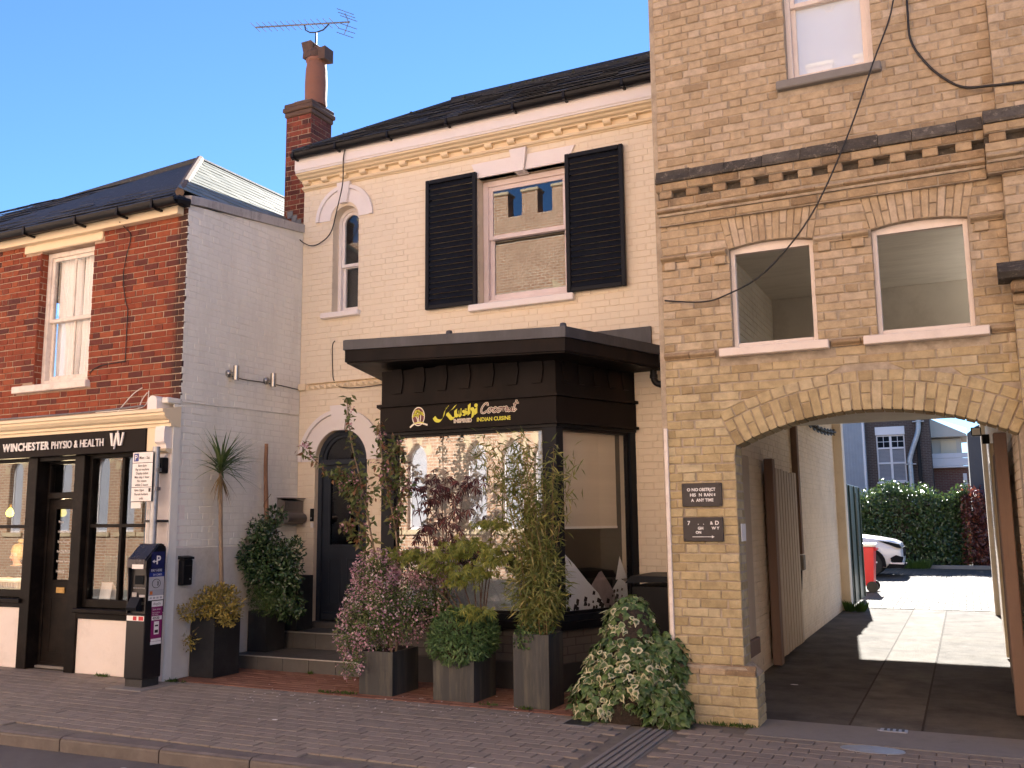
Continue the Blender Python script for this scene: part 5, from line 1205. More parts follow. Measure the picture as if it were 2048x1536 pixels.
hedge('laurel_hedge', 'tall glossy green hedge behind the car in the yard', -5.5, .1, 32.9, 34.3, 2.35, M['hedge'], 15000, 3)
hedge('photinia_hedge', 'reddish hedge at the right end of the green one', -.1, 2.8, 32.75, 34.2, 2.15, M['hedge_red'], 7000, 4)
gt = thing('grass_tuft', 'green weed tuft growing at the foot of the hedge', 'weed', (-1.55, 32.4, 0)); mb = MB()
for k in range(260):
    a = R.uniform(0, 2 * pi); r = R.random() ** .5; leaf(mb, Vector((-1.55 + .45 * r * cos(a), 32.4 + .2 * r * sin(a), 0)), Vector((cos(a) * .5, sin(a) * .5, 1)), Vector((0, -1, .3)), R.uniform(.15, .4), .035)
M['grass'] = leafmat('grass_blade', [(0, (.05, .10, .015)), (1, (.10, .17, .03))], .5, .4); mb.build('blades', M['grass'], gt, kind='stuff', fix=False)
gt = thing('grass_tuft', 'small grass tuft at the foot of the rear passage pier', 'weed', (-1.85, 17.65, 0)); mb = MB()
for k in range(200):
    a = R.uniform(0, 2 * pi); r = R.random() ** .5; leaf(mb, Vector((-1.85 + .16 * r * cos(a), 17.6 + .1 * r * sin(a), 0)), Vector((cos(a) * .5, sin(a) * .5, 1)), Vector((0, -1, .3)), R.uniform(.08, .24), .018)
mb.build('blades', M['grass'], gt, kind='stuff', fix=False)
# green steel door standing open behind the rear pier
M['green_steel'] = plain('dark_green_steel', (.018, .040, .034), .35, .2, 3, .1, 30, spec=.6)
gd = thing('green_steel_gate', 'dark green steel gate standing open behind the left pier', 'gate', (-1.95, 19, 0))
MB().box(-1.98, -1.93, 18.15, 20.3, .06, 2.25, .008).build('leaf', M['green_steel'], gd)
for y in (18.3, 19.2, 20.1): MB().box(-1.925, -1.90, y, y + .06, .08, 2.23, .004).build('rib', M['green_steel'], gd)
MB().tube([(-1.90, 19.25, 2.1), (-1.90, 19.25, .9)], .012, 6).build('bolt', M['iron'], gd)
# red wheeled bin
M['red_plastic'] = plain('red_plastic', (.55, .02, .025), .4, .08, 4, .05, 40)
wb = thing('red_wheeled_bin', 'red wheeled bin with pale lid beside the white car', 'bin', (-2.05, 22.4, 0)); bx, by = -2.12, 22.4
def tap(x0, x1, y0, y1, z0, z1, k): return MB().add([(x0 + k, y0 + k, z0), (x1 - k, y0 + k, z0), (x1 - k, y1 - k, z0), (x0 + k, y1 - k, z0), (x0, y0, z1), (x1, y0, z1), (x1, y1, z1), (x0, y1, z1)], [(0, 3, 2, 1), (4, 5, 6, 7), (0, 1, 5, 4), (1, 2, 6, 5), (2, 3, 7, 6), (3, 0, 4, 7)])
tap(bx - .25, bx + .25, by - .3, by + .3, .14, .98, .05).build('body', M['red_plastic'], wb); MB().box(bx - .27, bx + .28, by - .32, by + .32, .99, 1.06, .02).build('lid', M['white_print'], wb)
MB().box(bx + .25, bx + .30, by - .26, by + .26, .9, .96, .015).build('handle', M['red_plastic'], wb)
for yy in (by - .27, by + .27): MB().lathe([(.0, -.03), (.12, -.03), (.12, .03), (.0, .03)], (bx + .17, yy, .12), 18, 'y').build('wheel', M['cable'], wb)
# ---- white car, nose to the right
M['car_white'] = plain('white_car_paint', (.78, .76, .77), .18, .01, 2, .0, 40, spec=.6); M['car_black'] = plain('black_trim', (.012, .012, .014), .6, .1, 4, .02, 40, spec=.05); M['car_glass'] = plain('dark_car_glass', (.015, .018, .022), .6, .1, 3, .0, 40, spec=.02)
M['tyre'] = plain('tyre_rubber', (.018, .018, .018), .8, .2, 8, .2, 60)
car = thing('white_car', 'white car with black grille parked nose right before the hedge', 'car', (-3.9, 28.6, 0))
x1, cy, hw = -1.62, 28.55, .91                       # nose, centre line, half width
sec = [(-.0, .42, .78, .55), (-.05, .33, .92, .78), (-.22, .28, 1.0, .90), (-.6, .25, 1.07, .96), (-1.05, .24, 1.13, .99), (-1.4, .24, 1.16, 1.0), (-1.95, .24, 1.18, 1.0), (-3.4, .24, 1.18, 1.0), (-4.1, .28, 1.16, .97), (-4.4, .42, 1.02, .86)]
m = MB(); NS = 14
for (dx, zl, zh, wk) in sec:
    w = hw * wk
    ringp = [(-w * .90, zl), (-w * .985, zl + .10), (-w, (zl + zh) * .5), (-w * .985, zh - .16), (-w * .90, zh - .05), (-w * .6, zh), (-w * .2, zh + .012), (w * .2, zh + .012), (w * .6, zh), (w * .90, zh - .05), (w * .985, zh - .16), (w, (zl + zh) * .5), (w * .985, zl + .10), (w * .90, zl)]
    for (yy, zz) in ringp: m.v.append((x1 + dx, cy + yy, zz))
for i in range(len(sec) - 1):
    for k in range(NS): m.f.append((i * NS + k, i * NS + (k + 1) % NS, (i + 1) * NS + (k + 1) % NS, (i + 1) * NS + k))
m.f += [tuple(range(NS)), tuple(range(len(m.v) - 1, len(m.v) - NS - 1, -1))]
body = m.build('body', M['car_white'], car, smooth='auto')
m = MB(); cab = [(-1.45, 1.17, .86), (-2.15, 1.60, .68), (-3.2, 1.62, .68), (-4.1, 1.17, .80)]
for (dx, zz, w) in cab:
    for s_ in (-1, 1): m.v.append((x1 + dx, cy + s_ * w * hw, zz))
m.f = [(0, 1, 3, 2), (2, 3, 5, 4), (4, 5, 7, 6), (0, 2, 4, 6), (1, 7, 5, 3)]; m.build('cabin', M['car_glass'], car)
MB().prism([(-2.2, 1.60), (-3.2, 1.62), (-3.3, 1.645), (-2.15, 1.635)], lambda p, a: (x1 + p[0], a, p[1]), cy - .62, cy + .62).build('roof_panel', M['car_white'], car)
for dx in (-.86, -3.62):
    for s_ in (-1, 1):
        yy = cy + s_ * (hw - .10); wl = part('wheel', (x1 + dx, yy, .34), car)
        MB().lathe([(.22, -.11), (.32, -.11), (.345, -.08), (.345, .08), (.32, .11), (.22, .11)], (x1 + dx, yy, .345), 28, 'y').build('tyre', M['tyre'], wl)
        MB().lathe([(.0, s_ * .085), (.06, s_ * .10), (.22, s_ * .09)], (x1 + dx, yy, .345), 20, 'y').build('rim', M['alu'], wl)
        for k in range(5):
            a = 2 * pi * k / 5; c, s2_ = cos(a), sin(a); MB().prism([(-.03, .04), (.03, .04), (.022, .225), (-.022, .225)], lambda p, q_, c=c, s2_=s2_: (x1 + dx + p[0] * c - p[1] * s2_, q_, .345 + p[0] * s2_ + p[1] * c), yy + s_ * .10, yy + s_ * .115).build('spoke', M['white_print'], wl)
    yo = cy - hw - .004; MB().prism(arc_pts(x1 + dx, .36, .43, -.2, pi + .2, 20) + arc_pts(x1 + dx, .36, .335, pi + .2, -.2, 20), XZ, yo, yo + .12).build('wheel_arch', M['car_black'], car)
MB().prism([(-.02, .78), (-.10, .90), (-.42, .97), (-.62, .985), (-.40, .90), (-.15, .80)], lambda p, a: (x1 + p[0] + .02, a, p[1]), cy - hw * .93, cy - hw * .60).build('headlight', M['car_glass'], car)
MB().prism([(.012, .55), (.03, .66), (.0, .80), (-.06, .80), (-.06, .55)], lambda p, a: (x1 + p[0], a, p[1]), cy - hw * .5, cy + hw * .5).build('grille', M['car_black'], car)
MB().prism([(-.04, .40), (.0, .54), (-.18, .60), (-.32, .52), (-.30, .40)], lambda p, a: (x1 + p[0] + .01, a, p[1]), cy - hw * .955, cy - hw * .62).build('air_intake', M['car_black'], car)
MB().prism([(-.0, .26), (.03, .34), (-.35, .36), (-.45, .24)], lambda p, a: (x1 + p[0], a, p[1]), cy - hw * .94, cy + hw * .94).build('splitter', M['car_black'], car)
MB().prism([(.02, .355), (.03, .40), (-.30, .43), (-.34, .37)], lambda p, a: (x1 + p[0], a, p[1]), cy - hw * .955, cy - hw * .5).build('bumper_blade', M['car_white'], car)
# ---- houses beyond the yard
def far(x, z, Y, Y0=36.0): k = Y / Y0; return x * k, 1.65 + (z - 1.65) * k
FY = 45.0; fx = lambda x: x * FY / 36; fz = lambda z: 1.65 + (z - 1.65) * FY / 36
M['brown_brick'] = NT('dark_brown_brickwork')
def brick_tex(name, c1, c2, mortar, scale=1.0, rough=.9, bw=.225, rh=.075, axes=(0, 2)):
    t = NT(name); cx = t.n('ShaderNodeCombineXYZ'); t.l(t.axis(axes[0]), cx.inputs[0]); t.l(t.axis(axes[1]), cx.inputs[1])
    b = t.n('ShaderNodeTexBrick'); b.inputs['Scale'].default_value = scale; b.inputs['Color1'].default_value = (*c1, 1); b.inputs['Color2'].default_value = (*c2, 1); b.inputs['Mortar'].default_value = (*mortar, 1)
    b.inputs['Mortar Size'].default_value = .012; b.inputs['Brick Width'].default_value = bw; b.inputs['Row Height'].default_value = rh; b.inputs['Bias'].default_value = 0
    t.l(cx.outputs[0], b.inputs['Vector']); c = t.mix(t.ramp(t.noise(1.2, 6, .7), [(.35, 0.0), (.7, .45)]), b.outputs['Color'], sc(c1, .55))
    return t.bsdf(c, rough, t.bump(b.outputs['Fac'], -.4, .008), 0, .3)
M['brown_brick'] = brick_tex('dark_brown_brickwork', (.115, .075, .060), (.085, .058, .05), (.17, .14, .12))
h1 = thing('brown_brick_house', 'dark brown brick house with a white multi-pane window beyond the hedge', 'building', (fx(-2), FY + 2, 0))
mb = MB(); panel(mb, rect(fx(-3.12), fx(-.93), 0, fz(5.3)), [rect(fx(-2.73), fx(-1.77), fz(2.87), fz(4.55))], XZ, FY, FY + .3); mb.build('wall', M['brown_brick'], h1)
MB().box(fx(-3.12), fx(-.93), FY + .31, FY + 5, 0, fz(5.3)).build('body', M['dark_room'], h1)
ww = part('window', (fx(-2.25), FY, fz(2.9)), h1); X0, X1, Q0, Q1 = fx(-2.73), fx(-1.77), fz(2.87), fz(4.55)
MB().box(X0 - .02, X1 + .02, FY - .03, FY + .1, Q1, fz(4.85), .01).build('lintel', M['trim'], ww)
m = frame_mb(X0, X1, Q0, Q1, FY + .08, FY + .16, .06)
zt = Q0 + (Q1 - Q0) * .72; zm = Q0 + (Q1 - Q0) * .40; xm = (X0 + X1) / 2
m.box(xm - .05, xm + .05, FY + .085, FY + .155, Q0 + .06, Q1 - .06).box(X0 + .06, X1 - .06, FY + .083, FY + .157, zt - .04, zt + .04).box(X0 + .06, X1 - .06, FY + .083, FY + .157, zm - .035, zm + .035); m.build('frame', M['trim'], ww)
MB().box(X0 - .05, X1 + .05, FY - .06, FY + .1, Q0 - .07, Q0 - .005, .01).build('sill', M['trim'], ww)
M['slat_grey'] = plain('grey_venetian_blind', (.36, .37, .41), .6, .06, 2, .1, 30)
for a, b in ((X0 + .06, xm - .05), (xm + .05, X1 - .06)):
    for c, d_, mt in ((Q0 + .06, zm - .035, 'slat_grey'), (zm + .035, zt - .04, 'slat_grey')):
        k = c
        while k < d_ - .02: MB().add([(a, FY + .17, k), (b, FY + .17, k), (b, FY + .15, k + .05), (a, FY + .15, k + .05)], [(0, 1, 2, 3)]).build('blind_slat', M['slat_grey'], ww, fix=False); k += .058
    mx, mz = (a + b) / 2, (zt + Q1) / 2
    for (p0, p1) in ((a, mx - .012), (mx + .012, b)):
        for (r0_, r1_) in ((zt + .04, mz - .012), (mz + .012, Q1 - .06)): MB().box(p0, p1, FY + .11, FY + .118, r0_, r1_).build('pane', M['car_glass'], ww)
    MB().box(mx - .012, mx + .012, FY + .09, FY + .13, zt + .04, Q1 - .06).box(a, b, FY + .092, FY + .128, mz - .012, mz + .012).build('glazing_bars', M['trim'], ww)
pp = thing('grey_drainpipe', 'fat grey drainpipe with an offset bend on the brown brick house', 'drainpipe', (fx(-1.5), FY - .2, 2))
MB().tube(catmull([(fx(-1.63), FY - .18, .1), (fx(-1.63), FY - .18, fz(3.2)), (fx(-1.62), FY - .18, fz(3.7)), (fx(-1.33), FY - .18, fz(4.55)), (fx(-1.28), FY - .18, fz(4.9)), (fx(-1.27), FY - .18, fz(5.35))], 5), .11, 10).build('pipe', M['galv'], pp, smooth=True)
for x_, z_ in ((-1.63, 3.45), (-1.28, 4.95)): MB().box(fx(x_) - .24, fx(x_) + .24, FY - .30, FY - .02, fz(z_), fz(z_) + .05, .01).build('clamp', M['galv'], pp)
pp = thing('black_drainpipe', 'thin black drainpipe beside the grey one', 'drainpipe', (fx(-1.3), FY - .1, 2)); MB().tube([(fx(-1.33), FY - .1, 0), (fx(-1.33), FY - .1, fz(4.3)), (fx(-1.15), FY - .1, fz(5.3))], .07, 8).build('pipe', M['gutter'], pp)
M['clad'] = plain('grey_blue_cladding', (.30, .33, .37), .5, .06, 3, .05, 30, metal=.2)
h0 = thing('clad_building', 'pale grey ribbed metal clad building left of the brown brick house', 'building', (fx(-3.6), FY - .5, 0))
MB().box(fx(-6), fx(-3.13), FY - .4, FY + 5, 0, fz(5.3)).build('wall', M['clad'], h0)
x = fx(-5.9)
while x < fx(-3.16): MB().box(x, x + .045, FY - .43, FY - .401, .1, fz(5.29)).build('rib', M['clad'], h0); x += .13
MB().box(fx(-3.16), fx(-3.09), FY - .45, FY + .05, 0, fz(5.3), .01).build('corner_flashing', M['trim'], h0)
h2 = thing('balcony_house', 'red brick house with a pale gable and white balcony at the far right', 'building', (fx(-.3), FY + 4, 0)); G = FY + 1.5; gk = G / 36; gx = lambda x: x * gk; gz = lambda z: 1.65 + (z - 1.65) * gk
M['far_red'] = brick_tex('far_red_brickwork', (.20, .085, .065), (.17, .07, .055), (.22, .17, .14))
M['pale_render'] = plain('pale_render', (.62, .56, .47), .8, .04, 1, .1, 20)
MB().box(gx(-.95), gx(.45), G, G + 4, 0, gz(3.35)).build('lower_wall', M['far_red'], h2); MB().box(gx(-.95), gx(.05), G + .4, G + 4, gz(3.35), gz(4.35)).build('upper_wall', M['pale_render'], h2)
MB().box(gx(-.62), gx(-.12), G + .36, G + .401, gz(3.75), gz(4.28)).build('door_panel', M['trim_cream'], h2)
MB().box(gx(-.95), gx(.22), G - .4, G - .36, gz(3.36), gz(3.62), .01).box(gx(-.95), gx(.22), G - .4, G - .36, gz(3.63), gz(3.80), .01).build('balcony_front', M['trim'], h2); MB().box(gx(-.95), gx(.22), G - .4, G + .4, gz(3.30), gz(3.352), .01).build('balcony_slab', M['trim'], h2)
MB().prism([(gx(-1.05), gz(4.38)), (gx(.24), gz(4.38)), (gx(.22), gz(4.45)), (gx(-1.05), gz(5.12))], XZ, G - .3, G + 4).build('gable', M['pale_render'], h2)
MB().add([(gx(-1.05), G - .35, gz(5.15)), (gx(.26), G - .35, gz(4.44)), (gx(.26), G + 5, gz(5.0)), (gx(-1.05), G + 5, gz(5.5))], [(0, 1, 2, 3)]).build('roof', M['slate'], h2)
MB().box(gx(.02), gx(.14), G - .02, G - .001, gz(2.55), gz(3.1), .01).build('window', M['trim'], h2)
h3 = thing('dark_gable_building', 'plain dark grey gable wall at the far right of the yard', 'building', (1.1, 36, 0))
MB().add([(.22, 34.8, 0), (4, 34.8, 0), (4, 34.8, 6), (.52, 34.8, 4.62), (.24, 34.8, 4.38), (.22, 40, 0), (4, 40, 0), (4, 40, 6), (.52, 40, 4.62), (.24, 40, 4.38)], [(0, 1, 2, 3, 4), (9, 8, 7, 6, 5), (0, 5, 6, 1), (1, 6, 7, 2), (2, 7, 8, 3), (3, 8, 9, 4), (4, 9, 5, 0)]).build('wall', plain('dark_grey_render', (.075, .072, .078), .8, .08, 1, .2, 20), h3)

# ------------------------------------------------------------------ church hall across the street (behind the camera, seen in the glass)
OY = -2.0
op = thing('brick_church_hall', 'sunlit red brick hall with battlements and pointed windows across the street', 'building', (-8, OY, 0))
M['hall_brick'] = brick_tex('sunlit_red_brickwork', (.47, .265, .155), (.36, .175, .098), (.56, .48, .37))
M['hall_stone'] = plain('buff_stone', (.52, .40, .25), .85, .1, 3, .3, 30)
def gothic(cx, hw, z0, zs, n=8):
    """pointed outline: each side is struck from the other springing"""
    r = 2 * hw; L = []
    for k in range(n + 1): a = (pi / 3) * k / n; L.append((cx - hw + r * cos(a), zs + r * sin(a)))
    for k in range(1, n + 1): a = pi - pi / 3 + (pi / 3) * k / n; L.append((cx + hw + r * cos(a), zs + r * sin(a)))
    return [(cx - hw, z0), (cx + hw, z0)] + L
gw = []
for b in range(-9, 5): base_ = -10.2 + b * 3.35; gw += [base_ - 1.6, base_, base_ + .94]
low = [(c, .27, 1.45, 3.05) for c in gw if -38 < c < 4]; high = [(c, .36, 5.5, 6.9) for c in gw[2::3] if -38 < c < 4]
mb = MB(); panel(mb, rect(-40, 6, 0, 9.7), [gothic(*g_) for g_ in low + high], XZ, OY, OY - .35); hw_ = mb.build('wall', M['hall_brick'], op)
MB().box(-40, 6, OY - 6, OY - .9, 0, 9.3).build('body', M['dark_room'], op)
xx = -40
while xx < 6: MB().box(xx, xx + .46, OY - .35, OY - .001, 9.701, 10.33).build('merlon', M['hall_brick'], op); MB().box(xx - .04, xx + .50, OY - .39, OY + .04, 10.331, 10.42, .02).build('merlon_cap', M['hall_stone'], op); xx += .88
MB().box(-40, 6, OY, OY + .09, 9.05, 9.2, .02).build('string_course', M['hall_stone'], op); MB().box(-40, 6, OY, OY + .07, 4.6, 4.75, .02).build('string_course', M['hall_stone'], op)
for i, (c, hwd, z0, zs) in enumerate(low + high):
    w = part('pointed_window', (c, OY, z0), op); o1, o0 = gothic(c, hwd + .20, z0, zs), gothic(c, hwd + .012, z0, zs)
    n = len(o1) - 2
    for k in range(2, len(o1) - 1):
        MB().prism([o0[k], o1[k], o1[k + 1], o0[k + 1]], XZ, OY + .012, OY - .1).build('arch_stone', M['hall_stone'] if (k % 4) < 2 else M['hall_brick'], w)
    f1, f0 = gothic(c, hwd, z0, zs), gothic(c, hwd - .045, z0 + .045, zs); m = MB(); n = len(f1)
    for k in range(n): m.prism([f0[k], f1[k], f1[(k + 1) % n], f0[(k + 1) % n]], XZ, OY - .12, OY - .18)
    m.build('frame', M['trim'], w); MB().prism(gothic(c, hwd - .04, z0 + .04, zs), XZ, OY - .15, OY - .155).build('pane', M['slat_grey'], w)
    MB().box(c - hwd - .12, c + hwd + .12, OY + .06, OY - .1, z0 - .12, z0 - .002, .01).build('sill', M['hall_stone'], w)
for xx, lb_ in ((-8.5, 'cast iron downpipe on the brick hall nearest the camera'), (-13.0, 'middle cast iron downpipe on the brick hall'), (-18.5, 'cast iron downpipe on the brick hall farthest from the camera')):
    pp = thing('hall_downpipe', lb_, 'downpipe', (xx, OY + .1, 0), 'downpipes on the brick hall'); MB().tube([(xx, OY + .09, .1), (xx, OY + .09, 9)], .05, 8).build('pipe', M['lead'], pp)
# ------------------------------------------------------------------ street furniture and small fittings
M['meter'] = plain('black_meter_casing', (.010, .010, .013), .32, .2, 4, .1, 60, spec=.5)
M['meter_top'] = plain('scratched_meter_hood', (.05, .05, .06), .28, .25, 5, .1, 60, metal=.5)
M['blue'] = plain('blue_print', (.012, .03, .22), .4, .04, 3, .0, 40); M['navy_print'] = plain('navy_print', (.01, .015, .09), .4, .04, 3, .0, 40)
M['purple'] = plain('purple_print', (.22, .012, .12), .4, .05, 3, .0, 40); M['grey_print'] = plain('grey_print', (.42, .42, .45), .45, .05, 3, .0, 40); M['orange'] = plain('orange_print', (.6, .16, .03), .45, .05, 3, .0, 40)
M['ink'] = plain('black_ink', (.02, .02, .022), .5, .1, 3, .0, 40); M['red_print'] = plain('red_print', (.5, .02, .04), .45, .05, 3, .0, 40)
mt = thing('parking_meter', 'black pay and display parking meter with blue and purple stickers', 'parking meter', (-7.75, 7.24, 0))
mx0, mx1, my0, my1 = -7.88, -7.616, 7.115, 7.36
MB().box(-7.99, -7.50, 6.99, 7.49, -.01, .008, .004).build('base_slab', M['concrete'], mt)
MB().box(mx0 + .012, mx1 - .012, my0 + .012, my1 - .012, .0, .085, .004).build('foot', M['iron'], mt)
MB().box(mx0, mx1, my0, my1, .086, .735, .008).build('lower_body', M['meter'], mt)
prof = [(my0 + .035, .737), (my1, .737), (my1, 1.385), (my1 - .012, 1.415), (my1 - .05, 1.43), (my1 - .10, 1.425), (my0 + .02, 1.30), (my0 - .01, 1.275), (my0 - .012, 1.20), (my0 + .035, 1.195)]
MB().prism(prof, lambda p, a: (a, p[0], p[1]), mx0, mx1).build('upper_body', M['meter'], mt)
hood = [(my0 - .016, 1.21), (my0 - .016, 1.285), (my0 + .015, 1.312), (my1 - .10, 1.438), (my1 - .05, 1.444), (my1 - .006, 1.43), (my1 - .02, 1.405), (my1 - .10, 1.415), (my0 + .02, 1.29), (my0 - .002, 1.21)]
MB().prism(hood, lambda p, a: (a, p[0], p[1]), mx0 - .003, mx1 - .02).build('hood', M['meter_top'], mt)
for sx in (mx0, mx1 - .012): MB().prism([(my0, .737), (my0 + .036, .737), (my0 + .036, 1.2), (my0 - .012, 1.2), (my0, 1.1)], lambda p, a: (a, p[0], p[1]), sx, sx + .012).build('cheek', M['meter'], mt)
yf = my0 + .033
MB().box(mx0 + .07, mx1 - .07, yf - .006, yf + .001, 1.03, 1.12, .002).build('screen', M['car_glass'], mt)
for k in range(6): MB().box(mx0 + .055 + k * .028, mx0 + .074 + k * .028, yf - .008, yf, .985, 1.0, .003).build('button', M['alu'], mt)
MB().box(mx0 + .04, mx0 + .11, yf - .012, yf, .90, .95, .004).build('coin_slot', M['alu'], mt); MB().box(mx1 - .12, mx1 - .04, yf - .01, yf, .90, .925, .003).build('card_slot', M['grey_print'], mt)
MB().lathe([(.02, -.012), (.02, 0)], (mx0 + .075, yf, .865), 12, 'y').build('keyhole', M['steel'], mt); MB().lathe([(.016, -.012), (.016, 0)], (mx1 - .07, yf, .84), 12, 'y').build('reject_button', M['steel'], mt)
MB().prism([(yf, .755), (yf - .075, .77), (yf - .085, .80), (yf - .03, .90), (yf, .90)], lambda p, a: (a, p[0], p[1]), mx0 + .045, mx0 + .185).build('ticket_chute', M['navy'], mt)
MB().box(mx0 + .01, mx1 - .01, my0 - .001, my0 + .003, .665, .715).build('front_sticker', M['white_print'], mt); MB().box(mx0 + .10, mx0 + .15, my0 - .002, my0 + .002, .67, .71).box(mx1 - .085, mx1 - .02, my0 - .002, my0 + .002, .67, .71).build('front_sticker_mark', M['red_print'], mt)
MB().box(mx0 + .07, mx1 - .035, my0 - .018, my0 - .012, 1.19, 1.235).build('hood_sticker', M['white_print'], mt)
xs = mx1 + .0015
def st(y0, y1, z0, z1, mat, nm='sticker', lift=0): MB().box(mx1 - .002, xs + lift, y0, y1, z0, z1).build(nm, M[mat], mt)
def stt(body, y, z, size, mat='white_print', bold=.0, lift=.0006, **k): put_text(body, M[mat], mt, (xs + .0008 + lift, y, z), (0, 1, 0), (0, 0, 1), size, 'sticker_lettering', bold=bold, **k)
st(my0 + .055, my1 - .015, 1.195, 1.36, 'navy_print'); stt('P', my0 + .115, 1.235, .12, bold=.003); MB().prism([(my0 + .065, 1.262), (my0 + .095, 1.280), (my0 + .095, 1.268), (my0 + .125, 1.268), (my0 + .125, 1.257), (my0 + .095, 1.257), (my0 + .095, 1.244)], lambda p, a: (a, p[0], p[1]), xs, xs + .001).build('sticker_arrow', M['white_print'], mt)
st(my0 + .035, my1 - .01, 1.15, 1.192, 'navy_print', lift=.0002); stt('PAY HERE', my0 + .055, 1.157, .037, sx=.9); st(my0 + .035, my1 - .01, 1.105, 1.149, 'blue'); stt('BY CARD', my0 + .085, 1.116, .028)
st(my0 + .035, my1 - .01, .97, 1.104, 'grey_print'); MB().tube([(xs + .001, my0 + .13 + .055 * cos(a), 1.036 + .045 * sin(a)) for a in [2 * pi * k / 18 for k in range(19)]], .003, 5).tube([(xs + .001, my0 + .13 + .02 * cos(a), 1.036 + .02 * sin(a)) for a in [-1 + 2 * k / 8 for k in range(9)]], .003, 5).tube([(xs + .001, my0 + .125 + .035 * cos(a), 1.036 + .035 * sin(a)) for a in [-.8 + 1.6 * k / 8 for k in range(9)]], .003, 5).build('contactless_mark', M['ink'], mt)
st(my0 + .035, my1 - .01, .915, .969, 'slat_grey'); MB().box(xs, xs + .001, my0 + .05, my0 + .085, .925, .96).build('sticker_mark', M['orange'], mt); st(my0 + .035, my1 - .01, .868, .914, 'white_print')
for k in range(4): MB().box(xs, xs + .001, my0 + .05 + k * .045, my0 + .08 + k * .045, .88, .90).build('sticker_mark', M['grey_print'], mt)
st(my0 + .085, my1 - .015, .80, .858, 'white_print'); stt('RingGo', my0 + .10, .818, .034, 'ink', shear=.2); st(my0 + .085, my1 - .015, .45, .799, 'purple'); stt('Save time', my0 + .095, .765, .028); stt('Pay by phone', my0 + .095, .735, .019); stt('Pay online', my0 + .095, .715, .019)
MB().box(xs, xs + .001, my0 + .09, my1 - .02, .665, .705).build('number_plate_sticker', M['white_print'], mt); stt('42530', my0 + .10, .673, .036, 'ink', bold=.001, lift=.0012)
MB().box(xs, xs + .001, my0 + .125, my1 - .055, .52, .65).build('phone_picture', M['white_print'], mt); MB().box(xs + .001, xs + .0015, my0 + .135, my1 - .065, .535, .565).box(xs + .001, xs + .0015, my0 + .135, my1 - .065, .60, .615).build('phone_picture_lines', M['ink'], mt)
MB().box(xs, xs + .001, my0 + .09, my1 - .02, .452, .478).build('sticker_strip', M['white_print'], mt); st(my0 + .085, my1 - .015, .42, .449, 'white_print')
# parking sign on its pole
ps_ = thing('parking_sign', 'white parking times sign on a grey pole beside the shop pilaster', 'sign', (-7.80, 7.32, 0))
MB().tube([(-7.785, 7.33, .0), (-7.785, 7.33, 2.47)], .038, 14).build('pole', M['galv'], ps_, smooth='auto'); MB().tube([(-7.89, 7.38, .0), (-7.89, 7.38, 1.80)], .03, 12).build('second_pole', M['galv'], ps_, smooth='auto')
MB().box(-7.93, -7.74, 7.33, 7.50, 1.665, 1.69, .003).build('bracket', M['iron'], ps_); MB().box(-7.83, -7.74, 7.31, 7.37, 2.20, 2.24, .003).box(-7.83, -7.74, 7.31, 7.37, 2.0, 2.04, .003).build('clip', M['alu'], ps_)
MB().box(-8.055, -7.755, 7.262, 7.270, 1.885, 2.415, .002).build('sign_edge', M['ink'], ps_)
for z0, z1 in ((2.30, 2.411), (2.04, 2.294), (1.889, 2.034)): MB().box(-8.051, -7.759, 7.259, 7.2625, z0, z1).build('sign_plate', M['white_print'], ps_)
MB().box(-8.035, -7.965, 7.2575, 7.2592, 2.315, 2.40).build('blue_square', M['blue'], ps_)
def pst(body, x, z, size, mat='ink', **k): put_text(body, M[mat], ps_, (x, 7.2572, z), (1, 0, 0), (0, 0, 1), size, 'sign_lettering', bold=.0004, **k)
pst('P', -8.027, 2.326, .085, 'white_print'); pst('Mon - Sat', -7.955, 2.338, .043, sx=.9)
for k, (tx, sz) in enumerate((('8am-6pm', .036), ('Pay at machine', .036), ('Display ticket', .036), ('Max stay 1 hour', .036), ('No return', .036), ('within 2 hours', .036))): pst(tx, -7.905, 2.256 - k * .041, sz, align='CENTER', sx=.92)
for k, tx in enumerate(('6am-10pm', 'Permit holders', 'only')): pst(tx, -7.905 - (.03 if k == 0 else 0), 1.995 - k * .044, .036, align='CENTER', sx=.92)
MB().box(-7.80, -7.77, 7.2575, 7.259, 1.985, 2.025).build('permit_mark', M['ink'], ps_); MB().box(-8.06, -7.92, 7.27, 7.276, 1.815, 1.88, .001).build('back_plate', M['white_print'], ps_)
# fittings on the walls
eb = thing('junction_box', 'black electrical box on the white shop pilaster behind the parking sign', 'electrical box', (-7.84, 7.45, 2.2)); MB().box(-7.905, -7.775, 7.40, 7.499, 2.19, 2.36, .008).build('case', M['black'], eb)
MB().box(-7.89, -7.85, 7.39, 7.40, 2.22, 2.33, .003).box(-7.82, -7.79, 7.385, 7.40, 2.27, 2.30, .003).build('switchgear', M['navy'], eb)
lb = thing('black_letterbox', 'small black letterbox on the grey rendered side wall', 'letterbox', (-7.72, 7.74, 1.0))
MB().box(XA + .013, -7.66, 7.655, 7.80, .985, 1.26, .01).build('case', M['black'], lb); MB().prism([(XA + .013, 1.262), (-7.65, 1.262), (-7.65, 1.285), (XA + .013, 1.30)], lambda p, a: (p[0], a, p[1]), 7.65, 7.805).build('lid', M['black'], lb); MB().box(-7.6595, -7.655, 7.69, 7.77, 1.19, 1.20).build('slot', M['cable'], lb); MB().lathe([(.008, .095), (.0, .10)], (-7.755, 7.76, 1.05), 8, 'x').build('lock', M['steel'], lb)
gl_ = thing('grey_letterbox', 'grey metal letterbox with rolled paper holder beside the arched door', 'letterbox', (-7.68, 9.45, 1.6)); M['box_grey'] = plain('grey_powder_coat', (.17, .15, .135), .4, .12, 4, .08, 40, metal=.3)
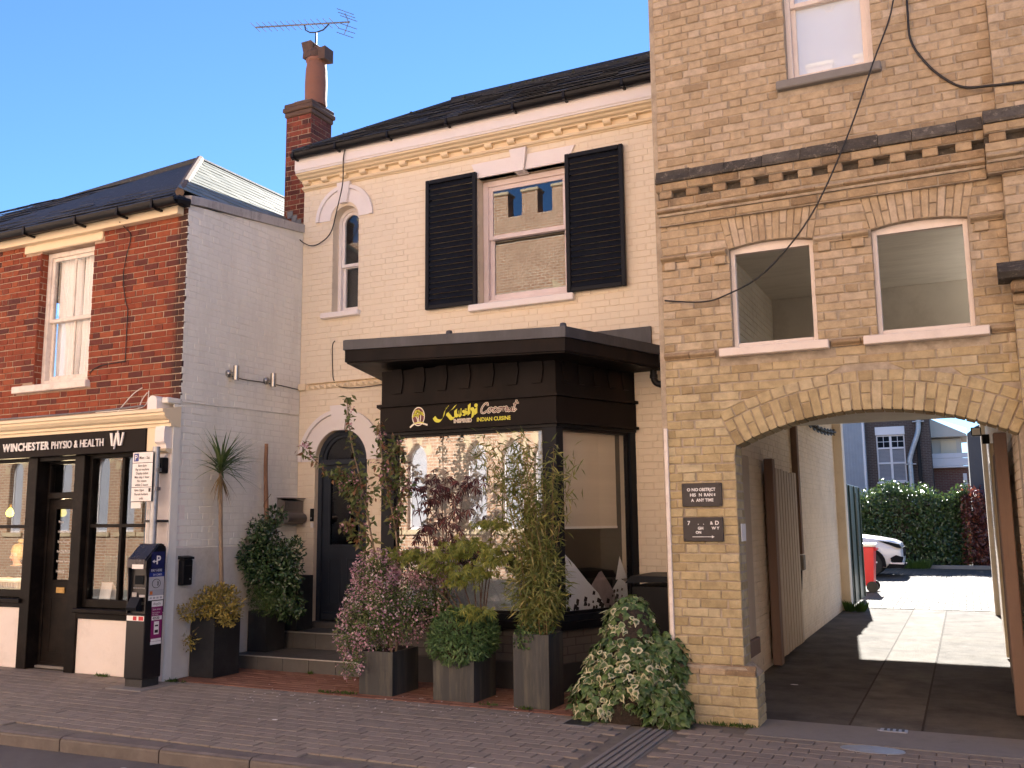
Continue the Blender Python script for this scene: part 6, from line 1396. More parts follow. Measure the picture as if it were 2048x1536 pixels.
MB().prism([(XA + .001, 1.62), (-7.63, 1.62), (-7.60, 1.66), (-7.60, 1.74), (-7.63, 1.78), (-7.63, 1.915), (XA + .001, 1.945)], lambda p, a: (p[0], a, p[1]), 9.27, 9.63).build('case', M['box_grey'], gl_)
MB().tube([(-7.62, 9.275, 1.70), (-7.62, 9.625, 1.70)], .062, 14).build('roll', M['box_grey'], gl_, smooth='auto'); MB().box(-7.75, -7.60, 9.255, 9.645, 1.946, 1.956, .003).build('lid', M['box_grey'], gl_); MB().box(-7.6295, -7.622, 9.31, 9.58, 1.82, 1.88, .003).build('flap', M['box_grey'], gl_)
for yy, nm in ((8.33, 'nearer steel up-and-down wall light on the off-white side wall'), (8.99, 'farther steel up-and-down wall light, nearest the cream house')):
    sp = thing('wall_light', nm, 'wall light', (-7.66, yy, 3.4), 'steel lights on the side wall')
    MB().lathe([(.0, .0), (.045, .0), (.045, .03), (.03, .045), (.0, .045)], (XA, yy, 3.40), 16, 'x').build('wall_plate', M['steel'], sp, smooth='auto'); MB().tube([(XA + .04, yy, 3.40), (XA + .10, yy, 3.40)], .014, 8).build('arm', M['steel'], sp)
    MB().lathe([(.030, -.085), (.036, -.085), (.036, .085), (.030, .085), (.028, .06), (.0, .06)], (XA + .125, yy, 3.40), 18).build('tube', M['steel'], sp, smooth='auto')
tag(wire('wall_cable', [(XA + .012, 8.36, 3.375), (XA + .01, 8.6, 3.365), (XA + .012, 8.98, 3.375), (XA + .01, 9.3, 3.375), (XA + .012, 9.63, 3.365)], .006, M['cable']), 'dark cable linking the two steel wall lights', 'cable')
tag(wire('wall_cable', [(XA + .010, 7.62, 2.99), (XA + .008, 8.3, 3.0), (XA + .01, 9.0, 3.02), (XA + .008, 9.64, 3.035)], .006, M['grey_joint']), 'painted cable running level along the side wall under the lights', 'cable')
tag(wire('wall_cable', [(-7.19, YB - .008, 3.97), (-7.23, YB - .008, 3.90), (-7.22, YB - .008, 3.6), (-7.20, YB - .008, 3.46), (-7.10, YB - .015, 3.36), (-6.8, YB - .02, 3.33), (-6.4, YB - .015, 3.345), (-6.1, YB - .01, 3.36)], .006, M['cable']), 'thin black cable drooping down the cream wall left of the bay', 'cable')
tag(wire('aerial_cable', [(-6.90, 9.41, 6.45), (-6.93, 9.41, 6.3), (-7.0, 9.5, 6.02), (-7.12, 9.55, 5.70), (-7.25, 9.6, 5.42), (-7.45, 9.62, 5.30), (-7.62, 9.62, 5.30), (-7.78, 9.6, 5.42), (-7.86, 9.7, 5.62), (-7.92, 9.9, 5.72)], .0075, M['cable']), 'black cable sagging from the cream eaves past the arched window to the chimney', 'cable')
# television aerial
ta = thing('television_aerial', 'long television aerial on a short mast above the chimney pot', 'aerial', (-8.0, 10.18, 8.5)); a0, a1 = Vector((-9.05, 10.05, 8.99)), Vector((-7.44, 10.2, 8.74))
MB().tube([a0, a1], .011, 6).build('boom', M['lead'], ta); MB().tube([(-8.02, 10.18, 8.40), (-8.02, 10.18, 8.72)], .014, 7).build('mast', M['iron'], ta)
MB().tube([(-8.20, 10.14, 8.86), (-8.19, 10.15, 8.78), (-8.12, 10.16, 8.73), (-8.02, 10.18, 8.715), (-7.90, 10.19, 8.73), (-7.82, 10.19, 8.78), (-7.80, 10.19, 8.80)], .010, 6).build('cradle', M['iron'], ta)
for k in range(14): c = a0.lerp(a1, k / 15.5); MB().tube([c + Vector((-.02, -.09, .035)), c + Vector((.02, .09, -.035))], .0045, 5).build('element', M['lead'], ta)
for sg in (-1, 1):
    e = a1 + Vector((-.02, 0, 0)); MB().tube([e, e + Vector((-.07, 0, sg * .16))], .006, 5).tube([e + Vector((-.10, -.12, sg * .12)), e + Vector((.03, .12, sg * .12))], .005, 5).tube([e + Vector((-.12, -.12, sg * .18)), e + Vector((.0, .12, sg * .18))], .005, 5).tube([e + Vector((-.06, -.12, sg * .06)), e + Vector((.06, .12, sg * .06))], .005, 5).build('reflector', M['lead'], ta)
# black store in the corner by the pillar
bs = thing('black_bin_store', 'black store box with a sloping lid between the bay and the brick pillar', 'storage box', (-2.65, 9.2, 0))
MB().box(-2.99, -2.36, 8.85, 9.5, .03, 1.0, .006).build('case', M['black'], bs); MB().prism([(-3.04, 1.03), (-2.33, 1.06), (-2.33, 1.10), (-2.98, 1.10)], XZ, 8.80, 9.52).build('lid', M['navy'], bs)
for xx in (-2.93, -2.43): MB().box(xx, xx + .05, 8.9, 9.45, -.01, .03).build('foot', M['black'], bs)
# shop sign lettering on the bay
sg = part('sign_lettering', (-4.6, 8.53, 2.7), B); SY = BP[1].y - .018
M['lime'] = plain('lime_yellow_print', (.62, .60, .035), .45, .05, 3, .0, 40); M['lime2'] = plain('lime_green_print', (.42, .56, .03), .45, .05, 3, .0, 40); M['maroon'] = plain('maroon_print', (.12, .015, .02), .45, .05, 3, .0, 40); M['cream_print'] = plain('cream_print', (.80, .74, .60), .45, .02, 3, .0, 40)
def sweep2(pts, w, mat, name, z=0.0, nib=None, org=(0, 0), s=1.0, closed=False):
    """ribbon lettering stroke in the plane of the sign; nib: pen angle for thick and thin strokes"""
    P = [Vector((p[0], p[1])) for p in pts]; out = []
    sm = [Vector((v.x, v.y)) for v in catmull([(p.x, p.y, 0) for p in P], 5)]; m = MB(); n = len(sm); y = SY - .0015 - z
    for i, p in enumerate(sm):
        t = (sm[min(i + 1, n - 1)] - sm[max(i - 1, 0)]).normalized()
        o = Vector((-t.y, t.x)) * w / 2 if nib is None else Vector((cos(nib), sin(nib))) * w / 2 + Vector((-t.y, t.x)) * w * .12
        for q_ in (p + o, p - o): m.v.append((org[0] + q_.x * s, y, org[1] + q_.y * s))
    for i in range(n - 1): m.f.append((2 * i, 2 * i + 1, 2 * i + 3, 2 * i + 2))
    return m.build(name, M[mat], sg, fix=False)
ox, oz = -4.99, 2.725
def kushi(w, mat, z):
    N = .75
    for name, pts in (('K', [(-.05, .02), (-.02, -.015), (.03, -.02), (.065, .02), (.085, .085), (.12, .125), (.10, .115)]), ('K', [(.215, .135), (.17, .09), (.115, .055), (.14, .02), (.165, -.005), (.20, .0)]),
                      ('u', [(.215, .085), (.215, .035), (.235, .02), (.262, .035), (.268, .088), (.268, .025), (.285, .022)]), ('s', [(.345, .078), (.318, .085), (.312, .066), (.345, .044), (.338, .022), (.305, .028)]),
                      ('h', [(.378, .135), (.375, .025)]), ('h', [(.378, .07), (.405, .086), (.424, .065), (.420, .01), (.408, -.012)]), ('i', [(.458, .09), (.456, .025)])):
        sweep2(pts, w, mat, 'letter_' + name.lower(), z, N, (ox, oz))
    MB().lathe([(w * .62, SY - .0015 - z), (.0, SY - .0016 - z)], (ox + .458, 0, oz + .117), 10, 'y').build('letter_i_dot', M[mat], sg)
kushi(.034, 'lime', .0008)
def coconut(w, mat, z):
    sl = lambda pts, dx: [(dx + p[0] + p[1] * .32, p[1]) for p in pts]
    C_ = [(.065, .085), (.05, .115), (.02, .105), (.0, .06), (.012, .02), (.045, .015), (.07, .035)]; o_ = [(.035, .062), (.012, .055), (.005, .03), (.022, .015), (.042, .03), (.045, .05), (.035, .062), (.06, .055)]; c_ = [(.042, .055), (.022, .064), (.006, .042), (.014, .018), (.036, .018), (.055, .035)]
    n_ = [(.0, .058), (.012, .06), (.010, .018), (.018, .05), (.036, .064), (.046, .05), (.044, .02), (.058, .022)]; u_ = [(.0, .058), (.004, .025), (.018, .016), (.036, .032), (.042, .06), (.042, .022), (.058, .022)]; t_ = [(.022, .13), (.014, .07), (.012, .025), (.026, .016), (.045, .04)]
    for nm, g_, dx in (('c', C_, 0), ('o', o_, .075), ('c', c_, .135), ('o', o_, .185), ('n', n_, .25), ('u', u_, .312), ('t', t_, .365)): sweep2(sl(g_, dx), w, mat, 'letter_' + nm, z, None, (ox + .505, oz + .018))
    sweep2([(.365 + .02, .085), (.365 + .085, .098)], w * .8, mat, 'letter_t_bar', z, None, (ox + .505, oz + .018))
coconut(.021, 'cream_print', .0); coconut(.009, 'maroon', .0008)
def sgt(body, x, z, size, mat, bold, lift, sx=1): put_text(body, M[mat], sg, (x, SY - .002 - lift, z), (1, 0, 0), (0, 0, 1), size, 'small_lettering', bold=bold, sx=sx)
sgt('INSPIRED', -4.80, 2.672, .056, 'cream_print', .0032, 0, .95); sgt('INSPIRED', -4.80, 2.672, .056, 'maroon', -.0012, .0008, .95)
sgt('INDIAN CUISINE', -4.525, 2.672, .056, 'lime', .0015, 0, .95)
# palm emblem
ex, ez = -5.235, 2.765
MB().prism([(ex + .075 * cos(a), ez + .098 * sin(a)) for a in [2 * pi * k / 28 for k in range(28)]], XZ, SY - .001, SY - .002).build('emblem_disc', M['maroon'], sg)
sweep2([(ex + .075 * cos(2 * pi * k / 20), ez + .098 * sin(2 * pi * k / 20)) for k in range(21)], .010, 'cream_print', 'emblem_ring', .0012)
for (tx, tz, bx_) in ((ex - .012, ez + .045, ex + .0), (ex + .028, ez + .02, ex + .012), (ex - .035, ez + .005, ex - .005)):
    sweep2([(bx_, ez - .08), ((tx + bx_) / 2 + .006, ez - .03), (tx, tz)], .009, 'cream_print', 'palm_trunk', .0016)
    for k in range(7):
        a = -.3 + k * .62; sweep2([(tx, tz), (tx + .022 * cos(a), tz + .022 * sin(a) + .006), (tx + .042 * cos(a), tz + .03 * sin(a) - .008)], .010, 'lime', 'palm_frond', .002)
sweep2([(ex - .105, ez - .115), (ex - .05, ez - .078), (ex + .02, ez - .07), (ex + .115, ez - .098)], .018, 'cream_print', 'emblem_swoosh', .002); sweep2([(ex - .05, ez - .074), (ex + .02, ez - .064), (ex + .07, ez - .075)], .010, 'lime', 'emblem_sand', .0026)
# ------------------------------------------------------------------ planters and plants
def planter(name, label, x0, x1, y0, y1, z0, z1, mat, group='planters in front of the cream house', rim=.018):
    t = thing(name, label, 'planter', ((x0 + x1) / 2, (y0 + y1) / 2, z0), group)
    panel(MB(), [(x0, y0), (x1, y0), (x1, y1), (x0, y1)], [[(x0 + rim, y0 + rim), (x1 - rim, y0 + rim), (x1 - rim, y1 - rim), (x0 + rim, y1 - rim)]], XY, z1, z0 + .004).build('walls', M[mat], t)
    MB().box(x0 + rim, x1 - rim, y0 + rim, y1 - rim, z0 + .02, z1 - .05).build('soil', M['soil'], t); return t
planter('tall_planter', 'tall charcoal planter against the side wall holding the spiky palm', -7.72, -7.38, 7.86, 8.26, 0, .64, 'planter_dark')
planter('step_planter', 'dark planter standing on the lower step holding the bare trunk', -7.71, -7.44, 8.76, 9.10, .155, .62, 'planter_dark')
planter('door_planter', 'dark planter on the upper step left of the arched door', -7.72, -7.36, 9.22, 9.52, .348, 1.0, 'planter_dark')
planter('low_planter', 'low mossy grey planter holding the pink flowering shrub', -5.40, -5.02, 7.73, 8.20, 0, .41, 'planter')
planter('square_planter', 'square grey planter overflowing with dense green sage-like leaves', -4.585, -4.155, 7.755, 8.20, 0, .40, 'planter')
planter('slim_planter', 'slim tall grey planter holding the bamboo', -3.74, -3.393, 7.73, 8.06, 0, .64, 'planter')
M['bark'] = plain('pale_bark', (.26, .19, .13), .85, .25, 10, .8, 50, stretch=(2, 2, .6)); M['bark_brown'] = plain('brown_bark', (.24, .13, .075), .9, .3, 10, 1.0, 40, stretch=(2, 2, .5)); M['twig'] = plain('dark_twig', (.10, .06, .045), .8, .2, 10, .4, 50)
def plant(name, label, cat, loc): return thing(name, label, cat, loc)
def cloud(mb, R, n, c, rad, L, w, up=.2, inner=.45, droop=0.0, facing=None, fold=.25, squash=1.0, lump=0.0, tint=None):
    """n leaves through an ellipsoid, more of them near the surface; lump clusters them into sprays"""
    c = Vector(c); k = 0
    seeds = [rdir(R) for _ in range(max(6, int(n / 40)))]
    while k < n:
        d = rdir(R) if R.random() > lump else (R.choice(seeds) + rdir(R) * .28).normalized()
        r = inner + (1 - inner) * R.random() ** .6; p = c + Vector((d.x * rad[0], d.y * rad[1], d.z * rad[2])) * r
        if p.z < .01: k += 1; continue
        ld = (d * .7 + rdir(R) * .9 + Vector((0, 0, up - droop))).normalized(); nn = (d + Vector((0, -.3, .7)) + rdir(R) * .6)
        s = R.uniform(.65, 1.25); tt = None
        if tint: v = tint(R); tt = [v * .2, v, v * .8, v, 0.0]
        leaf(mb, p, ld, nn, L * s, w * s, fold, tt, .1); k += 1
def lobed(mb, p, d, n, L, v):
    d = d.normalized(); s_ = d.cross(n); s_.normalize(); n = s_.cross(d); o = [(0, 0), (.12, .38), (.52, .34), (.60, .16), (1.0, 0), (.60, -.16), (.52, -.34), (.12, -.38)]
    mb.add([p + d * (.42 * L) + n * (.05 * L)] + [p + d * (a * L) + s_ * (b * L) - n * (.10 * L * a) for a, b in o], [(0, k + 1, (k + 1) % 8 + 1) for k in range(8)], [0.0] + [v] * 8)
def ivy_cloud(mb, R, n, c, rad, L, tint):
    c = Vector(c)
    for k in range(n):
        d = rdir(R); p = c + Vector((d.x * rad[0], d.y * rad[1], d.z * rad[2])) * (.80 + .22 * R.random())
        if p.z > .015: lobed(mb, p, (Vector((d.x * .3, d.y * .3, -.7)) + rdir(R) * .6), d + Vector((0, -.1, .45)) + rdir(R) * .45, L * R.uniform(.65, 1.25), tint(R))
def stems(t, R, base, tips, r0, mat, name='stem', sag=.1):
    for tip in tips:
        b, e = Vector(base) + Vector((R.uniform(-.05, .05), R.uniform(-.05, .05), 0)), Vector(tip); m = (b + e) / 2 + Vector((R.uniform(-sag, sag), R.uniform(-sag, sag), .03))
        MB().tube(catmull([b, m, e], 4), r0, 6, r0 * .35).build(name, M[mat], t, smooth=True)
# spiky palm with its trunk
R = random.Random(31); t = plant('cordyline_palm', 'spiky palm with sword leaves on a slim bare trunk against the side wall', 'palm', (-7.53, 8.06, .6)); top = Vector((-7.52, 8.02, 2.27))
MB().tube(catmull([(-7.48, 8.06, .58), (-7.49, 8.06, 1.0), (-7.51, 8.04, 1.6), top], 5), [.026 - .0003 * k for k in range(16)], 9).build('trunk', M['bark'], t, smooth=True)
M['sword'] = leafmat('sword_leaf', [(0, (0.064, 0.118, 0.04)), (0.5, (0.108, 0.18, 0.054)), (1, (0.18, 0.234, 0.09))], .4, .25); M['dead_leaf'] = leafmat('dead_leaf', [(0, (.16, .11, .05)), (1, (.27, .19, .09))], .7, .2)
def sword(p, az, el, L, w, bend, mat, nm):
    d = Vector((cos(az) * cos(el), sin(az) * cos(el), sin(el))); s = Vector((-sin(az), cos(az), 0)); m = MB(); n = 6; pos = Vector(p); 
    for k in range(n + 1):
        q_ = k / n; ww = w * (0.5 + 1.2 * q_ if q_ < .3 else 1.0 - (q_ - .3) / .7 * .97); up = s.cross(d); m.v += [tuple(pos + s * ww / 2 + up * ww * .15), tuple(pos), tuple(pos - s * ww / 2 + up * ww * .15)]
        pos = pos + d * L / n; d = (d + Vector((0, 0, -bend / n))).normalized()
    for k in range(n):
        for j in (0, 1): m.f.append((k * 3 + j, k * 3 + j + 1, k * 3 + j + 4, k * 3 + j + 3))
    m.build(nm, M[mat], t, smooth=True, fix=False)
for k in range(95):
    el = radians(R.triangular(-25, 88, 45)); az = R.uniform(0, 2 * pi)
    if cos(az) < -.25 and el < 1.0: az = pi - az                # the wall is on its left
    sword(top + Vector((0, 0, R.uniform(-.08, .08))), az, el, R.uniform(.36, .54), R.uniform(.020, .03), R.uniform(.25, .95), 'sword', 'leaf')
for k in range(16): sword(top + Vector((0, 0, -.08)), R.uniform(-1.7, 1.7), radians(R.uniform(-75, -40)), R.uniform(.25, .42), .018, .5, 'dead_leaf', 'dead_leaf')
# golden shrub under the palm
M['gold_leaf'] = leafmat('golden_leaf', [(0, (0.173, 0.156, 0.031)), (0.5, (0.312, 0.25, 0.055)), (1, (0.469, 0.344, 0.077))], .5, .3); t = plant('golden_shrub', 'yellow leaved shrub spilling over the tall planter under the palm', 'shrub', (-7.5, 8.0, .62)); mb = MB()
cloud(mb, R, 1500, (-7.46, 7.98, .78), (.30, .24, .20), .045, .018, .3, .3, lump=.5); cloud(mb, R, 420, (-7.27, 7.9, .70), (.20, .18, .17), .045, .018, .2, .2, .2, lump=.5); cloud(mb, R, 260, (-7.58, 7.74, .72), (.20, .12, .12), .045, .018, .2, .2, lump=.6); cloud(mb, R, 80, (-7.58, 7.72, .40), (.10, .06, .10), .045, .018, 0, .2, .4)
mb.build('foliage', M['gold_leaf'], t, kind='stuff', fix=False); stems(t, R, (-7.5, 8.05, .58), [(-7.3, 7.9, .8), (-7.6, 7.75, .75), (-7.58, 7.72, .45), (-7.45, 8.1, .95), (-7.2, 7.95, .7)], .006, 'twig')
# bare trunk
t = plant('bare_trunk', 'bare brown palm trunk without a head rising from the step planter', 'trunk', (-7.55, 8.92, .6)); MB().tube(catmull([(-7.56, 8.92, .55), (-7.57, 8.92, 1.1), (-7.60, 8.9, 1.8), (-7.61, 8.88, 2.25), (-7.61, 8.88, 2.60)], 5), [.034 - .0006 * k for k in range(21)], 9).build('trunk', M['bark_brown'], t, smooth=True)
MB().tube([(-7.585 + .045 * cos(k * .55), 8.90 + .045 * sin(k * .55), 1.3 + k * .03) for k in range(24)], .004, 5).build('twining_stem', M['twig'], t)
# dark green shrub by the door
M['camellia'] = leafmat('camellia_leaf', [(0, (0.02, 0.044, 0.02)), (0.5, (0.041, 0.085, 0.032)), (1, (0.082, 0.143, 0.053))], .25, .15, spec=.6); t = plant('camellia_shrub', 'dense dark green shrub between the steps and the side wall', 'shrub', (-7.4, 9.0, .6)); mb = MB()

for (c_, r_, n_) in (((-7.42, 8.74, 1.12), (.30, .24, .36), 1900), ((-7.18, 8.70, 1.05), (.26, .20, .30), 1200), ((-7.48, 8.72, 1.52), (.20, .20, .22), 800), ((-7.60, 8.66, 1.28), (.13, .18, .24), 500), ((-7.08, 8.74, 1.32), (.18, .16, .16), 420), ((-7.10, 8.72, .72), (.22, .16, .20), 700), ((-7.30, 8.70, 1.72), (.12, .12, .12), 160)): cloud(mb, R, n_, c_, r_, .062, .027, .1, .2, .15, lump=.55)
mb.build('foliage', M['camellia'], t, kind='stuff', fix=False)
stems(t, R, (-7.5, 9.05, .6), [(-7.2, 8.75, 1.3), (-7.45, 8.75, 1.6), (-7.05, 8.75, 1.3), (-7.58, 8.7, 1.4), (-7.3, 8.7, 1.8)], .010, 'twig')
M['heath'] = leafmat('fine_green_leaf', [(0, (0.042, 0.086, 0.026)), (0.5, (0.077, 0.144, 0.038)), (1, (0.134, 0.211, 0.058))], .5, .25); t = plant('fine_leaved_shrub', 'fine leaved green bush in the step planter beside the bare trunk', 'shrub', (-7.5, 8.85, .6)); mb = MB(); cloud(mb, R, 2200, (-7.36, 8.72, .78), (.30, .22, .22), .035, .011, .2, .2, lump=.4); mb.build('foliage', M['heath'], t, kind='stuff', fix=False)
# flowering cherry
M['cherry'] = leafmat('cherry_leaf', [(0, (0.081, 0.115, 0.034)), (0.45, (0.138, 0.178, 0.048)), (0.75, (0.19, 0.172, 0.057)), (0.9, (0.241, 0.144, 0.063)), (1, (0.299, 0.115, 0.063))], .42, .35); M['blossom'] = leafmat('pink_blossom', [(0, (0.462, 0.187, 0.264)), (0.5, (0.638, 0.33, 0.396)), (1, (0.814, 0.572, 0.594))], .6, .4)
t = plant('young_cherry_tree', 'slender young cherry tree with bronze leaves before the arched door', 'tree', (-5.2, 7.95, .4)); R = random.Random(41)
main = [[(-5.18, 7.96, .36), (-5.24, 7.92, .95), (-5.34, 7.86, 1.40), (-5.42, 7.78, 1.95), (-5.50, 7.68, 2.45), (-5.52, 7.62, 2.88)], [(-5.14, 7.98, .36), (-5.11, 7.96, 1.0), (-5.12, 7.92, 1.55), (-5.20, 7.82, 2.15), (-5.22, 7.76, 2.62)],
        [(-5.34, 7.86, 1.40), (-5.48, 7.80, 1.68), (-5.60, 7.76, 1.98), (-5.80, 7.68, 2.16), (-6.06, 7.60, 2.42)], [(-5.12, 7.92, 1.55), (-5.02, 7.86, 1.85), (-4.96, 7.8, 2.2)], [(-5.42, 7.78, 1.95), (-5.55, 7.7, 2.12), (-5.66, 7.64, 2.16)], [(-5.24, 7.92, .95), (-5.42, 7.84, 1.35), (-5.55, 7.8, 1.55), (-5.62, 7.78, 1.62)], [(-5.20, 7.82, 2.15), (-5.06, 7.78, 2.35), (-4.98, 7.76, 2.42)]]
mb, fb = MB(), MB()
for k, pth in enumerate(main):
    P = catmull(pth, 8); r = .014 if k < 2 else .008; MB().tube(P, r, 7, r * .3).build('branch', M['bark'] if k < 2 else M['twig'], t, smooth=True)
    st_ = int(len(P) * (.38 if k < 2 else .15))
    for i in range(st_, len(P)):
        for j in range(6 if k < 2 else 6):
            p = P[i] + rdir(R) * R.uniform(.0, .09); leaf(mb, p, (rdir(R) + Vector((0, 0, -.25))), rdir(R, .8), R.uniform(.05, .095), R.uniform(.026, .042), .3, None, .15)
        if R.random() < .30:
            c = P[i] + rdir(R) * .06
            for j in range(9): leaf(fb, c + rdir(R) * .022, rdir(R), rdir(R), .024, .02, .3)
for (c, rad, n) in (((-5.40, 7.74, 1.98), (.26, .12, .20), 120), ((-5.16, 7.80, 2.2), (.20, .12, .28), 100), ((-5.05, 7.85, 1.9), (.18, .10, .25), 60)): cloud(mb, R, n, c, rad, .075, .036, -.1, .2, .2, lump=.5); cloud(fb, R, int(n * .8), c, rad, .024, .02, 0, .3, lump=.85)
mb.build('foliage', M['cherry'], t, kind='stuff', fix=False); fb.build('blossom', M['blossom'], t, kind='stuff', fix=False)
# pink flowering shrub
M['pink_leaf'] = leafmat('small_dark_leaf', [(0, (0.062, 0.104, 0.034)), (0.5, (0.114, 0.166, 0.046)), (1, (0.187, 0.229, 0.073))], .45, .3); M['pink_flower'] = leafmat('mauve_pink_flower', [(0, (.44, .20, .30)), (.4, (.60, .34, .43)), (.7, (.74, .52, .57)), (1, (.88, .76, .75))], .6, .4)
t = plant('pink_flowering_shrub', 'sprawling shrub covered in small mauve pink flowers in the low planter', 'shrub', (-5.2, 7.95, .4)); R = random.Random(43); mb, fb = MB(), MB()
for (c, rad, n, m_) in (((-5.28, 7.84, .80), (.34, .30, .40), 1900, 1300), ((-5.50, 7.80, .58), (.20, .22, .30), 700, 520), ((-5.30, 7.86, 1.15), (.25, .22, .22), 500, 750), ((-4.95, 8.10, 1.18), (.30, .20, .20), 500, 800), ((-5.0, 7.96, .80), (.22, .22, .34), 800, 450), ((-4.80, 8.15, .86), (.20, .18, .30), 500, 260), ((-5.46, 7.68, .30), (.16, .08, .16), 90, 130)):
    cloud(mb, R, int(n * 2.4), c, rad, .034, .014, .1, .2, .1, lump=.3); cloud(fb, R, int(m_ * 1.7), c, (rad[0] * 1.06, rad[1] * 1.06, rad[2] * 1.06), .024, .020, .1, .5, lump=.85)
mb.build('foliage', M['pink_leaf'], t, kind='stuff', fix=False); fb.build('flowers', M['pink_flower'], t, kind='stuff', fix=False)
stems(t, R, (-5.22, 7.95, .38), [(-5.4, 7.8, 1.0), (-5.55, 7.75, .7), (-5.2, 7.85, 1.25), (-4.9, 8.1, 1.25), (-4.8, 8.15, .9), (-5.5, 7.68, .3)], .007, 'twig')
# maples: palmate leaves of five fingers
def palmate(mb, R, p, d, n, L, w):
    d = d.normalized(); s = d.cross(n); s.normalize(); n = s.cross(d)
    for a, k in ((0, 1), (.55, .85), (-.55, .85), (1.15, .6), (-1.15, .6)):
        v = d * cos(a) + s * sin(a); c = v.cross(n) * (w * k); m = p + v * (L * k * .5) - n * (L * .04); mb.add([p, m + c, p + v * (L * k) - n * (L * .18 * k), m - c], [(0, 1, 2), (0, 2, 3)])
def maple(name, label, base, tips, mat, L, n, rad, seed, droop):
    R = random.Random(seed); t = plant(name, label, 'shrub', base); mb = MB()
    for tp in tips:
        e = Vector(tp); b = Vector(base) + Vector((R.uniform(-.03, .03), R.uniform(-.03, .03), 0)); P = catmull([b, (b * .6 + e * .4) + Vector((0, 0, .10)), e], 5); MB().tube(P, .010, 6, .003).build('branch', M['twig'], t, smooth=True)
        for k in range(n):
            p = e + Vector((R.gauss(0, rad[0]), R.gauss(0, rad[1]), R.gauss(0, rad[2]))); palmate(mb, R, p, (rdir(R) * .8 + Vector((0, -.2, -droop))), (Vector((0, -.5, 1)) + rdir(R) * .5), L * R.uniform(.7, 1.2), L * .10)
    mb.build('foliage', M[mat], t, kind='stuff', fix=False)
M['red_maple'] = leafmat('dark_red_maple_leaf', [(0, (0.049, 0.019, 0.023)), (0.6, (0.108, 0.035, 0.039)), (1, (0.254, 0.069, 0.058))], .45, .35); M['green_maple'] = leafmat('lime_maple_leaf', [(0, (0.14, 0.188, 0.034)), (0.5, (0.263, 0.3, 0.056)), (1, (0.413, 0.394, 0.085))], .5, .4)
maple('purple_maple', 'dark purple maple with drooping fingered leaves before the bay window', (-4.78, 8.30, .3), [(-5.10, 8.22, 2.05), (-4.95, 8.2, 1.85), (-4.75, 8.2, 1.98), (-4.50, 8.2, 1.95), (-4.60, 8.2, 1.72), (-4.95, 8.22, 1.55), (-4.70, 8.22, 1.45)], 'red_maple', .105, 26, (.10, .05, .09), 51, .9)
maple('green_maple', 'yellow green maple in layered tiers before the bay window', (-4.30, 8.15, .4), [(-5.05, 7.92, 1.32), (-4.82, 7.92, 1.33), (-4.60, 7.9, 1.22), (-4.45, 7.9, 1.35), (-4.28, 7.9, 1.45), (-4.10, 7.9, 1.40), (-4.0, 7.85, 1.30), (-4.15, 7.85, 1.18), (-4.35, 7.85, 1.12), (-4.05, 7.95, 1.62), (-4.15, 7.75, .82)], 'green_maple', .085, 62, (.11, .07, .035), 53, .55)
# sage mound
M['sage'] = leafmat('sage_green_leaf', [(0, (0.053, 0.112, 0.037)), (0.5, (0.091, 0.174, 0.053)), (1, (0.154, 0.254, 0.082))], .5, .25); t = plant('sage_mound', 'dense rounded mound of dark green leaves over the square planter', 'shrub', (-4.37, 7.97, .4)); R = random.Random(57); mb = MB(); cloud(mb, R, 4600, (-4.36, 7.95, .58), (.33, .30, .24), .058, .017, .35, .75, .25); cloud(mb, R, 1500, (-4.36, 7.80, .50), (.31, .16, .17), .058, .017, .0, .7, .5); mb.build('foliage', M['sage'], t, kind='stuff', fix=False)
MB().lathe([(.0, .38), (.24, .38), (.27, .55), (.2, .72), (.0, .76)], (-4.36, 7.95, 0), 12).build('dark_core', M['soil'], t)
# bamboo
M['bamboo_leaf'] = leafmat('bamboo_leaf', [(0, (0.11, 0.14, 0.033)), (0.5, (0.2, 0.23, 0.053)), (0.85, (0.34, 0.33, 0.09)), (1, (0.56, 0.46, 0.18))], .5, .4); M['cane'] = plain('tan_cane', (.24, .16, .065), .6, .25, 8, .1, 50); t = plant('bamboo', 'tall feathery bamboo in the slim planter before the bay corner', 'bamboo', (-3.56, 7.9, .6)); R = random.Random(61); mb = MB()
for k in range(34):
    b = Vector((-3.56 + R.uniform(-.12, .12), 7.9 + R.uniform(-.11, .11), .58)); h = R.triangular(1.0, 1.98, 1.8); lean = Vector((R.gauss(-.09, .13), R.gauss(-.03, .09), 0)); e = b + Vector((0, 0, h)) + lean * (1 + h * .35); P = catmull([b, b + Vector((0, 0, h * .5)) + lean * .3, e], 8)
    MB().tube(P, .0055, 5, .002).build('cane', M['cane'], t, smooth=True)
    for i in range(3, len(P)):
        for j in range(9):
            p = P[i] + rdir(R) * R.uniform(0, .13); leaf(mb, p, (rdir(R) * .9 + Vector((0, 0, -.3))), rdir(R, .6), R.uniform(.07, .13), .015, .2, None, .15)
cloud(mb, R, 1500, (-3.56, 7.86, 1.05), (.30, .22, .40), .10, .014, -.1, .2, .2); mb.build('foliage', M['bamboo_leaf'], t, kind='stuff', fix=False)
t = plant('creeping_weeds', 'small creeping weeds at the foot of the bamboo canes', 'weed', (-3.56, 7.85, .62)); mb = MB(); cloud(mb, R, 420, (-3.57, 7.84, .67), (.20, .16, .09), .03, .02, .2, .2); cloud(mb, R, 160, (-3.64, 7.72, .60), (.10, .03, .10), .026, .018, 0, .2, .3); mb.build('foliage', M['heath'], t, kind='stuff', fix=False)
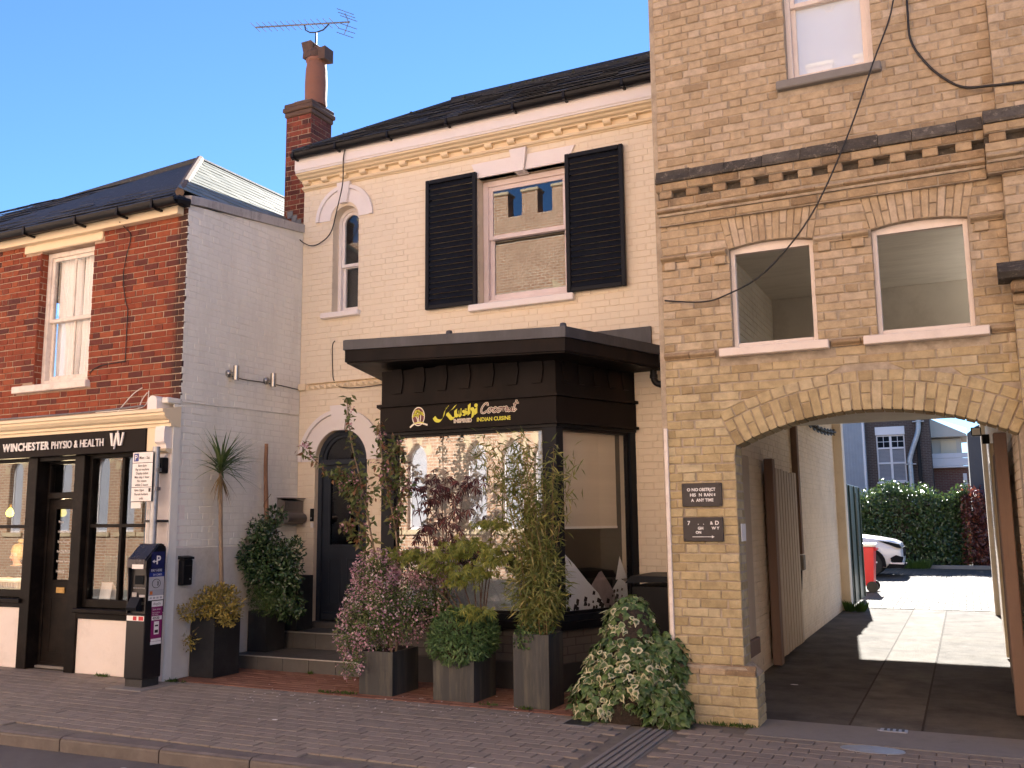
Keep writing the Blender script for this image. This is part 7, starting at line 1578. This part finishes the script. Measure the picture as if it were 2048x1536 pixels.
# variegated ivy
M['ivy'] = leafmat('variegated_ivy_leaf', [(0, (0.042, 0.083, 0.024)), (0.5, (0.083, 0.15, 0.042)), (1, (0.15, 0.24, 0.068))], .4, .2, edge=(.66, .62, .40)); t = plant('variegated_ivy', 'big mound of cream edged ivy at the foot of the brick pillar', 'ivy', (-2.6, 7.75, 0)); R = random.Random(67); mb = MB()
tf = lambda R: R.choice((0, 0, 0, .6, 1)); tg = lambda R: R.choice((0, 0, 0, .5))
for (c, rad, n, f_) in (((-2.62, 7.72, .36), (.42, .35, .36), 2500, tf), ((-2.68, 7.84, .74), (.23, .22, .22), 1000, tf), ((-2.42, 7.78, .46), (.28, .24, .26), 700, tg), ((-2.86, 7.62, .18), (.28, .24, .22), 600, tf), ((-2.32, 7.56, .14), (.26, .16, .18), 500, tg), ((-2.66, 7.86, .88), (.15, .16, .12), 300, tg)): ivy_cloud(mb, R, n, c, rad, .075, f_)
mb.build('foliage', M['ivy'], t, kind='stuff', fix=False); MB().lathe([(.36, .0), (.38, .25), (.26, .55), (.14, .85), (.0, .95)], (-2.64, 7.8, 0), 12).build('dark_core', M['soil'], t)
# litter of moss and weeds along the wall feet
t = plant('pavement_weeds', 'tiny weeds and moss along the foot of the planters and walls', 'weed', (-5.5, 7.6, 0)); mb = MB(); R = random.Random(71)
for (x, y, n, s) in ((-7.62, 7.55, 70, .07), (-8.6, 7.5, 60, .05), (-5.72, 7.66, 40, .06), (-5.5, 7.68, 50, .06), (-3.98, 7.72, 30, .05), (-2.2, 7.72, 60, .08), (-1.72, 7.72, 70, .07), (-1.9, 7.70, 40, .05), (-3.6, 7.68, 30, .04), (-6.6, 8.5, 20, .03)):
    for k in range(n): leaf(mb, Vector((x + R.gauss(0, s), y + R.gauss(0, s * .3), 0)), Vector((R.uniform(-1, 1), R.uniform(-1, 1), 1.2)), rdir(R), R.uniform(.02, .05), .013)
mb.build('blades', M['grass'], t, kind='stuff', fix=False); t['kind'] = 'stuff'
t = thing('fallen_petals', 'scattered pale petals and bird droppings on the pavement', 'petals', (-5, 7, 0)); t['kind'] = 'stuff'; mb = MB()
for k in range(120):
    x, y, s = (R.uniform(-6.6, -3.2), R.uniform(7.0, 7.62) if R.random() < .7 else R.uniform(7.65, 8.4), R.uniform(.004, .012)); a = R.uniform(0, 6); mb.add([(x + s * cos(a + q_), y + s * 1.3 * sin(a + q_), .006) for q_ in (0, 1.5, 3, 4.6)], [(0, 1, 2, 3)])
for (x, y, s) in ((-3.1, 5.75, .035), (-5.35, 6.45, .03), (-5.5, 6.42, .015), (-.72, 8.0, .025), (-1.65, 9.8, .04), (-5.6, 5.1, .03)): mb.add([(x + s * cos(q_) * R.uniform(.7, 1.3), y + s * .6 * sin(q_), .009 if y > 5.4 else -.095) for q_ in (0, .9, 1.8, 2.7, 3.6, 4.5, 5.4)], [tuple(range(7))])
mb.build('flecks', M['white_print'], t, kind='stuff', fix=False)
# ------------------------------------------------------------------ person at the reception desk
pn = thing('person', 'blonde person in a dark top sitting behind the reception desk', 'person', (-12.6, 9.35, 0)); M['skin'] = plain('skin', (.58, .36, .27), .55, .05, 6, .05, 60); M['blonde'] = plain('blonde_hair', (.50, .36, .17), .6, .2, 30, .3, 80, stretch=(1, 1, .2)); M['dark_top'] = plain('dark_cloth', (.022, .022, .028), .85, .15, 10, .2, 80)
def skinned(name, V, E, Rr, mat, parent, root=0):
    me = bpy.data.meshes.new(name); me.from_pydata(V, E, []); me.materials.append(mat); o = bpy.data.objects.new(name, me); COL.objects.link(o); attach(o, parent)
    md = o.modifiers.new('skin', 'SKIN'); md.use_smooth_shade = True
    for i, sv in enumerate(me.skin_vertices[0].data): sv.radius = Rr[i] if isinstance(Rr[i], tuple) else (Rr[i], Rr[i]); sv.use_root = (i == root)
    sb = o.modifiers.new('sub', 'SUBSURF'); sb.levels = 2; sb.render_levels = 2; return o
X, Y = -12.60, 9.36
V = [(X, Y, .58), (X, Y, .78), (X, Y - .02, .95), (X, Y - .03, 1.06), (X + .01, Y - .05, 1.13), (X + .02, Y - .07, 1.20), (X + .025, Y - .075, 1.29), (X - .15, Y - .02, 1.02), (X - .22, Y - .10, .82), (X - .12, Y - .30, .90), (X + .15, Y - .02, 1.02), (X + .23, Y - .10, .82), (X + .14, Y - .30, .90),
     (X - .10, Y - .02, .54), (X - .12, Y - .42, .52), (X - .12, Y - .42, .10), (X + .10, Y - .02, .54), (X + .12, Y - .42, .52), (X + .12, Y - .42, .10)]
E_ = [(0, 1), (1, 2), (2, 3), (3, 4), (4, 5), (5, 6), (2, 7), (7, 8), (8, 9), (2, 10), (10, 11), (11, 12), (0, 13), (13, 14), (14, 15), (0, 16), (16, 17), (17, 18)]
skinned('body', V, E_, [.14, .12, .13, .06, .045, .085, .07, .06, .045, .03, .06, .045, .03, .08, .07, .045, .08, .07, .045], M['skin'], pn)
skinned('top', [(X, Y, .58), (X, Y, .78), (X, Y - .02, .95), (X, Y - .03, 1.04), (X - .15, Y - .02, 1.02), (X - .22, Y - .10, .82), (X - .15, Y - .24, .88), (X + .15, Y - .02, 1.02), (X + .23, Y - .10, .82), (X + .17, Y - .24, .88)], [(0, 1), (1, 2), (2, 3), (2, 4), (4, 5), (5, 6), (2, 7), (7, 8), (8, 9)], [.155, .135, .145, .075, .075, .058, .045, .075, .058, .045], M['dark_top'], pn)
MB().lathe([(.0, 1.385), (.05, 1.375), (.085, 1.34), (.10, 1.28), (.095, 1.20), (.07, 1.15), (.03, 1.13)], (X + .015, Y - .035, 0), 16).build('hair', M['blonde'], pn, smooth=True); MB().lathe([(.0, 1.45), (.035, 1.44), (.045, 1.41), (.03, 1.38)], (X - .01, Y + .02, 0), 12).build('hair_bun', M['blonde'], pn, smooth=True)
for s_ in (-1, 1): MB().lathe([(.0, -.008), (.009, .0), (.0, .008)], (X + .03 + s_ * .03, Y - .158, 1.215), 8).build('eye', M['ink'], pn)
MB().prism([(X + .02, 1.21), (X + .04, 1.21), (X + .045, 1.17), (X + .015, 1.17)], XZ, Y - .17, Y - .14).build('nose', M['skin'], pn); MB().box(X + .008, X + .052, Y - .152, Y - .148, 1.143, 1.152).build('mouth', M['red_print'], pn)
chr_ = thing('office_chair', 'dark office chair under the person behind the reception desk', 'chair', (X, Y, 0)); MB().box(X - .22, X + .22, Y - .2, Y + .2, .40, .46, .02).build('seat', M['dark_top'], chr_); MB().box(X - .2, X + .2, Y + .17, Y + .21, .55, .95, .02).build('backrest', M['dark_top'], chr_); MB().tube([(X, Y, .06), (X, Y, .40)], .025, 8).build('column', M['iron'], chr_)
for k in range(5): MB().tube([(X, Y, .08), (X + .25 * cos(k * 1.257), Y + .25 * sin(k * 1.257), .04)], .018, 6).build('leg', M['iron'], chr_)
MB().box(X - .02, X + .02, Y + .18, Y + .20, .44, .56).build('back_post', M['iron'], chr_)
print('objects', len(bpy.data.objects))
